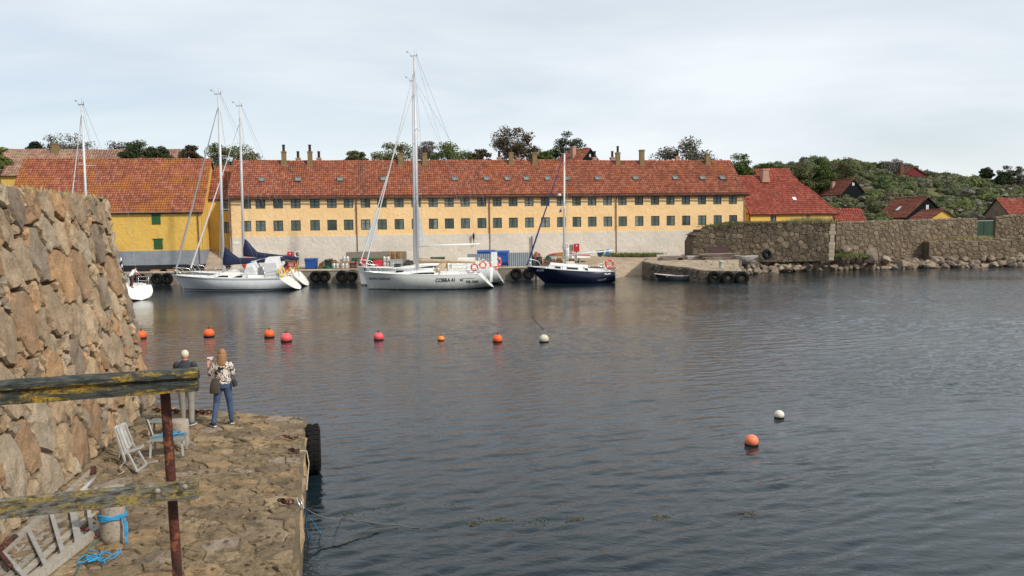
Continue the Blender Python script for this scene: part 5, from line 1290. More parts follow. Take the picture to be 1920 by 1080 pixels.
for i, (px, z, lb) in enumerate(((626, 0, 'steel keg, left one beside the green net pile'), (632.5, 0, 'steel keg, second one beside the green net pile'), (643, 0, 'steel keg under the plank, left'), (650, 0, 'steel keg under the plank, right'))):
    keg(lb, px, 81.2, z)
p = pl(648, 81.4); plk = MB(); plk.box(-.85, -.25, .64, .95, .25, .70)
tag(plk.build('plank', MT['wood'], None, p), 'plank laid across two steel kegs', 'plank')
for px, lb in ((646, 'steel keg standing on the plank, left'), (652, 'steel keg standing on the plank, right')): keg(lb, px, 81.4, .70)
# plywood screen
o = MB(); p0 = pl(650, 84.2); x1 = gx(762, 84.2); root = thing('plywood_screen', 'low grey-brown board screen behind crates and red bin', 'screen', p0)
MT['ply'] = mat('grey_ply', (.25,.22,.18), (.20,.17,.14), 2, .9); npan = 5; w_ = (x1-p0.x)/npan
for i in range(npan): MB().box(i*w_+.01, 0, 0, (i+1)*w_-.01, .03, 1.45 + .03*(i % 2)).build('panel', MT['ply'], root)
for i in range(npan+1): MB().box(i*w_-.04, .032, 0, i*w_+.04, .1, 1.4).build('post', MT['woodgrey'], root)
for i, (px, z, h_, m, gl) in enumerate(((662, 0, .36, 'woodred', 'brown'), (662, .37, .36, 'netdark', 'dark'), (664, .75, .34, 'green', 'green'), (672, .75, .34, 'green', 'green'), (681, .0, .36, 'red', 'red'), (681, .37, .36, 'red', 'red'), (681, .74, .36, 'red', 'red'))):
    names = ['brown crate at the bottom of the left crate stack', 'dark crate second in the left crate stack', 'left green crate on top of the dark crates', 'right green crate on top of the dark crates', 'red crate at the bottom of the red stack', 'red crate in the middle of the red stack', 'red crate on top of the red stack']
    crate(names[i], px, 82.3, z, .62 if gl != 'green' else .42, h_, MT[m], 'fish crates on the quay')
bin_('green bin left of the red bin', 696, 82.6, .58, .6, 1.0, MT['green'])
bin_('bright red bin between green bin and kegs', 709, 82.0, .95, .75, 1.05, MT['red'], mat('dark_lid', (.06,.09,.04), None, 3, .6))
for px, z, lb in ((721, 0, 'steel keg right of the red bin, lower left'), (728, 0, 'steel keg right of the red bin, lower right'), (721, .6, 'steel keg right of the red bin, upper left'), (728, .6, 'steel keg right of the red bin, upper right')): keg(lb, px, 82.0, z)
# grey tub, pallets above
root = thing('plastic_tub', 'light grey fish tub with pallets stacked above', 'tub', pl(743, 82.2)); MB().obox((0,0,.42), (1.15,.9,.7), None, 1.06).build('body', MT['lightgrey'], root, bevel=.03)
MB().box(-.64,-.5,.775,.64,.5,.83).build('rim', MT['lightgrey'], root)
for x in (-.45,.45): MB().box(x-.1,-.4,0,x+.1,.4,.068).build('foot', MT['lightgrey'], root)
p = pl(741, 82.9)
for i in range(6): 
    q = pallet(['bottom', 'second', 'third', 'fourth', 'fifth', 'topmost'][i] + ' orange timber pallet in the stack behind the grey tub', (p.x + .03*math.sin(i*3), p.y + .55, p.z + .86 + i*.1285), .04*math.sin(i*2.1), group='stacked pallets')
MB_ = MB(); MB_.box(-.6,-.4,0,.6,.4,.855); tag(MB_.build('pallet_stand', MT['ply'], None, (p.x, p.y+.55, p.z)), 'grey board box carrying the orange pallets', 'box')
heap('net_heap', 'black net heap under the COBRA yacht boom', 'net', 768, 82.4, 1.6, .85, MT['netdark'], 3, 40)
bin_('low green container with pale label behind the COBRA yacht', 821, 83.0, 1.5, .8, .95, MT['green'], wheels=False)
# corrugated screens
def corrugated(label, px0, px1, Y, h_, m):
    x0 = gx(px0, Y); x1 = gx(px1, Y); root = thing('corrugated_fence', label, 'fence', (x0, Y, 1.226)); n = int((x1-x0)/.2)
    pts = []
    for i in range(n*4+1):
        pts.append((i*(x1-x0)/(n*4), (.0, .0, -.05, -.05)[i % 4] - (.0 if i % 4 else 0)))
    vs = [(x, y, z) for x, y in pts for z in (.05, h_)]; MB().add(vs, [(2*i, 2*i+2, 2*i+3, 2*i+1) for i in range(len(pts)-1)]).build('sheet', m, root)
    for x in (0, (x1-x0)/2, x1-x0): MB().box(x-.05, .03, 0, x+.05, .1, h_+.02).build('post', MT['lightgrey'], root)
    MB().box(0, .025, h_-.1, x1-x0, .03, h_-.03).build('rail', MT['lightgrey'], root)
    return root
MT['corr'] = mat('grey_sheet', (.26,.29,.32), (.22,.25,.28), 1, .5)
corrugated('grey corrugated screen left of the blue skips', 878, 925, 81.4, 1.35, MT['corr'])
corrugated('grey corrugated screen between blue skip and dark barrels', 954, 996, 80.6, 1.45, MT['corr'])
bin_('blue skip with flat lid behind the left corrugated screen', 912, 82.9, 1.9, 1.0, 1.6, MT['blue'])
bin_('taller blue skip between the two corrugated screens', 942, 81.8, 1.5, 1.0, 1.6, MT['blue'])
for px, lb in ((999, 'left'), (1011, 'right')):
    root = thing('oil_drum', lb + ' dark green drum beside the corrugated screen', 'drum', pl(px, 81.6), group='dark drums'); MB().lathe([(.3,0),(.31,.02),(.3,.05),(.3,.3),(.315,.32),(.3,.34),(.3,.6),(.315,.62),(.3,.64),(.3,.88),(.31,.9),(.29,.92),(.0,.90)], 18).build('barrel', mat('drum_paint' + lb, (.018,.03,.03), (.03,.04,.038), 3, .5), root)
    MB().torus((0,0,.92), (0,0,1), .3, .015, 18, 6).build('rim', MT['black'], root)
heap('float_heap', 'heap of red floats and net on top behind the dark drums', 'net', 1007, 82.8, 1.3, 1.5, MT['netred'], 4, 40)
heap('net_heap', 'dark green net bundle right of the drums', 'net', 1028, 83.2, .9, 1.05, MT['netgreen'], 5, 30)
cr = [(1024, 0), (1036, 0), (1024, .37), (1036, .37), (1048, 0), (1058, 0), (1048, .37), (1072, 0), (1072, .37)]
for i, (px, z) in enumerate(cr):
    crate(['lower', 'upper'][z > 0] + ' red-brown crate ' + {1024: 'directly right of the drums', 1036: 'second from the drums', 1048: 'under the yellow crate', 1058: 'behind the navy sloop mast', 1072: 'right of the navy sloop mast'}[px], px, 81.3, z, .52, .36, MT['woodred'], 'red-brown fish crates')
crate('yellow crate on top of the red-brown crates', 1050, 81.3, .75, .62, .55, mat('yellow_crate', (.42,.26,.05), (.34,.2,.04), 4, .7), 'red-brown fish crates')
# upturned dinghy
d0 = gx(1028, 84.5); d1 = gx(1106, 84.5); Ld = d1-d0; root = thing('upturned_dinghy', 'upturned white dinghy with red bottom behind the navy sloop', 'boat', (d0, 84.5, 1.9))
mb = MB(); m2 = MB(); r1_ = []; r2_ = []
for i in range(13):
    t = i/12; w_ = .75 * (math.sin(math.pi * min(1, t*1.15 + .02)) ** .6 if t < .45 else lerp(1, .72, sstep(.45, 1, t))); h_ = .62 * (.55 + .45*math.sin(math.pi*min(1, t+.12)))
    r1_.append([(t*Ld, -w_, 0), (t*Ld, -w_*.96, h_*.5), (t*Ld, w_*.96, h_*.5), (t*Ld, w_, 0)]); r2_.append([(t*Ld, -w_*.965, h_*.505), (t*Ld, -w_*.75, h_*.85), (t*Ld, -.05, h_), (t*Ld, .05, h_), (t*Ld, w_*.75, h_*.85), (t*Ld, w_*.965, h_*.505)])
mb.loft(r1_, smooth=False); m2.loft(r2_, smooth=False); mb.build('topsides', MT['white'], root); m2.build('bottom', mat('red_antifouling', (.50,.12,.09), (.4,.10,.07), 2, .7), root)
for x in (Ld*.25, Ld*.75): MB().box(x-.08,-.6,-.6,x+.08,.6,-.004).build('trestle', MT['woodgrey'], root)
# rescue stations
def rescue(px, py, side, n):
    Y = 83.6; p = pl(px, Y, 490); top = atY(px, py, Y).z
    root = thing('fire_box', 'red equipment box on a post, ' + n, 'box', p, group='red boxes'); MB().box(-.3,-.15,top-p.z-.45,.3,.1,top-p.z+.4).build('cabinet', MT['red'], root, bevel=.04); MB().box(-.05,.101,0,.05,.18,top-p.z).build('post', MT['woodgrey'], root)
    MB().box(-.06,-.156,top-p.z+.12,.06,-.151,top-p.z+.26).build('mark', FW, root)
    x2 = px + side*10; p2 = pl(x2, Y, 490); root = thing('rescue_board', 'small brown board beside the red box, ' + n, 'board', p2, group='rescue boards'); MB().box(-.22,-.03,top-p2.z-.4,.22,.02,top-p2.z+.3).build('panel', MT['ply'], root); MB().box(-.05,.021,0,.05,.1,top-p2.z+.2).build('post', MT['woodgrey'], root)
    x3 = px + side*(14 if side > 0 else 21); pp = atY(x3, py - 2, Y)
    lifebuoy(Vector((pp.x, Y-.2, pp.z)), (0,-1,0), .3, 'pale lifebuoy on the rescue post, ' + n, 'lifebuoys', mat('pale_buoy' + n[:4], (.68,.62,.56), None, 3, .6))
    tag(MB().box(-.04,0,0,.04,.08,pp.z-1.3).build('rescue_post', MT['woodgrey'], None, (pp.x, Y+.02, 1.25)), 'wooden post carrying the pale lifebuoy, ' + n, 'post')
rescue(545, 479, 1, 'left end of the long building'); rescue(1081, 464, -1, 'behind the navy sloop')
o = thing('fishing_boat_frame', 'orange and brown painted frame on the quay behind the left yachts', 'frame', pl(545, 80.6))
for i, (z, m_) in enumerate(((.3,'woodred'),(.55,'orange'),(.8,'woodred'),(1.05,'orange'))): MB().box(-.7+i*.08,-.05,z,.7,.05,z+.14).build('board', MT[m_], o)
for x in (-.6,.6): MB().box(x-.05,.055,0,x+.05,.14,1.2).build('upright', MT['woodred'], o)
# planks by the yellow warehouse
for i, (px, lb) in enumerate(((300, 'pale plank stack on the quay in front of the yellow warehouse, left'), (318, 'pale plank stack on the quay in front of the yellow warehouse, right'))):
    root = thing('plank_stack', lb, 'planks', pl(px, 80.4))
    for k in range(4): MB().box(-1.0+k*.06, -.25, k*.062, 1.0-k*.1, .25, k*.062+.058).build('plank', MT['wood'], root)
# ---- jetty clutter
MT['oldboard'] = mat('weathered_boards', (.20,.135,.105), (.28,.235,.20), 3, .9, rnd=.3); MT['palewood'] = mat('pale_board', (.52,.46,.42), None, 3, .8)
def board_stack(label, px, Y, w_, d_, n, seed, m, rz=0, z=1.56):
    rng = random.Random(seed); X = gx(px, Y, 480); root = thing('board_stack', label, 'boards', (X, Y, z), rz)
    for k in range(n):
        for j in range(3):
            MB().obox((rng.uniform(-.12,.12), -d_/2 + d_*(j+.5)/3, .03 + k*.085), (w_*rng.uniform(.75,1.08), d_/3*.9, .06), Matrix.Rotation(rng.uniform(-.08,.08), 3, 'Z')).build('board', m if rng.random() < .75 else MT['palewood'], root)
    return root
board_stack('large untidy stack of brown boards on the jetty below the bastion', 1342, 83.0, 3.6, 1.8, 8, 1, MT['oldboard'])
board_stack('small stack of old boards left of the large stack', 1300, 84.0, 1.6, 1.0, 5, 2, MT['oldboard'])
p = pl(1258, 83.6, 482); root = thing('plank_platform', 'flat brown hatch with white edge lying on the jetty', 'platform', (p.x, 83.6, 1.85), R(4))
for i in range(6): MB().obox((0, -.75+i*.26, .02*i), (2.6-.1*i, .24, .05)).build('plank', MT['oldboard'], root)
MB().box(-1.3,.8,.06,1.3,1.0,.28).build('edge', MT['palewood'], root)
for x in (-1.1, 1.1): MB().box(x-.08,-.7,-.28,x+.08,.9,-.03).build('bearer', MT['oldboard'], root)
p = pl(1398, 82.4, 487); root = thing('old_skiff', 'weathered grey-white skiff hull between board stack and tyre', 'boat', (p.x-1.3, 82.4, 1.62), R(3))
st = hull_geom(2.5, 1.1, .42, .36, .2, 0, 10, 5, sternw=.8); mb = MB()
for s_ in (-1, 1): mb.add([(x, s_*h_, z) for r_ in st for x, h_, z in r_], [(i*6+k, (i+1)*6+k, (i+1)*6+k+1, i*6+k+1) for i in range(10) for k in range(5)], True)
mb.build('hull', mat('peeling_paint', (.16,.13,.12), (.36,.34,.33), 3, .8), root)
for s_ in (-1, 1): MB().tube([(r_[0][0], s_*r_[0][1], r_[0][2]) for r_ in st], .04, 6).build('gunwale', MT['palewood'], root)
for x in (.9, 1.8): MB().box(x-.12,-.45,.22,x+.12,.45,.26).build('thwart', MT['palewood'], root)
p = atY(1437, 480, 83.8); tyre(p.x, 83.6, 2.0, 'single tyre leaning on the bastion right of the old skiff', .95, (R(-14), R(30), R(8)))
MB_ = MB(); MB_.box(-1.1,0,0,1.1,.04,.75); p = atY(1346, 466, 84.1); tag(MB_.build('brown_panel', mat('maroon_panel', (.07,.04,.038), None, 2, .8), None, (p.x, 83.95, p.z-.5)), 'dark maroon panel leaning on the bastion behind the boards', 'panel')
# rowing boat beside the jetty
r0 = atY(1227, 519, 75.3); r1 = atY(1303, 519, 75.3); Lr = 3.9; root = thing('rowing_boat', 'low dark rowing boat with pale gunwale moored at the jetty', 'boat', (r0.x, 75.2, 0), R(-5))
st = hull_geom(Lr, 1.3, .62, .5, .35, .05, 12, 6, sternw=.75); mb = MB()
for s_ in (-1, 1): mb.add([(x, s_*h_, z) for r_ in st for x, h_, z in r_], [(i*7+k, (i+1)*7+k, (i+1)*7+k+1, i*7+k+1) for i in range(12) for k in range(6)], True)
mb.build('hull', mat('dark_row_hull', (.014,.018,.022), None, 2, .4), root)
for s_ in (-1, 1): MB().tube([(r_[0][0], s_*r_[0][1], r_[0][2]+.02) for r_ in st], .05, 6).build('gunwale', MT['palewood'], root)
for x in (1.2, 2.3, 3.2): MB().box(x-.14,-.5,.36,x+.14,.5,.40).build('thwart', MT['palewood'], root)
MB().add([(r_[0][0], s_*r_[0][1]*.8, .16) for r_ in st for s_ in (-1,1)], [(2*i,2*i+1,2*i+3,2*i+2) for i in range(12)]).build('floor', MT['oldboard'], root)
MB().cyl((Lr-.02,.1,.2),(Lr+.12,.1,.75),.035,.03,6).build('rudder_stock', MT['palewood'], root)
# ================================================================== buoys
def buoy(label, px, py, wpx, m, top=True, half=.62, dark=True):
    """px,py: pixel of the waterline centre"""
    p = atZ(px, py, 0); d = (p - EYE).length; r_ = wpx / 2 * d / FPX; root = thing('mooring_buoy', label, 'buoy', (p.x, p.y, 0), group='mooring buoys')
    b = MB(); b.ball((0,0,r_*half), r_, r_, r_*.93, 20, 14); b.build('float', m, root)
    if dark: MB().lathe([(r_*.96,-.01),(r_*1.004,r_*.16),(r_*1.004,r_*.22)], 20, (0,0,0)).build('weed_band', mat('buoy_weed', (.02,.018,.014), None, 3, .8) if 'buoy_weed' not in bpy.data.materials else bpy.data.materials['buoy_weed'], root)
    if top:
        t = MB(); t.cyl((0,0,r_*(half+.88)),(0,0,r_*(half+1.15)),r_*.22,r_*.16,10); t.torus((0,0,r_*(half+1.28)),(1,.3,0),r_*.17,r_*.05,12,6); t.build('eye', MT['black'], root)
    return root
OR = mat('buoy_orange', (.80,.115,.02), (.72,.10,.02), 3, .45); PK = mat('buoy_pink', (.80,.10,.11), (.68,.08,.09), 3, .45); WH = mat('buoy_white', (.62,.58,.48), (.40,.36,.28), 2.5, .55); SAL = mat('buoy_salmon', (.78,.22,.115), (.72,.17,.08), 2, .5); CR = mat('buoy_cream', (.72,.66,.58), (.60,.52,.44), 3, .5)
buoy('orange buoy next to the edge of the near granite wall', 265, 634, 17, OR)
buoy('orange buoy second from the near wall', 392, 631, 18, OR)
buoy('orange buoy third from the wall, left of the tall pink one', 505, 632, 18, OR)
buoy('large pink-red buoy right of the third orange one', 537, 640, 20, PK)
buoy('pink buoy alone between the large pink one and the smallest orange one', 710, 637, 18, PK)
buoy('smallest orange buoy in the middle of the row', 827, 638, 13, mat('buoy_amber', (.80,.22,.03), None, 3, .45), True, .4)
buoy('orange buoy between the smallest orange and the white one', 933, 641, 18, OR)
b_ = buoy('dirty white buoy with a tilted stick, right end of the row', 1020, 641, 18, WH, False)
MB().cyl((0,0,.55),(-.55,.1,1.15),.02,.015,6).build('stick', MT['black'], b_)
buoy('white ball buoy, farther of the two alone on the right', 1461, 783, 17, CR, False, .62)
buoy('salmon-orange ball buoy, nearer of the two alone on the right', 1409, 834, 24, SAL, False, .62)
# ================================================================== plants
def leaf_mat(name, c1, c2, dry=None):
    g = NG(name); r = g.rand(True); col = g.mix(r, c1, c2)
    if dry: col = g.mix(g.ramp(g.noise(g.coords('geo'), .35, 4), [(.5, 0), (.7, .7)]), col, dry)
    return g.done(col, .75, None, 0, .25)
LF = dict(green=leaf_mat('leaf_green', (.055,.085,.022), (.12,.15,.042)), olive=leaf_mat('leaf_olive', (.075,.085,.034), (.16,.16,.07)), dark=leaf_mat('leaf_dark', (.028,.044,.018), (.065,.082,.034)),
          brown=leaf_mat('leaf_bronze', (.055,.045,.024), (.12,.09,.05)), grey=leaf_mat('leaf_grey', (.07,.072,.048), (.14,.135,.10)), copper=leaf_mat('leaf_copper', (.045,.022,.02), (.085,.04,.03)), pine=leaf_mat('leaf_pine', (.010,.022,.014), (.022,.036,.022)),
          light=leaf_mat('leaf_light', (.09,.125,.03), (.17,.20,.055)), straw=leaf_mat('dry_grass', (.30,.25,.10), (.42,.36,.20)), twig=leaf_mat('grey_twigs', (.14,.13,.115), (.22,.20,.18)))
BARK = mat('bark', (.075,.062,.05), (.05,.042,.035), 4, .95, .5, 10)
def leaf_clumps(mb, rng, clumps, n, size):
    for c, r_ in clumps:
        for i in range(n):
            d = Vector((rng.gauss(0,1), rng.gauss(0,1), rng.gauss(0,1))); d.normalize(); p = Vector(c) + Vector((d.x*r_[0], d.y*r_[1], d.z*r_[2])) * (rng.random() ** .45)
            a = Vector((rng.gauss(0,1), rng.gauss(0,1), rng.gauss(0,.7))).normalized(); b = a.cross(Vector((rng.gauss(0,1), rng.gauss(0,1), rng.gauss(0,1)))).normalized(); s_ = size * rng.uniform(.6, 1.35)
            mb.add([p - a*s_*.5, p + b*s_*.33, p + a*s_*.5, p - b*s_*.33], [(0,1,2,3)])
def tree(name, label, px0, px1, top, Y, kind, seed, base_py=None, sparse=1.0, shape='dome', size=.24, group='trees behind the roofs'):
    """px0..px1 crown width in pixels, top = pixel of crown top"""
    rng = random.Random(seed); a = atY(px0, top, Y); b = atY(px1, top, Y); W = (b.x - a.x) * 1.2; cx = (a.x+b.x)/2; zt = atY((px0+px1)/2, top, Y).z + .55
    zg = ground_z(cx, Y) - .3; H = max(3.0, zt - zg); root = thing(name, label, 'tree', (cx, Y, zg), group=group)
    ch = min(H*.72, max(W*.8, 2.0)); zc = H - ch
    tr = MB(); lean = rng.uniform(-.4,.4); r0 = .10 + W*.016
    fork = Vector((lean*.4, 0, max(.6, zc*.9))); tr.tube([(0,0,0), fork*.5 + Vector((.08,0,0)), fork], [r0*1.3, r0, r0*.8], 7)
    clumps = []; nc = int(44 * max(1, W/6))
    for i in range(nc):
        for _ in range(20):
            x, y, z = rng.uniform(-1,1), rng.uniform(-1,1), rng.uniform(0,1)
            if shape == 'dome': ok = (x*x)**1.3 + y*y + (z*1.02)**2 < 1 and (x*x + y*y + z*z > .22 or rng.random() < .25)
            elif shape == 'cone': ok = math.hypot(x,y) < (1-z)*.9 + .08
            else: ok = x*x + y*y + ((z-.5)*2)**2 < 1
            if ok: break
        wind = .12 * W * z * (1 if shape == 'dome' else 0)
        c = Vector((x*W/2*.92 + lean, y*W/2*.75, zc + z*ch*.93)); cr = W*.085*rng.uniform(.7,1.4) + .18
        clumps.append((c, (cr*1.25, cr*1.25, cr*.75)))
        if i % 3 == 0:
            m = fork.lerp(c, .55) + Vector((0,0,-.12*W*.3)); tr.tube([fork, m, c], [r0*.42, r0*.22, .03], 5)
    tr.build('trunk', BARK, root)
    cr = MB(); leaf_clumps(cr, rng, clumps, int(150*sparse), size)
    cr.build('crown', LF[kind], root)
    return root
tree('tree', 'green tree at the far left edge above the faded roof', -25, 18, 280, 100, 'light', 1)
tree('conifer', 'small dark conifer left of the faded roof chimney', 47, 74, 267, 113, 'pine', 2, shape='cone', sparse=1.5)
tree('tree', 'sparse grey tree behind the faded roof chimney', 78, 176, 250, 117, 'grey', 3, sparse=1.0, size=.25)
tree('copper_beech', 'dark copper-red tree behind the faded roof', 180, 286, 264, 118, 'copper', 4, sparse=1.4)
tree('tree', 'round dark green tree in front of the faded roof gable', 222, 284, 271, 99.5, 'dark', 5, sparse=1.6, size=.2)
tree('bush', 'low green bush right of the round green tree', 272, 312, 281, 99, 'dark', 6, sparse=1.6, size=.2)
tree('tree', 'small brown-green tree left of the tall white mast', 345, 378, 280, 110, 'brown', 7)
tree('tree', 'wide sparse tree behind the two left masts', 382, 499, 264, 113, 'olive', 8, sparse=1.8, size=.26)
tree('tree', 'small round tree left of the tallest masts', 650, 686, 287, 112, 'olive', 9, sparse=1.6, size=.2)
tree('tree', 'olive tree with brown patches behind the tall mast rigging', 690, 778, 267, 113, 'olive', 10)
tree('tree', 'bare grey tree right of the tallest mast', 782, 818, 270, 116, 'twig', 11, sparse=.8, size=.2)
tree('tree', 'dense green tree right of the tallest mast', 808, 890, 268, 112, 'green', 12, sparse=1.4)
tree('tree', 'small dark tree right of the dense green tree', 884, 919, 283, 112, 'brown', 13)
tree('tree', 'tallest bronze-green tree above the middle of the long roof', 932, 1009, 242, 113, 'brown', 14, sparse=1.1, shape='round')
tree('tree', 'low green tree between the bronze tree and the black cottage', 1000, 1036, 289, 112, 'green', 15)
tree('tree', 'umbrella-shaped dark tree left of the black cottage', 1028, 1098, 252, 118, 'dark', 16, sparse=1.3)
tree('tree', 'wide grey-green windswept tree above the right end of the long roof', 1226, 1352, 265, 114, 'grey', 17, sparse=2.0, size=.27)
tree('tree', 'bright green tree at the right gable of the long building', 1355, 1416, 291, 115, 'green', 18, sparse=1.4)
tree('tree', 'bare shrub-like tree on the skyline left of the dark red gable', 1654, 1698, 303, 165, 'twig', 19, sparse=.8, group='trees on the hill skyline')
tree('tree', 'small round dark tree alone on the skyline', 1837, 1858, 320, 168, 'dark', 20, shape='round', sparse=1.3, group='trees on the hill skyline')
tree('tree', 'larger grey-green tree on the skyline near the right edge', 1880, 1920, 311, 165, 'grey', 21, sparse=.9, group='trees on the hill skyline')
tree('tree', 'low dark tree left of the larger skyline tree', 1864, 1890, 323, 163, 'dark', 22, group='trees on the hill skyline')
for i, (a_, b_, t_, Y, k, w_) in enumerate(((1418, 1470, 300, 140, 'green', 'left'), (1462, 1520, 303, 142, 'olive', 'middle left'), (1512, 1566, 306, 144, 'green', 'middle right'), (1556, 1610, 304, 150, 'olive', 'right'))):
    tree('tree', w_ + ' one of the dense trees on the ridge behind the hipped house', a_, b_, t_, Y, k, 40+i, sparse=1.5, group='ridge trees behind the hipped house')
# ---- hillside scrub
rng = random.Random(9); scrub = {k: MB() for k in ('green', 'olive', 'dark', 'light', 'grey', 'brown')}; n_b = 0
ICO = RK[0]; bmq = bmesh.new(); bmesh.ops.create_icosphere(bmq, subdivisions=2, radius=1); IV = [v.co.copy() for v in bmq.verts]; IF = [tuple(v.index for v in f_.verts) for f_ in bmq.faces]; bmq.free()
for i in range(2600):
    Y = lerp(99, 200, rng.random() ** 1.15); px = rng.uniform(1375, 2080); X = (px - 960) / FPX * Y
    if mnoise.noise((X*.11, Y*.11, 5)) < -.36: continue
    z = ground_z(X, Y); r_ = (rng.uniform(.5, 1.15) if rng.random() < .84 else rng.uniform(1.15, 2.0)) * (1 if Y > 112 else .75)
    if Y < 108 and X > 42 and rng.random() < .4: continue
    zone = mnoise.noise((X*.045, Y*.045, 17))
    k = rng.choices(('green', 'olive', 'dark', 'light', 'grey', 'brown'), (5, 7, max(.3, 1.2 - zone*3), 1.5 + max(0, zone)*5, 2.5, 1.5 + max(0, -zone)*3))[0]
    sd_ = rng.uniform(0, 99); hz = rng.uniform(.55, .85); tgt = scrub[k]
    tgt.add([Vector((X, Y, z + r_*.2)) + Vector((v.x*r_*.93, v.y*r_*.93, v.z*r_*hz*.93)) * (1 + .35*mnoise.noise(v*1.7 + Vector((sd_,0,0)))) for v in IV], IF, True)
    for j in range(int(60 * r_ * r_ + 16)):
        d = Vector((rng.gauss(0,1), rng.gauss(0,1)-.5, rng.gauss(0,1)+.5)).normalized(); f_ = (1 + .35*mnoise.noise(d*1.7 + Vector((sd_,0,0)))) * rng.uniform(.88, 1.12)
        p = Vector((X, Y, z + r_*.2)) + Vector((d.x*r_, d.y*r_, d.z*r_*hz)) * f_
        t_ = d.cross(Vector((rng.gauss(0,1), rng.gauss(0,1), rng.gauss(0,1)))).normalized(); u_ = d.cross(t_) + d * rng.gauss(0,.5); s_ = .19 * rng.uniform(.6,1.5)
        tgt.add([p - t_*s_, p + u_*s_*.6, p + t_*s_, p - u_*s_*.6], [(0,1,2,3)])
    n_b += 1
mb = MB(); ks = list(scrub)
for j, k in enumerate(ks): mb.mi = j; mb.add(scrub[k].v, scrub[k].f)
SC = dict(green=leaf_mat('scrub_green', (.040,.062,.017), (.085,.11,.032)), olive=leaf_mat('scrub_olive', (.055,.064,.025), (.115,.118,.05)), dark=leaf_mat('scrub_dark', (.022,.035,.014), (.05,.064,.026)), light=leaf_mat('scrub_light', (.065,.09,.022), (.12,.145,.04)), grey=leaf_mat('scrub_grey', (.07,.07,.048), (.13,.125,.09)), brown=leaf_mat('scrub_brown', (.045,.037,.02), (.095,.075,.04)))
stuff(mb.build('scrub', [SC[k] for k in ks]), 'green and brown scrub covering the hillside on the right', 'scrub')
# pale outcrops on the hill
rk2 = []
rng = random.Random(12)
mb = MB()
for i in range(110):
    Y = rng.uniform(108, 175); px = rng.uniform(1560, 1960); X = (px-960)/FPX*Y; me = rng.choice(RK); s_ = rng.uniform(.25,.7); rz_ = Matrix.Rotation(rng.uniform(0,6.28), 3, 'Z')
    mb.add([rz_ @ Vector((v.co.x*s_*1.5, v.co.y*s_, v.co.z*s_*.6)) + Vector((X, Y, ground_z(X,Y)+.75)) for v in me.vertices], [tuple(p.vertices) for p in me.polygons])
stuff(mb.build('rock_outcrops', mat('pale_outcrop', (.17,.16,.125), (.11,.105,.08), 1.5, .95, kind='geo')), 'pale granite outcrops showing through the hillside scrub', 'rocks')
# ---- grasses
def grass(name, label, pts, n, h_, kind, seed, spread=.25, w_=.02, lean=.4):
    rng = random.Random(seed); mb = MB()
    for i in range(n):
        t = rng.random() * (len(pts)-1); k = int(t); a = Vector(pts[k]).lerp(Vector(pts[k+1]), t-k)
        p = a + Vector((rng.gauss(0,spread), rng.gauss(0,spread), 0)); hh = h_ * rng.uniform(.4,1.25); d = Vector((rng.gauss(0,lean), rng.gauss(0,lean), 1)).normalized(); s_ = Vector((rng.gauss(0,1), rng.gauss(0,1), 0)).normalized() * w_
        mb.add([p - s_, p + s_, p + d*hh*.6 + s_*.6 + Vector((d.x,d.y,0))*.05, p + d*hh], [(0,1,2,3)])
    return stuff(mb.build(name, LF[kind]), label, 'grass')
# top of the near wall
tp = [wallF(s_, 5.12, -.45) for s_ in (0, 4, 8, LW - .3)]
grass('dry_grass', 'dry grass tufts along the top of the near granite wall', [p + Vector((0,0,-.02)) for p in tp], 2600, .16, 'straw', 1, .28, .006)
grass('turf', 'green-brown turf on top of the near granite wall', [p + Vector((-.5,0,-.02)) for p in tp], 2200, .12, 'olive', 2, .35, .008)
bt = [(pa.x + (pb.x-pa.x)*t, 84.9 + 1.8*t, 5.3 if t > .3 else lerp(4.7, 5.32, t/.3)) for t in (.12, .3, .6, 1.0)]
grass('bastion_grass', 'low grass on top of the bastion wall', bt, 3500, .28, 'olive', 3, .6, .03)
grass('golden_grass', 'pale golden grass on the right end of the bastion top', [(lerp(pa.x,pb.x,.72), 86.4, 5.22), (lerp(pa.x,pb.x,.98), 86.9, 5.22)], 1400, .75, 'straw', 4, .4, .03)
grass('weeds', 'green weeds at the foot of the long building plinth', [pl(1138, 89.4, 480) , pl(1240, 90.4, 478)], 1800, .45, 'light', 5, .28, .04)
grass('yellow_weeds', 'yellow flowering weeds on the terrace below the gate', [(q4.x+1, 94.0, 2.85), (q5.x-10, 94.6, 3.0)], 2600, .5, 'straw', 6, .4, .04)
grass('bank_grass', 'bright green grass on the bank beside the bastion corner', [(pb.x+.8, 87.2, 1.5), (pb.x+4.5, 88.2, 1.4)], 2200, .4, 'light', 7, .45, .04)
# ================================================================== foreground fence
def weathered(name, base, dark, lichen, lt, s3=9, off=None):
    g = NG(name); c = g.coords('geo', (2.2, 2.2, 9)); c2 = g.coords('geo')
    col = g.mix(g.ramp(g.noise(c, 9, 6, .7), [(.38, 0), (.62, 1)]), base, dark)
    col = g.mix(g.ramp(g.noise(g.coords('geo', (3, 3, 40)), 9, 5, .7), [(.52, 0), (.66, .7)]), col, (.012,.012,.011))
    big = g.ramp(g.noise(g.coords('geo', (.7, .7, 3.2), off), s3, 8, .75, .6), [(lt, 0), (lt + .09, 1)])
    lm = g.math('MULTIPLY', big, g.ramp(g.noise(c2, 75, 6, .75), [(.40, 0), (.54, 1)]))
    col = g.mix(lm, col, lichen)
    col = g.val(col, g.noise(c2, 60, 4, .7), .55, 1.4)
    h = g.math('ADD', g.noise(g.coords('geo', (2, 2, 45)), 9, 5, .7), g.math('MULTIPLY', lm, .35))
    return g.done(col, .85, g.bump(h, .8, .006), 0, .3)
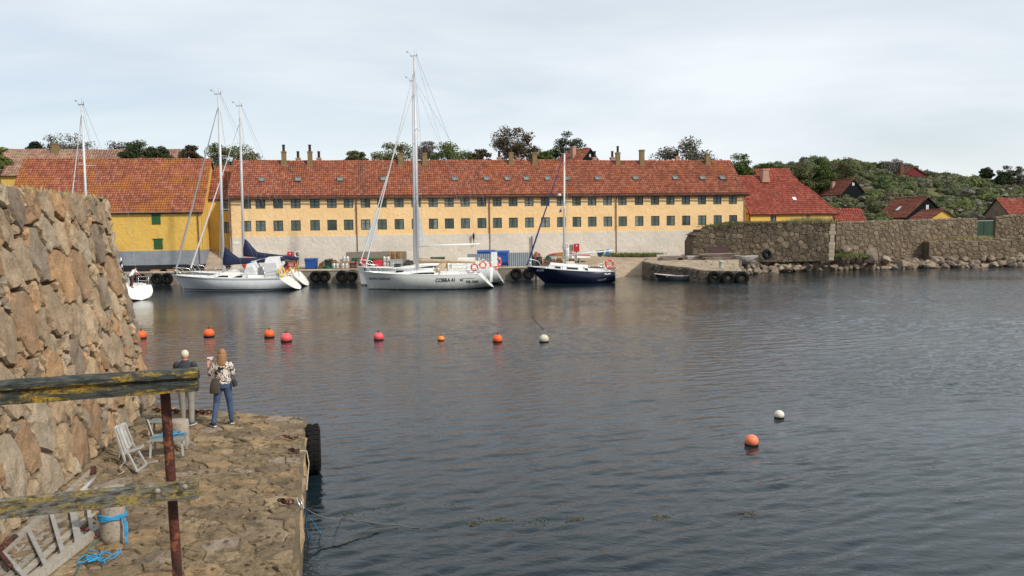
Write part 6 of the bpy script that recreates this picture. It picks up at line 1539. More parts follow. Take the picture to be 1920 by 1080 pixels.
MT['rail_top'] = weathered('weathered_top_rail', (.075,.078,.066), (.014,.019,.017), (.42,.26,.02), .50, 5, (.45, 0, .1))
MT['rail_low'] = weathered('weathered_low_rail', (.22,.21,.18), (.026,.026,.024), (.36,.25,.04), .47, 6)
fence = thing('harbour_fence', 'weathered black timber fence with yellow lichen and a rusty post', 'fence', atY(322, 900, 3.36) * 1.0)
FO = fence.location
def fr(px, py, Y): return atY(px, py, Y) - FO
fence.location.z = 3.62; FO = fence.location
def rail(pr, plft, prof, m, name, nseg=26, seed=0):
    rng = random.Random(seed); a = Vector(plft); b = Vector(pr); d = (b-a).normalized(); y = Vector((-d.y, d.x, 0)).normalized(); z = d.cross(y); rings = []
    if z.z < 0: z = -z
    for i in range(nseg+1):
        t = i/nseg; p = a.lerp(b, t); rings.append([p + y*(u + .0025*mnoise.noise((i*.7, k*1.3, seed))) + z*(v + .0035*mnoise.noise((i*.5+9, k*2.1, seed))) for k, (u, v) in enumerate(prof)])
    return MB().loft(rings, smooth=False).build(name, m, fence, bevel=0)
TP = [(-.050,-.044),(-.050,-.014),(-.038,-.008),(-.038,.010),(-.055,.016),(-.055,.034),(-.03,.044),(.03,.044),(.055,.034),(.05,-.044)]
rail(fr(372, 710, 3.30), fr(-70, 740, 3.02), TP, MT['rail_top'], 'top_rail', seed=1)
LP = [(-.022,-.036),(-.022,.033),(-.018,.037),(.018,.037),(.022,.033),(.022,-.036)]
rail(fr(373, 915, 3.26), fr(-70, 962, 2.98), LP, MT['rail_low'], 'lower_rail', seed=2)
for px, py in ((296, 921), (347, 913)):
    p = fr(px, py, 3.21 - (372-px)*.0006); MB().lathe([(.013,0),(.013,.004),(.009,.010),(.001,.012)], 12, p, Matrix.Rotation(R(90), 3, 'X')).build('bolt', mat('bolt_steel', (.30,.27,.22), (.2,.17,.13), 20, .6, metal=.4) if 'bolt_steel' not in bpy.data.materials else bpy.data.materials['bolt_steel'], fence)
a = fr(309, 728, 3.345); b = fr(335, 1110, 3.345); d_ = (b-a); b = a + d_ * ((-0.02 - a.z) / d_.z) if d_.z < 0 else b
po = MB(); n_ = 14; po.tube([a.lerp(b, i/n_) + Vector((.0015*mnoise.noise((i*.9,1,1)),0,0)) for i in range(n_+1)], .0205, 12); po.build('post', MT['rust'], fence)
q = MB(); q.box(b.x-.07, b.y-.07, -.02, b.x+.07, b.y+.07, .0); q.build('base_plate', MT['rust'], fence)
# ================================================================== near quay objects
def on_wall(px, py, off=0.0):
    d = ray(px, py); p0 = wallF(0, 0, off); n = (wallF(1, 0, off)-p0).cross(wallF(0, 1, off)-p0).normalized(); t = (p0-EYE).dot(n)/d.dot(n); return EYE + d*t
MT['granitepost'] = mat('granite_bollard', (.36,.31,.255), (.28,.235,.19), 6, .9, .5, 60, c3=(.20,.165,.13), s3=30, t3=.55, kind='geo')
def bollard(label, px, py, r_, h_):
    p = atZ(px, py, QZ); o = MB().lathe([(r_*1.04,-.05),(r_*1.0,.06),(r_*.99,h_*.6),(r_*1.0,h_-.03),(r_*.95,h_-.004),(r_*.7,h_),(r_*.001,h_+.004)], 28).build('bollard', MT['granitepost'], None, (p.x, p.y, QZ)); return tag(o, label, 'bollard'), p
b1, pb1 = bollard('round granite bollard behind the slatted table and fence post', 338, 833, .18, .50)
b2, pb2 = bollard('granite bollard wrapped in blue rope beside the gangway', 213, 1008, .165, .72)
# rope helper: random coil
def coil(name, label, m, path, r_, rope='rope'):
    return tag(MB().tube(path, r_, 6).build(name, m), label, rope)
rng = random.Random(4); path = []
for i in range(70):
    t = i/70*2*math.pi*4; path.append((pb2.x + .178*math.cos(t), pb2.y + .178*math.sin(t), QZ + .30 + .012*(i/17) + .02*math.sin(i*.9)))
coil('blue_rope', 'bright blue rope wound round the near bollard', MT['rope_blue'], path, .014)
e = Vector(path[-1]); path = [Vector((pb2.x+.17, pb2.y-.08, QZ+.33)), Vector((pb2.x+.24, pb2.y-.12, QZ+.25)), Vector((pb2.x+.26, pb2.y-.16, QZ+.12)), Vector((pb2.x+.27, pb2.y-.2, QZ+.03)), Vector((pb2.x+.33, pb2.y-.30, QZ+.02))]
tl = MB()
for k in range(5): tl.tube([p + Vector((rng.uniform(-.02,.02), rng.uniform(-.02,.02), 0)) for p in path[:5-(k % 3)]], .009, 5)
tag(tl.build('rope_tail', MT['rope_blue'], None), 'frayed blue rope tail hanging from the near bollard', 'rope')
def tangle(label, px, py, w_, m, seed, n=9, r_=.010, name='rope_tangle'):
    rng = random.Random(seed); c = atZ(px, py, QZ); mb = MB()
    for i in range(n):
        t = rng.uniform(0, 6.28); x = rng.gauss(0,w_*.25); y = rng.gauss(0,w_*.22); pts = []
        for k in range(9): pts.append((x, y, .02 + r_*rng.uniform(.5,4))); t += rng.uniform(-1.2,1.2); x += math.cos(t)*w_*.14; y += math.sin(t)*w_*.14
        mb.tube(pts, r_, 5)
    return tag(mb.build(name, m, None, (c.x, c.y, QZ)), label, 'rope')
tangle('small tangle of blue rope on the stones below the bollard', 187, 1052, .3, MT['rope_blue'], 1)
tangle('red cloth-like rope scrap between gangway and bollard', 172, 1002, .22, mat('red_rope', (.32,.03,.035), None, 9, .85), 2, 10)
pts = [atZ(px, py, QZ+.03) for px, py in ((215,995),(196,1000),(180,1015),(168,1032),(152,1058),(138,1085))]; coil('green_rope', 'thin green rope running along the stones below the gangway', MT['rope_green'], pts, .008)
pts = [atZ(px, py, QZ+.03) for px, py in ((225,850),(222,862),(232,868),(224,878),(233,884),(222,890))]; coil('white_rope', 'short pale rope dangling beside the folded chair', MT['rope_white'], pts, .008)
# slatted tables
MT['palepaint'] = mat('flaking_pale_paint', (.38,.37,.345), (.28,.27,.255), 7, .8, c3=(.22,.19,.16), s3=12, t3=.62, rnd=.15)
MT['greypaint'] = mat('greygreen_paint', (.22,.25,.235), (.17,.19,.18), 7, .7, rnd=.15)
def slat_table(label, px, py, rz, w_, d_, h_, m, n=8):
    p = atZ(px, py, QZ); root = thing('slatted_table', label, 'table', (p.x, p.y, QZ+.02), rz)
    for i in range(n): MB().box(-w_/2, -d_/2 + d_*i/n, h_-.02, w_/2, -d_/2 + d_*(i+.72)/n, h_).build('slat', m, root)
    for x in (-1, 1):
        MB().box(x*(w_/2-.03)-.018, -d_/2, h_-.06, x*(w_/2-.03)+.018, d_/2-.02, h_-.021).build('bearer', m, root)
        for y in (-1, 1): MB().beam((x*(w_/2-.04), y*(d_/2-.05), h_-.061), (x*(w_/2-.02), y*(d_/2-.02), 0), .035, .035, (0,1,0)).build('leg', MT['palepaint'], root)
    return root, p
t1, pt1 = slat_table('grey-green slatted low table with blue rope on it', 317, 852, R(14), .62, .52, .33, MT['greypaint'], 9)
mb = MB(); rng = random.Random(6)
for i in range(8):
    pts = []; t = rng.uniform(0,6.28); x, y = rng.uniform(-.22,.15), rng.uniform(-.04,.18)
    for k in range(8): pts.append((x, y, .02+.012*rng.random())); t += rng.uniform(-1.1,1.1); x = max(-.28, min(.28, x+math.cos(t)*.06)); y = max(-.2, min(.22, y+math.sin(t)*.05))
    mb.tube(pts, .010, 5)
tag(mb.build('blue_rope', MT['rope_blue'], None, (pt1.x, pt1.y, QZ+.355), R(14)), 'light blue rope lying on the slatted table', 'rope')
t2, pt2 = slat_table('smaller slatted seat behind the rope-strewn table, half hidden by the post', 302, 812, R(6), .42, .36, .26, MT['greypaint'], 6)
root = thing('loose_board', 'grey board leaning against the smaller slatted seat', 'board', atZ(284, 822, QZ), 0); MB().beam((.06,-.05,.02), (-.12,.1,.36), .09, .025, (1,1,0)).build('board', MT['palepaint'], root)
# folding chair leaning on the wall
cb = atZ(240, 868, QZ); root = thing('folding_chair', 'white slatted folding chair leaning against the granite wall', 'chair', (cb.x, cb.y, QZ+.01))
rc = lambda px, py, Y: atY(px, py, Y) - root.location
Yc = cb.y
A0, A1 = rc(236, 868, Yc-.1), rc(214, 802, Yc+.05); B0, B1 = rc(252, 838, Yc+.45), rc(234, 794, Yc+.5)
for nme, p_, q_, w_ in (('upright', A0, A1, .04), ('upright', B0, B1, .04)): MB().beam(p_, q_, w_, w_*.7, (1,0,.3)).build(nme, MT['palepaint'], root)
for i in range(3):
    f = (i+1)/4; MB().beam(A0.lerp(B0, f).lerp(A1.lerp(B1, f), .22), A1.lerp(B1, f), .055, .015, (1,-.5,.3)).build('back_slat', MT['palepaint'], root)
MB().beam(A1, B1, .05, .03, (1,0,.3)).build('top_rail', MT['palepaint'], root); MB().beam(A0.lerp(A1,.2), B0.lerp(B1,.2), .04, .025, (1,0,.3)).build('cross_rail', MT['palepaint'], root)
S0, S1 = rc(229, 852, Yc-.02), rc(268, 838, Yc+.08); S2, S3 = rc(236, 846, Yc+.4), rc(270, 833, Yc+.45)
for i in range(4): f = i/3; MB().beam(S0.lerp(S2, f), S1.lerp(S3, f), .06, .02).build('seat_slat', MT['palepaint'], root)
L0 = rc(240, 850, Yc); Lg = atZ(257, 884, QZ+.02) - root.location; MB().beam(L0, Lg, .04, .03, (1,0,1)).build('leg', MT['palepaint'], root)
L2 = rc(258, 843, Yc+.1); L3 = atZ(274, 871, QZ+.02) - root.location; MB().beam(L2, L3, .035, .03, (1,0,1)).build('leg', MT['palepaint'], root); MB().beam(Lg, L3, .035, .03).build('foot_bar', MT['palepaint'], root)
# gangway leaning against the wall
U1, U2 = on_wall(172, 884, .14), on_wall(-6, 1046, .14); G1, G2 = atZ(186, 996, QZ+.05), atZ(52, 1098, QZ+.05)
root = thing('gangway', 'old grey timber gangway with cross battens lying against the granite wall', 'gangway', G1)
gv = lambda s_, t_: U1.lerp(U2, s_).lerp(G1.lerp(G2, s_), t_) - G1
gn = (gv(1,0)-gv(0,0)).cross(gv(0,1)-gv(0,0)).normalized(); gn = gn if gn.dot(EYE - G1) > 0 else -gn; print('GANG', U1, U2, G1, G2, gn)
for t_, nme in ((.02, 'side_rail'), (.98, 'side_rail')): MB().beam(gv(-.02, t_), gv(1.3, t_), .085, .11, gn).build(nme, MT['woodgrey'], root)
for i in range(5):
    t_ = .15 + i*.175; MB().beam(gv(.05 + .02*(i % 2), t_) - gn*.03, gv(1.3, t_) - gn*.03, .115, .02, gn).build('deck_board', MT['woodgrey'], root)
for i, s_ in enumerate((.10, .30, .52, .74, .96, 1.18)): MB().beam(gv(s_, .07) + gn*.012, gv(s_+.01, .93) + gn*.012, .055 if i != 1 else .09, .04, gn).build('cross_batten', MT['palepaint'], root)
MB().beam(gv(-.03, .0) + gn*.03, gv(-.02, .12) + gn*.03, .09, .07, gn).build('iron_shoe', MT['rust'], root)
for t_ in (.22, .42): MB().cyl(gv(-.03, t_) + gn*.05, gv(.18, t_+.03) + gn*.05, .035, .035, 8).build('roller', MT['palepaint'], root)
MB().beam(gv(.98, -.03) + gn*.06, gv(1.0, .5) + gn*.06, .05, .03, gn).build('rusty_strap', MT['rust'], root)
p = gv(1.0, 0) + gn*.05; MB().cyl(p, p + (gv(.85,0)-gv(1.0,0)), .05, .05, 10).build('rusty_pipe', MT['rust'], root)
tl = MB(); rng = random.Random(8)
for i in range(6):
    q0_ = gv(-.01, .08) + gn*.06; tl.tube([q0_, q0_ + Vector((.04+rng.uniform(-.02,.02), .0, -.06)), q0_ + Vector((.06+rng.uniform(-.03,.03), -.02, -.16)), q0_ + Vector((.09+rng.uniform(-.03,.03), -.03, -.22))], .008, 5)
tl.build('rope_lashing', MT['rope_blue'], root)
# ---------------------------------------------------------------- chain, rings, tyre at the quay edge
LINK = MB().torus((0,0,0), (0,0,1), .035, .012, 14, 6).mesh('link', MT['rust'])
def chain(label, pts, step=.075, sc=1.0):
    root = thing('rusty_chain', label, 'chain', pts[0]); P = [Vector(p) for p in pts]; L = [0]
    for a_, b_ in zip(P, P[1:]): L.append(L[-1] + (b_-a_).length)
    n = int(L[-1]/step)
    for i in range(n):
        s_ = i*step
        for j in range(len(P)-1):
            if L[j] <= s_ <= L[j+1]: break
        q = P[j].lerp(P[j+1], (s_-L[j])/(L[j+1]-L[j])); d = P[j+1]-P[j]
        link_mesh('link', LINK, root, q - P[0], (R(80) if i % 2 else R(8), 0, math.atan2(d.y, d.x)), (1.45*sc, .9*sc, sc))
    return root
chain('long rusty chain lying along the far edge of the near quay', [atZ(px, py, QZ+.05) for px, py in ((290,768),(330,770),(370,772),(402,772))], .085, 1.3)
chain('short rusty chain at the quay edge above the loose ring', [atZ(px, py, QZ+.05) for px, py in ((526,938),(540,942),(553,939))], .07, 1.1)
chain('rusty chain piece beside the big tyre', [atZ(px, py, QZ+.05) for px, py in ((545,843),(556,846),(566,842))], .07, 1.1)
chain('thin rusty chain near the far corner of the near quay', [atZ(px, py, QZ+.05) for px, py in ((532,817),(548,822),(564,818))], .07, .8)
pe = atZ(563, 945, QZ-.05); ringo = tag(MB().torus((0,0,0), (.9,.2,.5), .10, .010, 24, 6).build('mooring_ring', MT['steel'], None, (pe.x, pe.y, QZ-.04)), 'steel mooring ring at the quay edge holding a blue line', 'ring')
ty = atZ(590, 843, .5); s_t = (Vector((ty.x, ty.y)) - qs).dot(QD); tq = qs + QD*s_t + QN*.19
tyre(tq.x, tq.y, .52, 'big black tyre fender hanging on the side of the near quay', .94, (0, R(20), math.atan2(QN.y, QN.x) + R(90)))
# lines into the water
def sag(p, q, n=14, d=.05, wob=.02, seed=0):
    p = Vector(p); q = Vector(q); return [p.lerp(q, i/n) - Vector((0,0,d*4*(i/n)*(1-i/n))) + Vector((wob*mnoise.noise((i*.6,seed,0)), wob*mnoise.noise((i*.6,seed,5)), 0)) for i in range(n+1)]
p0 = Vector((pe.x+.06, pe.y, QZ-.12)); w1 = atZ(640, 972, .015); w2 = atZ(786, 990, .012)
coil('mooring_line', 'thin pale line running from the mooring ring out over the water', mat('pale_line', (.16,.19,.19), None, 9, .8), sag(p0, w1, 10, .06) + sag(w1, w2, 10, 0, .06), .007)
coil('mooring_line', 'blue line hanging from the mooring ring into the water', MT['rope_blue'], sag(p0, atZ(600, 1000, 0), 8, .0, .05, 3), .008)
coil('mooring_line', 'blue line close to the quay face below the mooring ring', MT['rope_blue'], sag(p0, atZ(577, 1008, 0), 8, .0, .06, 7), .008)
pw = [atZ(px, py, .012) for px, py in ((572,1050),(600,1030),(650,1018),(700,1000),(745,990))]
coil('floating_rope', 'dark floating rope curving away from the quay foot', MT['black'], [q for a_, b_ in zip(pw, pw[1:]) for q in sag(a_, b_, 6, 0, .05)], .011)
pe2 = atZ(566, 846, QZ)
coil('tyre_rope', 'pale rope holding the big tyre at the quay edge', MT['rope_white'], [Vector((pe2.x-.1, pe2.y-.1, QZ+.04)), Vector((pe2.x+.12, pe2.y-.1, QZ+.03)), Vector((pe2.x+.16, pe2.y-.12, QZ-.2)), Vector((pe2.x+.12, pe2.y-.2, QZ-.7))], .010)
# small weeds and loose chips in the paving joints
rng = random.Random(17); mb = MB()
for i in range(420):
    px = rng.uniform(200, 560); py = rng.uniform(775, 1080); p = atZ(px, py, QZ)
    if (Vector((p.x, p.y)) - qs).dot(QN) > -.1 or (Vector((p.x,p.y))-WE).dot(WN) < .1: continue
    me = rng.choice(RK); s_ = rng.uniform(.008, .028); mb.add([Vector((v.co.x*s_*1.4, v.co.y*s_, v.co.z*s_*.6)) + p + Vector((0,0,.012)) for v in me.vertices], [tuple(f.vertices) for f in me.polygons])
stuff(mb.build('stone_chips', MT['paving']), 'small stone chips and grit scattered on the near quay', 'gravel')
# floating seaweed
rng = random.Random(23); mb = MB()
for cx_, cy_, w_, n in ((888,982,14,60),(935,976,40,130),(1010,979,30,50),(1075,974,16,50),(1090,972,14,20),(1240,970,24,80),(1395,963,14,40),(1415,964,14,40),(850,948,14,20),(1010,1000,8,10),(735,955,60,22),(650,965,30,25)):
    for i in range(n):
        p = atZ(cx_ + rng.gauss(0,w_*.5), cy_ + rng.gauss(0,3.2), .008); s_ = rng.uniform(.012,.04); t = rng.uniform(0,6.28); d = Vector((math.cos(t), math.sin(t), rng.uniform(0,.35))); b = Vector((-math.sin(t), math.cos(t), 0))
        mb.add([p-d*s_, p+b*s_*.35, p+d*s_*1.3, p-b*s_*.3], [(0,1,2,3)])
stuff(mb.build('seaweed', leaf_mat('weed', (.035,.028,.012), (.10,.10,.035))), 'scraps of brown seaweed floating in the foreground', 'seaweed')
# ================================================================== people
def voxel(mb, name, m, parent, vox=.011, smooth=4):
    o = mb.build(name, m); r_ = o.modifiers.new('r', 'REMESH'); r_.mode = 'VOXEL'; r_.voxel_size = vox
    s_ = o.modifiers.new('s', 'SMOOTH'); s_.iterations = smooth; s_.factor = .5
    dg = bpy.context.evaluated_depsgraph_get(); me = bpy.data.meshes.new_from_object(o.evaluated_get(dg)); bpy.data.objects.remove(o)
    for p in me.polygons: p.use_smooth = True
    me.materials.clear(); me.materials.append(m); me.name = name
    return link_mesh(name, me, parent)
def limb(mb, pts, rs, n=12):
    """closed capsule chain"""
    for i, (p, r_) in enumerate(zip(pts, rs)): mb.ball(p, r_, r_, r_, n, 8)
    for (a, ra), (b, rb) in zip(zip(pts, rs), list(zip(pts, rs))[1:]): mb.cyl(a, b, ra, rb, n)
def trunk(mb, secs, n=16):
    """secs = [(x,y,z,rx,ry)] elliptical sections bottom to top"""
    rg = [[(x + rx*math.cos(2*math.pi*k/n), y + ry*math.sin(2*math.pi*k/n), z) for k in range(n)] for x, y, z, rx, ry in secs]
    mb.loft(rg)
def head(mb, c, s_=1.0, yaw=0):
    c = Vector(c); rt = Matrix.Rotation(yaw, 3, 'Z')
    mb.ball(c, .074*s_, .094*s_, .108*s_, 16, 12, rt); mb.ball(c + rt @ Vector((0,.035,-.062))*s_, .052*s_, .055*s_, .055*s_, 12, 8, rt)
    mb.ball(c + rt @ Vector((0,.098,-.018))*s_, .014*s_, .022*s_, .022*s_, 8, 6, rt)
    for sd in (-1, 1): mb.ball(c + rt @ Vector((sd*.075,-.005,-.01))*s_, .012*s_, .022*s_, .032*s_, 8, 6, rt)
    mb.ball(c + rt @ Vector((0,.088,-.062))*s_, .026*s_, .012*s_, .010*s_, 8, 6, rt)
def hand(mb, wrist, d, side, curl=.5, up=Vector((0,0,1))):
    """palm and five fingers; d = pointing direction, side = direction of the thumb"""
    w_ = Vector(wrist); d = Vector(d).normalized(); s_ = Vector(side); s_ = (s_ - d*s_.dot(d)).normalized(); nn = d.cross(s_)
    rot = Matrix((s_, d, nn)).transposed(); mb.ball(w_ + d*.045, .040, .052, .018, 12, 8, rot)
    for i, (o, L) in enumerate(((.028,.070),(.010,.078),(-.009,.072),(-.027,.058))):
        a = w_ + d*.085 + s_*o; b = a + d*L*.5*math.cos(curl*.6) - nn*L*.5*math.sin(curl*.6); c = b + d*L*.5*math.cos(curl*1.8) - nn*L*.5*math.sin(curl*1.8); limb(mb, [a, b, c], [.0095,.0088,.0075], 8)
    a = w_ + d*.025 + s_*.035; b = a + (d*.6 + s_*.6).normalized()*.038; c = b + (d*.95 - nn*.3).normalized()*.03; limb(mb, [a, b, c], [.012,.010,.008], 8)
def shoe(parent, p, yaw, m, sole, L=.26):
    rt = Matrix.Rotation(yaw, 3, 'Z'); c = Vector(p); b = MB(); rg = []
    for y, w_, h_ in ((-.08,.030,.065),(-.05,.038,.085),(.0,.040,.085),(.06,.044,.062),(.12,.042,.045),(.17,.028,.032)):
        rg.append([c + rt @ Vector((w_*math.cos(t)*1.0, y, .018 + max(0, h_*math.sin(t)))) for t in [math.pi*k/8 for k in range(9)]])
    b.loft(rg); o = b.build('shoe', m, parent)
    s_ = MB(); s_.poly([c + rt @ Vector((x, y, 0)) for x, y in ((-.032,-.085),(.032,-.085),(.045,.0),(.048,.08),(.038,.15),(.012,.185),(-.012,.185),(-.038,.15),(-.046,.08),(-.042,.0))], (0,0,.022)); s_.build('sole', sole, o)
MT['denim'] = mat('blue_denim', (.035,.065,.13), (.065,.10,.18), 9, .85, .4, 40, bdist=.006)
MT['greycloth'] = mat('grey_cloth', (.27,.255,.22), (.22,.205,.18), 7, .9, .4, 30, bdist=.006)
MT['darkjacket'] = mat('dark_jacket', (.030,.034,.045), (.04,.046,.058), 7, .85, .4, 20, bdist=.01)
MT['hair'] = mat('auburn_hair', (.22,.105,.042), (.34,.19,.085), 22, .55, .6, 40, stretch=(6,6,.6), bdist=.006)
MT['cap'] = mat('cream_cap', (.62,.57,.46), (.52,.47,.37), 9, .85)
MT['shoe_dark'] = mat('dark_shoe', (.02,.026,.042), None, 9, .7); MT['sole_white'] = mat('white_sole', (.62,.61,.58), None, 9, .7); MT['shoe_blue'] = mat('blue_shoe', (.05,.09,.17), None, 9, .7)
g = NG('patterned_blouse'); c = g.coords('obj'); wv = g.noise(c, 6.0, 2, .5, 2.6); n2 = g.noise(c, 6, 2)
col = g.ramp(wv, [(0, (.62,.54,.48)), (.44, (.70,.62,.55)), (.50, (.015,.015,.02)), (.56, (.02,.02,.025)), (.60, (.68,.60,.50)), (.72, (.45,.10,.07))], True)
MT['blouse'] = g.done(col, .85)
# --- woman
fw = atZ(421, 797, QZ); W_ = thing('person', 'person with long auburn hair in patterned blouse and jeans photographing the harbour', 'person', (fw.x, fw.y, QZ+.035), R(8))
Lh, Rh = Vector((-.085,0,.86)), Vector((.085,0,.86)); Lk, Rk = Vector((-.15,.00,.47)), Vector((.11,.08,.47)); La, Ra = Vector((-.20,-.10,.085)), Vector((.13,.12,.085))
Ls, Rs = Vector((-.165,.0,1.315)), Vector((.165,0,1.315)); Le, Re = Vector((-.285,.03,1.09)), Vector((.215,.07,1.07)); Lw, Rw = Vector((-.325,.12,1.31)), Vector((.17,.24,1.10)); hc = Vector((.01,.03,1.545))
def body(mb, k=0.0):
    trunk(mb, [(0,0,.80,.13,.10),(0,0,.90,.155,.115),(0,0,1.02,.125,.092),(0,.0,1.12,.13,.095),(0,0,1.24,.155,.10),(0,-.005,1.34,.135,.08),(0,0,1.385,.075,.055),(.003,.01,1.45,.048,.048)])
b = MB(); body(b); head(b, hc, 1.0, R(12)); limb(b, [Vector((0,0,1.38)), hc - Vector((0,.02,.09))], [.05,.048])
for h_, k_, a_ in ((Lh,Lk,La),(Rh,Rk,Ra)): limb(b, [h_, h_.lerp(k_,.5), k_, k_.lerp(a_,.35), a_], [.085,.072,.052,.048,.035])
for s_, e_, w_ in ((Ls,Le,Lw),(Rs,Re,Rw)): limb(b, [s_, e_, w_], [.047,.037,.026])
hand(b, Lw, Vector((.15,.35,1)), (1,0,0), .9); hand(b, Rw, Vector((-.5,.8,.3)), (0,0,1), .8); voxel(b, 'body', MT['skin'], W_, .008, 2)
t = MB()
trunk(t, [(0,0,.80,.145,.118),(0,0,.90,.172,.132),(0,0,.985,.150,.11)])
for h_, k_, a_ in ((Lh,Lk,La),(Rh,Rk,Ra)): limb(t, [h_, h_.lerp(k_,.5), k_, k_.lerp(a_,.4), a_ + Vector((0,0,-.02))], [.100,.086,.066,.062,.054])
voxel(t, 'trousers', MT['denim'], W_)
t = MB(); trunk(t, [(0,0,.90,.185,.142),(0,0,.97,.172,.13),(0,0,1.06,.158,.118),(0,0,1.16,.165,.12),(0,0,1.26,.178,.122),(0,-.005,1.345,.150,.098),(0,0,1.395,.085,.07)])
for s_, e_ in ((Ls,Le),(Rs,Re)): limb(t, [s_ + Vector((0,0,-.01)), s_.lerp(e_,.78)], [.068,.072])
voxel(t, 'blouse', MT['blouse'], W_)
t = MB(); t.ball(hc + Vector((0,-.012,.015)), .084, .100, .106, 16, 12); trunk(t, [(.02,-.085,1.27,.060,.022),(.01,-.09,1.34,.088,.032),(.0,-.075,1.43,.086,.045),(0,-.045,1.54,.082,.07)])
for sd in (-1, 1): limb(t, [hc + Vector((sd*.062,0,.03)), hc + Vector((sd*.068,-.02,-.09)), hc + Vector((sd*.07,-.045,-.19))], [.028,.026,.016])
voxel(t, 'hair', MT['hair'], W_, .010, 3)
rng = random.Random(2); hs = MB()
for i in range(70):
    x = rng.uniform(-.075,.075); hs.tube([hc + Vector((x*.5,-.02,.10)), hc + Vector((x,-.085+abs(x)*.4,.03)), hc + Vector((x*1.1,-.105+abs(x)*.5,-.10)), hc + Vector((x*.95+rng.uniform(-.03,.03),-.11+abs(x)*.3,-.24-rng.uniform(0,.07)))], [.006,.007,.006,.002], 4)
stuff(hs.build('hair_strands', MT['hair'], W_))
shoe(W_, (-.21,-.08,-.03), R(38), MT['shoe_dark'], MT['sole_white']); shoe(W_, (.13,.14,-.03), R(16), MT['shoe_dark'], MT['sole_white'])
ph = tag(MB().obox((0,0,0), (.145,.009,.075), Matrix.Rotation(R(14), 3, 'Z')).build('phone', mat('pale_phone', (.62,.64,.66), None, 9, .25), None, Matrix.Translation(W_.location) @ Matrix.Rotation(R(8),4,'Z') @ (Lw + Vector((.055,.03,.12))), R(8), bevel=.004), 'pale phone held up by the person in the patterned blouse', 'phone')
t = MB(); trunk(t, [(-.145,-.115,.70,.115,.045),(-.145,-.12,.80,.112,.06),(-.13,-.115,.92,.105,.06),(-.11,-.10,1.03,.085,.045)]); jk = voxel(t, 'tied_jacket', mat('olive_brown_jacket', (.075,.06,.045), (.055,.045,.033), 9, .9, .5, 25, bdist=.01), W_)
bg_ = thing('shoulder_bag', 'black shoulder bag at the right hip of the person in the patterned blouse', 'bag', Matrix.Translation(W_.location) @ Matrix.Rotation(R(8),4,'Z') @ Vector((.245,0,.90)), R(8))
t = MB(); t.obox((0,0,0), (.085,.20,.15), Matrix.Rotation(R(-18),3,'Y'), .8); t.build('pouch', MT['black'], bg_, bevel=.02); MB().tube([(-.02,-.09,.07),(-.05,-.07,.22),(-.075,-.03,.42),(-.11,0,.50),(-.09,.06,.40),(-.05,.09,.22),(-.02,.09,.07)], .008, 5).build('strap', MT['black'], bg_)
# --- man
fm = atZ(352, 797, QZ); M_ = thing('person', 'person in cream cap, dark jacket and grey trousers seen from behind the fence', 'person', (fm.x, fm.y, QZ+.035), R(4))
Lh, Rh = Vector((-.09,0,.92)), Vector((.09,0,.92)); Lk, Rk = Vector((-.105,.03,.50)), Vector((.10,.02,.50)); La, Ra = Vector((-.11,.06,.09)), Vector((.11,-.04,.09))
Ls, Rs = Vector((-.19,0,1.40)), Vector((.19,0,1.40)); Le, Re = Vector((-.25,.08,1.13)), Vector((.25,.07,1.13)); Lw, Rw = Vector((-.12,.24,1.06)), Vector((.20,.24,1.05)); hc = Vector((0,.025,1.62))
b = MB(); trunk(b, [(0,0,.86,.14,.105),(0,0,.95,.155,.115),(0,0,1.08,.145,.10),(0,0,1.26,.17,.11),(0,0,1.42,.15,.085),(0,0,1.465,.08,.06),(0,.01,1.53,.054,.054)]); head(b, hc, 1.04); limb(b, [Vector((0,0,1.46)), hc - Vector((0,.02,.09))], [.056,.055])
for h_, k_, a_ in ((Lh,Lk,La),(Rh,Rk,Ra)): limb(b, [h_, h_.lerp(k_,.5), k_, k_.lerp(a_,.35), a_], [.085,.075,.055,.05,.036])
for s_, e_, w_ in ((Ls,Le,Lw),(Rs,Re,Rw)): limb(b, [s_, e_, w_], [.052,.042,.03])
hand(b, Lw, Vector((.9,.4,0)), (0,0,1), .9); hand(b, Rw, Vector((-.4,.9,-.1)), (0,0,1), .8); voxel(b, 'body', MT['skin'], M_, .008, 2)
t = MB(); trunk(t, [(0,0,.86,.155,.125),(0,0,.95,.175,.135),(0,0,1.05,.16,.118)])
for h_, k_, a_ in ((Lh,Lk,La),(Rh,Rk,Ra)): limb(t, [h_, h_.lerp(k_,.5), k_, k_.lerp(a_,.4), a_ + Vector((0,0,-.02))], [.105,.092,.075,.070,.062])
voxel(t, 'trousers', MT['greycloth'], M_)
t = MB(); trunk(t, [(0,0,.93,.185,.15),(0,0,1.06,.178,.135),(0,0,1.26,.195,.14),(0,0,1.40,.185,.115),(0,0,1.47,.10,.082),(0,.005,1.51,.075,.07)])
for s_, e_, w_ in ((Ls,Le,Lw),(Rs,Re,Rw)): limb(t, [s_, e_, e_.lerp(w_,.9)], [.078,.066,.052])
voxel(t, 'jacket', MT['darkjacket'], M_)
t = MB(); t.ball(hc + Vector((0,-.005,.028)), .088, .108, .098, 16, 12); t.obox(hc + Vector((-.06,.11,.035)), (.13,.12,.014), Matrix.Rotation(R(25),3,'Z')); voxel(t, 'cap', MT['cap'], M_, .008, 3)
M_.scale = (.94,.94,.94)
shoe(M_, (-.11,.08,-.03), R(6), MT['shoe_blue'], MT['sole_white']); shoe(M_, (.11,-.02,-.03), R(-12), MT['shoe_blue'], MT['sole_white'])
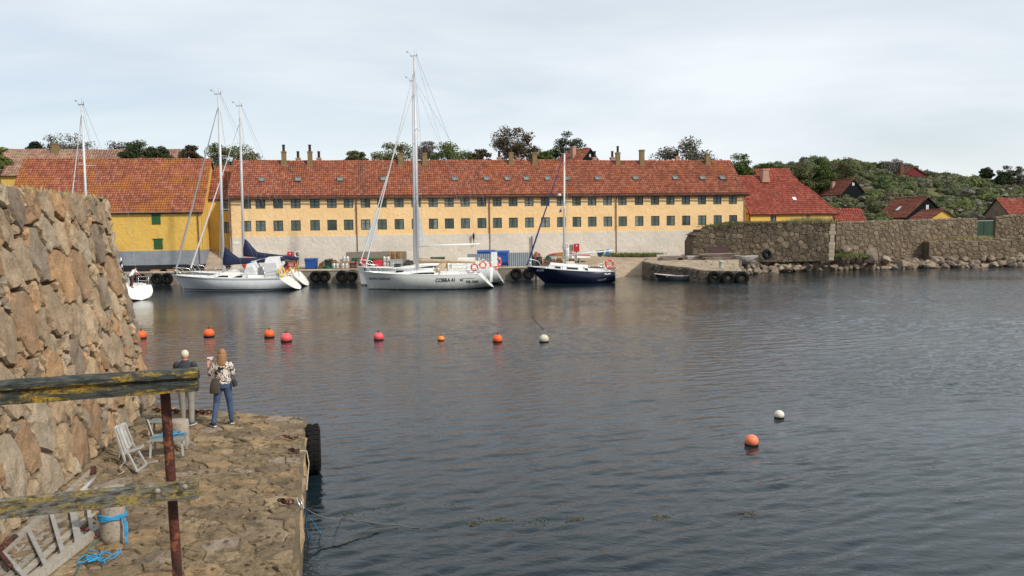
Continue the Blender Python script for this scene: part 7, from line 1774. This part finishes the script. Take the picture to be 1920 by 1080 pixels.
# --- person on the small sailboat
sp = atY(246, 532, 60.6); P_ = thing('person', 'person in white shirt bending at the stern of the small sailboat', 'person', (sp.x, sp.y, 1.05), R(-35))
b = MB(); Lh, Rh = Vector((-.09,0,.88)), Vector((.09,0,.88)); sh_ = Vector((0,.28,1.30))
trunk(b, [(0,-.02,.82,.15,.12),(0,.03,.95,.15,.115),(0,.14,1.12,.16,.115),(0,.25,1.27,.17,.11),(0,.31,1.36,.09,.08)]); head(b, sh_ + Vector((0,.12,.18)), 1.0)
limb(b, [sh_ + Vector((0,.02,.05)), sh_ + Vector((0,.1,.12))], [.055,.055])
for h_, x in ((Lh,-.12),(Rh,.12)): limb(b, [h_, Vector((x,.06,.46)), Vector((x,-.02,.06))], [.09,.06,.04]); limb(b, [Vector((x,-.03,.04)), Vector((x,.14,.03))], [.04,.032])
for sd in (-1, 1):
    e_ = sh_ + Vector((sd*.22,.16,-.22)); w_ = sh_ + Vector((sd*.20,.36,-.36)); limb(b, [sh_ + Vector((sd*.17,0,0)), e_, w_], [.052,.042,.03]); hand(b, w_, Vector((0,.8,-.5)), (-sd,0,.2), .8)
voxel(b, 'body', MT['skin'], P_, .012, 2)
t = MB(); trunk(t, [(0,-.02,.86,.175,.145),(0,.03,.97,.172,.138),(0,.14,1.12,.18,.135),(0,.25,1.27,.19,.13),(0,.31,1.345,.10,.09)])
for sd in (-1, 1): limb(t, [sh_ + Vector((sd*.17,0,0)), sh_ + Vector((sd*.21,.10,-.14))], [.07,.066])
voxel(t, 'shirt', FW, P_, .014)
t = MB(); trunk(t, [(0,-.02,.80,.17,.14),(0,0,.90,.172,.142)])
for h_, x in ((Lh,-.12),(Rh,.12)): limb(t, [h_, Vector((x,.06,.46)), Vector((x,-.02,.12))], [.108,.078,.06])
voxel(t, 'trousers', mat('red_brown_trousers', (.12,.05,.045), None, 5, .9), P_, .014)
t = MB(); t.ball(sh_ + Vector((0,.11,.21)), .09, .105, .095, 12, 8); voxel(t, 'hair', MT['navy'], P_, .012, 2)
flag('ensign', 'white and blue flag on a staff at the small sailboat stern', (sp.x-.55, sp.y+.3, 1.15), R(6), 2.3, .5, .75, (FW, mat('flag_blue', (.02,.04,.16), None, 3, .8), FW), math.pi, .7)
flag('ensign', 'red and white flag drooping on the small sailboat rail', (sp.x-.35, sp.y-.5, 1.1), R(10), 1.4, .3, .9, (FW, FR), math.pi, 1.2)
